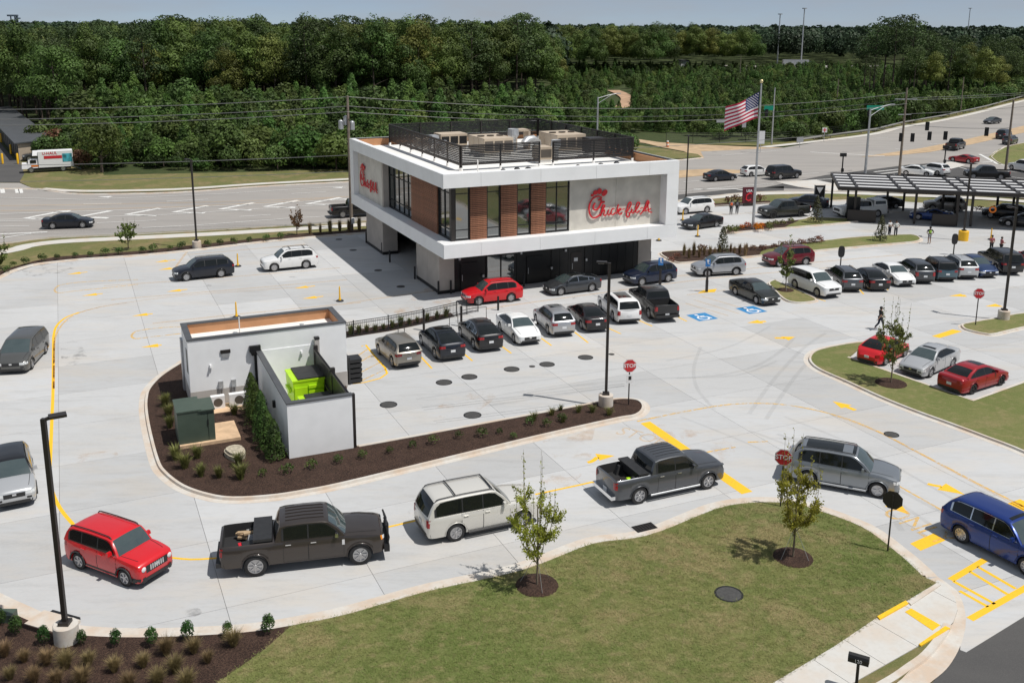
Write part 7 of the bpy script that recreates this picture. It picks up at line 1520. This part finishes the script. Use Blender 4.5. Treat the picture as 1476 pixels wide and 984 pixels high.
def person(px, py, h, face, label, shirt, pants, sk='skin', vest=None, hairm='hair', walk=0.0, arms='down', shorts=False, long_sleeve=False):
    t = empty('person', G(px, py, .0), face, label, 'person'); k = h / 1.75; t.scale = (k, k, k)
    sw = walk
    sh = [V(s * .185, 0, 1.43) for s in (-1, 1)]
    if arms == 'down': el = [V(-.25, -.10 * -sw * 2, 1.16), V(.25, -.10 * sw * 2, 1.16)]; wr = [V(-.25, -.06 + .26 * sw * 2, .93), V(.25, -.10 - .20 * sw * 2, .95)]
    elif arms == 'hips': el = [V(-.36, .08, 1.18), V(.36, .08, 1.18)]; wr = [V(-.19, -.06, 1.02), V(.19, -.06, 1.02)]
    else: el = [V(-.24, -.08, 1.15), V(.24, -.08, 1.15)]; wr = [V(-.08, -.28, 1.16), V(.10, -.28, 1.13)]
    hp = [V(-.09, 0, .92), V(.09, 0, .92)]; kn = [V(-.10, -.22 * sw - .02, .50), V(.10, .10 * sw - .02, .50)]; an = [V(-.10, -.34 * sw + .03, .09), V(.10, .42 * sw + .03, .09 + .10 * sw)]
    toe = [a + V(0, -.15, -.045) for a in an]
    palm = [wr[i] + (wr[i] - el[i]).normalized() * .09 for i in (0, 1)]
    vs = [V(0, 0, .96), V(0, 0, 1.15), V(0, 0, 1.36), V(0, 0, 1.50), V(0, -.01, 1.57), V(0, -.015, 1.65), V(0, 0, 1.73)] + [sh[0], el[0], wr[0], palm[0], sh[1], el[1], wr[1], palm[1], hp[0], kn[0], an[0], toe[0], hp[1], kn[1], an[1], toe[1]]
    es = [(0, 1), (1, 2), (2, 3), (3, 4), (4, 5), (5, 6), (2, 7), (7, 8), (8, 9), (9, 10), (2, 11), (11, 12), (12, 13), (13, 14), (0, 15), (15, 16), (16, 17), (17, 18), (0, 19), (19, 20), (20, 21), (21, 22)]
    rd = [.125, .115, .14, .055, .075, .098, .07, .06, .045, .032, .036, .06, .045, .032, .036, .085, .062, .042, .036, .085, .062, .042, .036]
    fx = MB()
    for i in (0, 1):
        d = (palm[i] - wr[i]).normalized(); s_ = V(0, 1, 0) if abs(d.y) < .8 else V(1, 0, 0); s_ = (s_ - d * s_.dot(d)).normalized(); c = d.cross(s_)
        for j, l in enumerate((.060, .072, .076, .070, .052)):
            if j == 0: b = palm[i] - d * .02 + s_ * .035; e = b + (d * .6 + s_ * .8) * l
            else: b = palm[i] + d * .02 + s_ * (.030 - j * .014); e = b + d * l + c * .015
            fx.tube([b, b.lerp(e, .5) + c * .004, e], [.010, .009, .006], 5)
    fx.lathe([(0, 0), (.016, .01), (.010, .035), (0, .04)], 6, (0, -.118, 1.635))          # nose
    for s in (-1, 1): fx.box((s * .098, .0, 1.645), (.02, .04, .06))                      # ears
    b = skin('body', vs, es, rd, mt[sk], t, 0, 1, fx)
    e = MB()
    for s in (-1, 1): e.box((s * .036, -.108, 1.665), (.03, .012, .014))
    e.box((0, -.104, 1.595), (.05, .012, .012)); e.build('eyes_and_mouth', mt['hair'], t)
    hr = MB(); hr.lathe([(.100, 1.655), (.112, 1.69), (.102, 1.74), (.065, 1.775), (0, 1.785)], 12, (0, .014, 0)); hr.lathe([(.07, 1.58), (.085, 1.62), (.09, 1.68)], 10, (0, .04, 0)); hr.build('hair', mt[hairm], t, 60)
    m1 = [sh[i].lerp(el[i], .75) for i in (0, 1)]
    if long_sleeve: m1 = [wr[i].lerp(el[i], .1) for i in (0, 1)]
    skin('shirt', [V(0, 0, .94), V(0, 0, 1.15), V(0, 0, 1.36), V(0, 0, 1.47), sh[0], el[0].lerp(sh[0], .4), m1[0], sh[1], el[1].lerp(sh[1], .4), m1[1]], [(0, 1), (1, 2), (2, 3), (2, 4), (4, 5), (5, 6), (2, 7), (7, 8), (8, 9)], [.145, .135, .158, .07, .076, .068, .06, .076, .068, .06], mt[shirt], t)
    ke = [kn[i].lerp(hp[i], .15) for i in (0, 1)] if shorts else [an[i] + V(0, 0, .04) for i in (0, 1)]
    kk2 = [hp[i].lerp(ke[i], .5) for i in (0, 1)] if shorts else kn
    skin('trousers', [V(0, 0, .97), hp[0], kk2[0], ke[0], hp[1], kk2[1], ke[1]], [(0, 1), (1, 2), (2, 3), (0, 4), (4, 5), (5, 6)], [.138, .10, .078, .062, .10, .078, .062], mt[pants], t)
    for i in (0, 1): MB().box((toe[i] + an[i]) / 2 + V(0, 0, -.03), (.10, .27, .085), taper=.8).build('shoe', mt['shoe' if i else 'shoe'], t)
    if vest: skin('vest', [V(0, 0, 1.02), V(0, 0, 1.18), V(0, 0, 1.36), V(-.12, 0, 1.44), V(.12, 0, 1.44)], [(0, 1), (1, 2), (2, 3), (2, 4)], [.155, .152, .172, .085, .085], mt[vest], t)
    return t
person(1267.8, 475.5, 1.72, R(100), 'person in black walking across the lot behind the red rounded coupe', 'cblack', 'cnavy', 'skin', walk=.75, arms='down')
person(1053.5, 309.5, 1.75, R(0), 'person in an orange vest and dark trousers standing beside another near the flagpole', 'cgrey', 'cblack', 'skin2', 'corange')
person(1062, 309, 1.75, R(160), 'person in dark clothes and black vest beside the one in orange', 'cblack', 'cblack', 'skin2', 'cgrey')
person(1281.5, 340, 1.68, R(20), 'person in a pale shirt and navy trousers beside the conical evergreen', 'cwhite', 'cnavy', 'skin', arms='front')
person(1290.5, 341, 1.68, R(-15), 'person in a white shirt with elbows out at the island tip', 'cwhite', 'cnavy', 'skin', arms='hips')
person(1339, 351.5, 1.75, R(180), 'person in a green vest and grey shorts seen from behind on the lot', 'cblack', 'cgrey', 'skin', 'clime', shorts=True, arms='hips')
person(1428, 364, 1.70, R(0), 'person in a dusty red top with hands together near the row of cars', 'cred', 'cblack', 'skin', arms='front')
person(1442, 366, 1.66, R(90), 'person in a dusty red top standing sideways near the row of cars', 'cred', 'cblack', 'skin', arms='front')
# ================================================================ the vehicles in the photo
car('boxy', 'red', (181.1, 845.1), (113.2, 819.7), 'small boxy red crossover with black cladding turning into the front lane', 'car', 2, 'crossover_car', clad=1, rimstyle='s5', slots=1)
f250, cF = car('hdpickup', 'bbrown', (523.2, 813.5), (365.7, 831.5), 'dark brown crew cab pickup with a loaded bed and black grille guard', 'pickup truck', 2, 'pickup_truck', rimstyle='s8', chromeh=1, chromemir=1)
car('bigsuv', 'pearl', (747, 761), (663.7, 778.8), 'pearl white full size crossover with roof bars behind the brown pickup and staked tree', 'car', 2, 'suv_car', rimstyle='s8', bars=[2.7, 4.4], sunroof=[(2.25, 2.75)], vlamp=1, step='trim')
f150, cG = car('pickup', 'grey', (1022.8, 704.6), (919.4, 726.9), 'dark grey pickup with silver side steps and an open bed at the yellow stop bar', 'pickup truck', 2, 'pickup_truck', rimstyle='s6', chromeh=1, step='steel', bumper='chrome')
car('suv', 'gl', (1259.8, 717), (1167.3, 700.3), 'silver grey large crossover with two roof windows beside the yellowing sapling', 'car', 2, 'suv_car', rimstyle='s5', sunroof=[(2.2, 2.9), (3.4, 5.0)], step='steel', L=5.1, wb=3.075)
car('suv', 'blue', (1474.4, 828), (1386.6, 783.4), 'bright blue crossover with chrome window trim leaving at the crosswalk', 'car', 2, 'suv_car', rimstyle='s10', chromewin=1, sunroof=[(2.3, 3.0)], rails=0)
car('crossover', 'ltsilver', (53, 716), -61, 'silver crossover with a black roof cut by the picture edge beside the tall lamp post', 'car', 2, 'crossover_car', roofc='black', rimstyle='s5', clad=1, rails=0, flip=True)
car('minivan', 'vgrey', (45.7, 533.7), (68.8, 507.3), 'dark grey minivan at the outer lane beside the double yellow line', 'car', 2, 'minivan', rimstyle='s10')
car('crossover', 'navy', (267.6, 405.7), (320.8, 399.9), 'black three row crossover on the drive-through approach', 'car', 1, 'crossover_car', L=4.95, wb=2.85, rb=4.85, rt=4.35, pill=[1.5, 2.5, 3.5, 4.4])
car('suv', 'white', (394.6, 392.1), (442.7, 387.4), 'white off-road crossover with roof bars on the drive-through approach', 'car', 1, 'suv_car', L=4.83, wb=2.79, bars=[3.3, 4.6], rb=4.7, rt=4.3, pill=[1.55, 2.5, 3.4, 4.3], rimstyle='s6')
car('sedan', 'navy', (120.9, 328.6), (74.5, 330.3), 'dark sedan driving alone along the road beyond the bed', 'car', 1, 'moving_car', wb=2.95, L=5.0)
car('pickup', 'black', (538, 311.5), (497.8, 314), 'black pickup on the road half hidden by the restaurant corner', 'pickup truck', 1, 'pickup_truck')
# drive lane in front of the restaurant
car('crossover', 'red', (689.9, 440.6), (737.3, 435.5), 'red crossover in the lane under the restaurant overhang', 'car', 1, 'crossover_car', chromegrille=1, L=4.69)
car('fastback', 'gunmetal', (807.8, 426.4), (854.2, 420.3), 'dark grey electric sedan in the lane under the restaurant overhang', 'car', 1, 'sedan_car', chromewin=1)
car('crossover', 'dkblue', (925, 412.4), (964, 407), 'dark blue crossover in the lane at the restaurant end pier', 'car', 1, 'crossover_car', rails=0)
car('crossover', 'silver', (1022.4, 399.3), (1058.3, 397.2), 'silver crossover in the lane beside the tall grass bed', 'car', 1, 'crossover_car', clad=1)
car('crossover', 'maroon', (1126.5, 385), (1158.6, 382.7), 'maroon crossover in the lane behind the slender island tree', 'car', 1, 'crossover_car', clad=1)
# row beside the fence
row = 'cars parked in the row below the restaurant'
car('crossover', 'tan', (544.4, 510.2), (565.5, 529.7), 'tan grey crossover parked at the hatched end of the row', 'car', 1, rails=0, L=4.4, wb=2.64, group=row)
car('glassback', 'navy', (605.4, 496.3), (628.1, 518.3), 'black crossover with an all-glass sloping back in the row', 'car', 1, group=row, rimstyle='s10')
car('coupeback', 'black', (660.6, 483.3), (685, 506.1), 'black sloping-roof crossover with chrome window line in the row', 'car', 1, chromewin=1, group=row, sunroof=[(2.4, 3.4)])
car('sedan', 'white', (745.9, 499.3), (715, 472.5), 'white sedan parked nose out in the row', 'car', 1, group=row)
car('crossover', 'silver', (766, 461), (795.5, 488), 'silver crossover with a dark glass roof in the row', 'car', 1, group=row, sunroof=[(2.3, 3.9)], rails=0)
car('sedan', 'black', (815, 454), (842.7, 479.8), 'black sedan between the silver and white crossovers in the row', 'car', 1, group=row)
car('flex', 'white', (858, 440), (890, 469.4), 'white long-roofed wagon with roof windows behind the lamp post', 'car', 1, group=row, sunroof=[(2.25, 2.6), (3.2, 4.6)], vlamp=1)
car('pickup', 'black', (903, 434), (942.1, 465.2), 'black pickup with its bed towards the accessible bays', 'pickup truck', 1, 'pickup_truck', group=row)
car('sedan', 'matte', (1092.5, 439.8), (1056, 424), 'matte black sedan parked nose out beside the small tree island', 'car', 1)
row2 = 'cars parked in the far row'
car('suv', 'white', (1179.3, 429.3), (1142.2, 415), 'white crossover parked nose out next to the slender island tree', 'car', 1, rails=0, L=4.8, wb=2.78, group=row2)
car('crossover', 'grey', (1184, 401), (1214.2, 423.2), 'dark grey crossover with roof rails next to the white crossover', 'car', 1, group=row2)
car('sedan', 'black', (1222, 400), (1251.7, 420.5), 'black sedan parked nose in between the dark grey crossover and a white sedan', 'car', 1, group=row2)
car('sedan', 'white', (1290, 413.6), (1257, 397), 'white compact sedan parked nose out in the far row', 'car', 1, L=4.55, wb=2.6, group=row2)
car('crossover', 'gunmetal', (1287, 391), (1317.5, 410.3), 'slate grey crossover with tall tail lamps in the far row', 'car', 1, rails=0, vlamp=1, group=row2)
car('boxy', 'teal', (1321, 389), (1351, 407.6), 'teal grey boxy crossover with a black roof in the far row', 'car', 1, roofc='black', group=row2)
car('crossover', 'ltsilver', (1350, 386), (1379.2, 403), 'pale silver crossover between the teal boxy car and the blue sedan', 'car', 1, group=row2)
car('sedan', 'cblue', (1408.7, 400.4), (1374, 385), 'blue sedan parked nose out in the far row', 'car', 1, group=row2)
car('bigsuv', 'black', (1405, 377), (1442.2, 397.1), 'large black wagon parked nose in at the end of the far row', 'car', 1, rails=0, group=row2)
car('sedan', 'dkred', (1456, 374), (1492, 392), 'dark red car cut by the picture edge beyond the large black wagon', 'car', 1, group=row2)
# three on the right island
car('beetle', 'red', (1310.7, 511.7), (1270.5, 529.7), 'red rounded coupe parked at the grass island', 'car', 2, twodoor=1, rimstyle='s10')
car('sedan', 'ltsilver', (1336.2, 546.6), (1378, 527.5), 'silver sedan between the red rounded coupe and the red sedan', 'car', 2, sunroof=[(2.35, 3.2)], rimstyle='s5')
car('sedan', 'dkred', (1442.2, 556), (1403.3, 568.1), 'deep red sedan with black wheels and boot lid at the grass corner', 'car', 2, rimstyle='b5', sunroof=[(2.2, 4.0)])
# far lanes
car('suv', 'white', (989.8, 309.4), (1017.7, 307), 'white crossover in the far lane behind the restaurant corner', 'car', 1)
car('sedan', 'black', (1006.3, 331.5), (1032, 327.8), 'black sedan in the far lane with a yellow post before it', 'car', 1)
car('pickup', 'matte', (1116.9, 315.4), (1152.5, 313), 'dark grey pickup in the far lane beside the flagpole island', 'pickup truck', 1, 'pickup_truck', rimstyle='b5')
car('sedan', 'navy', (1148, 298), (1176, 300), 'dark sedan at the canopy entrance behind the brownish magnolia', 'car', 0)
car('sedan', 'navy', (1053.5, 260.2), (1034, 261.5), 'dark sedan on the near lane of the road', 'car', 0, 'moving_car')
car('hatch', 'white', (1103, 253.6), (1085, 254.6), 'white hatchback on the road behind the flagpole', 'car', 0, 'moving_car')
car('bigsuv', 'black', (1147.3, 257.2), (1126.2, 258.9), 'large black wagon on the road beside the white hatchback', 'car', 0, 'moving_car')
wp, _ = car('pickup', 'white', (1229, 314.5), (1259.2, 313.3), 'white pickup with a raised rear canopy under the order canopy', 'pickup truck', 0, 'pickup_truck')
car('sedan', 'black', (1262, 302), (1290, 301), 'black car in the second lane under the order canopy', 'car', 0)
car('coupe', 'sblue', (1324.4, 317.3), (1359.5, 319.9), 'bright blue sports coupe under the order canopy', 'car', 0, twodoor=1)
car('crossover', 'champagne', (1347, 304), (1376, 305.5), 'champagne crossover in the second lane under the order canopy', 'car', 0, rails=0)
car('crossover', 'black', (1429.7, 314.9), (1462, 318), 'black crossover under the canopy far end', 'car', 0)
car('sedan', 'black', (1456.8, 326.8), (1490, 330), 'black car leaving the canopy at the picture edge', 'car', 0)
car('sedan', 'white', (1334, 254.5), (1306.4, 252.5), 'white sedan on the junction slip lane above the canopy roof', 'car', 0, 'moving_car')
car('crossover', 'white', (1330, 250), (1349, 253), 'white crossover on the junction slip lane above the canopy roof', 'car', 0, 'moving_car')
car('pickup', 'black', (1403, 258.5), (1442, 259.5), 'black pickup on the junction slip lane near the brown pole', 'pickup truck', 0, 'pickup_truck')
car('suv', 'white', (1457, 245), (1480, 249), 'white wagon at the picture edge on the slip lane', 'car', 0, 'moving_car')
car('coupe', 'dkred', (1374, 233), (1394, 235.5), 'dark red sports car turning at the junction', 'car', 0, 'moving_car')
car('pickup', 'black', (1392, 213.5), (1379, 217.5), 'black pickup driving away up the hill road', 'pickup truck', 0, 'pickup_truck')
car('suv', 'navy', (1460, 198), (1448, 201.5), 'dark wagon driving away beside the tan median', 'car', 0, 'moving_car')
car('crossover', 'grey', (1468, 206.5), (1458, 209.5), 'grey crossover driving away beside the grass corner', 'car', 0, 'moving_car')
car('sedan', 'gunmetal', (1429, 179), (1441, 178), 'grey sedan coming down the hill road', 'car', 0, 'moving_car')
car('suv', 'gunmetal', (42.6, 232.6), (72, 231), 'grey wagon parked behind the moving truck by the storage building', 'car', 0)
# loads in the pickup beds
def load(o, c, mk_): M_ = o.matrix_basis.copy(); return M_
def bedpt(o, c, s, y, z): return o.matrix_basis @ V(c.xf - s, y, z)
rz = f250.rotation_euler.z
t = empty('tool_box', bedpt(f250, cF, 4.72, 0, .83), rz, 'black tool box across the brown pickup bed', 'tool box'); MB().box((0, 0, .31), (.66, 1.76, .62)).build('chest', mt['plastic'], t); MB().box((0, 0, .66), (.72, 1.86, .1)).build('lid', mt['plastic'], t)
random.seed(3)
for i, (s, y, d, mat, w) in enumerate(((5.35, .45, (.7, .5, .25), 'tan', 'pile of tan offcuts'), (5.5, -.25, (.35, .25, .25), 'red', 'small red can'), (5.15, -.35, (.75, .45, .30), 'plastic', 'grey plastic bin'), (5.2, .55, (.5, .9, .3), 'steel', 'silver wheel arch cover'))):
    m = MB()
    for k in range(5 if i == 0 else 1): m.box((rnd(-.2, .2) if i == 0 else 0, rnd(-.15, .15) if i == 0 else 0, d[2] / 2 + k * .05), (d[0] * (.8 if i == 0 else 1), d[1] * (.3 if i == 0 else 1), d[2] * (.3 if i == 0 else 1)), rnd(-1, 1) if i == 0 else .2, taper=1.0 if i != 3 else .6)
    tag(m.build('cargo', mt[mat], None, None, bedpt(f250, cF, s, y, .83), rz), w + ' lying in the brown pickup bed', 'cargo')
o = MB(); o.lathe([(.14, 0), (.17, .2), (.1, .3), (0, .3)], 12); tag(o.build('cargo', mt['ysolid'], None, 40, bedpt(f250, cF, 4.98, -.6, .83)), 'small yellow jug next to the tool box in the brown pickup', 'cargo')
k = cF; m = MB()
for sd in (1, -1): m.tube([(k.xf + .12, sd * .80, .55), (k.xf + .20, sd * .82, 1.0), (k.xf + .10, sd * .70, 1.42)], .04, 6)
m.tube([(k.xf + .10, -.70, 1.42), (k.xf + .16, 0, 1.44), (k.xf + .10, .70, 1.42)], .04, 6)
for z in (.72, .86, 1.0, 1.14): m.tube([(k.xf + .15, -.82, z), (k.xf + .24, 0, z), (k.xf + .15, .82, z)], .035, 6)
m.box((k.xf + .10, 0, .58), (.22, 1.95, .26)); m.build('grille_guard', mt['black'], f250, 60)
for sd in (1, -1):
    MB().box((k.xf - 1.62, sd * (k.y_at(1.62, 1.12) + .012), 1.12), (.10, .02, .22)).build('fender_badge', mt['chrome'], f250)
    k.wrap(k.w(0) + .08, k.w(0) + .16, k.k['hf'] - .24, k.k['hf'] - .06, sd, off=.012).build('side_marker', mt['amber'], f250)
rz = f150.rotation_euler.z
t = empty('tool_box', bedpt(f150, cG, 4.45, 0, 1.0), rz, 'flat black tool box across the dark grey pickup bed', 'tool box'); MB().box((0, 0, .18), (.42, 1.62, .36)).build('chest', mt['plastic'], t); MB().box((0, 0, .40), (.52, 1.90, .07)).build('lid', mt['plastic'], t)
tag(MB().box((0, 0, .12), (.35, .3, .24), .3, taper=.9).build('cargo', mt['lime'], None, None, bedpt(f150, cG, 4.85, -.45, .83)), 'small green bag in the dark grey pickup bed', 'cargo'); tag(MB().box((0, 0, .06), (.8, .7, .12)).build('cargo', mt['bronze'], None, None, bedpt(f150, cG, 5.25, -.3, .83), rz), 'flat grey board at the tailgate of the dark grey pickup', 'cargo')
for o, c in ((f150, cG), (f250, cF)):
    for i in range(5):
        u = -.6 + i * .3; P = [c.gpt(u, t) + V(0, 0, .012) for t in (2.6, 3, 3.5, 4, 4.5, 5)]; MB().tube(P, .018, 5).build('roof_rib', c.body, o, 60)
    for sd in (1, -1): MB().box((c.xf - c.k['fo'] - c.k['wb'], sd * .66, 1.02), (.8, .28, .4), taper=.55).build('wheel_housing', mt['bedliner'], o)
c = Car('pickup', 'white'); m = MB(); m.box((c.xf - 4.95, 0, 1.62), (1.7, 1.8, .66), taper=.92); m.build('rear_canopy', pmat('white'), wp); MB().box((c.xf - 4.95, 0, 1.66), (1.3, 1.84, .34), taper=.95).build('canopy_window', mt['cglass'], wp)
# moving truck on the far lot
A, B = G(45.5, 249.3), G(91.5, 246.8); d = (A - B); rz = math.atan2(d.y, d.x); L = d.length; n = V(-math.sin(rz), math.cos(rz), 0); n = n if n.y > 0 else -n
t = empty('moving_truck', (A + B) / 2 + n * 1.05, rz, 'white and red box moving truck parked on the driveway verge', 'truck'); x0 = L / 2
MB().box((x0 - 3.35, 0, 1.85), (4.6, 2.25, 2.3)).build('cargo_box', mt['wsolid'], t); MB().box((x0 - .75, 0, 2.72), (.9, 2.1, .55), taper=.8).build('attic_box', mt['wsolid'], t); MB().box((x0 - .35, 0, 1.25), (1.5, 1.95, 1.2), taper=.88).build('cab', mt['wsolid'], t); MB().box((x0 + .65, 0, .95), (1.1, 1.9, .75), taper=.9).build('hood', mt['wsolid'], t); MB().box((x0 - 2.4, 0, .52), (5.8, 1.6, .3)).build('chassis', mt['under'], t)
MB().box((x0 + .20, 0, 1.62), (.5, 1.7, .5), taper=.7).build('windscreen', mt['cglass'], t); MB().box((x0 + 1.22, 0, .72), (.1, 1.9, .4)).build('bumper', mt['steel'], t)
for sd in (1, -1):
    MB().box((x0 - .35, sd * .93, 1.6), (.8, .06, .45)).build('side_window', mt['cglass'], t); MB().box((x0 - 3.0, sd * 1.14, 2.15), (2.4, .02, .42)).build('red_stripe', mt['redface'], t); MB().box((x0 - 4.9, sd * 1.14, 2.0), (1.3, .02, 1.2)).build('teal_picture', M('teal_print', (.05, .30, .36), .5, var=.5, scale=2), t); MB().box((x0 - .6, sd * .985, 1.0), (1.1, .02, .28)).build('orange_stripe', mt['orange'], t)
    l = text_mesh('U-HAUL', .55, .003, 'lettering', 'redface', t, .01); l.location = (x0 - 2.6, sd * 1.145, 2.7); l.rotation_euler = (R(90), 0, R(180) if sd > 0 else 0)
    tm, rm = wheel_mesh(.40, .25, 's8')
    for x in (x0, -x0): w = inst('wheel', tm, t, (x, sd * .92, .40), (0, 0, 0 if sd > 0 else math.pi)); inst('rim', rm, w)
MB().bar((x0 - 5.6, -.5, .5), (x0 - 6.7, -.5, .05), .5, .06).build('loading_ramp', mt['steel'], t)
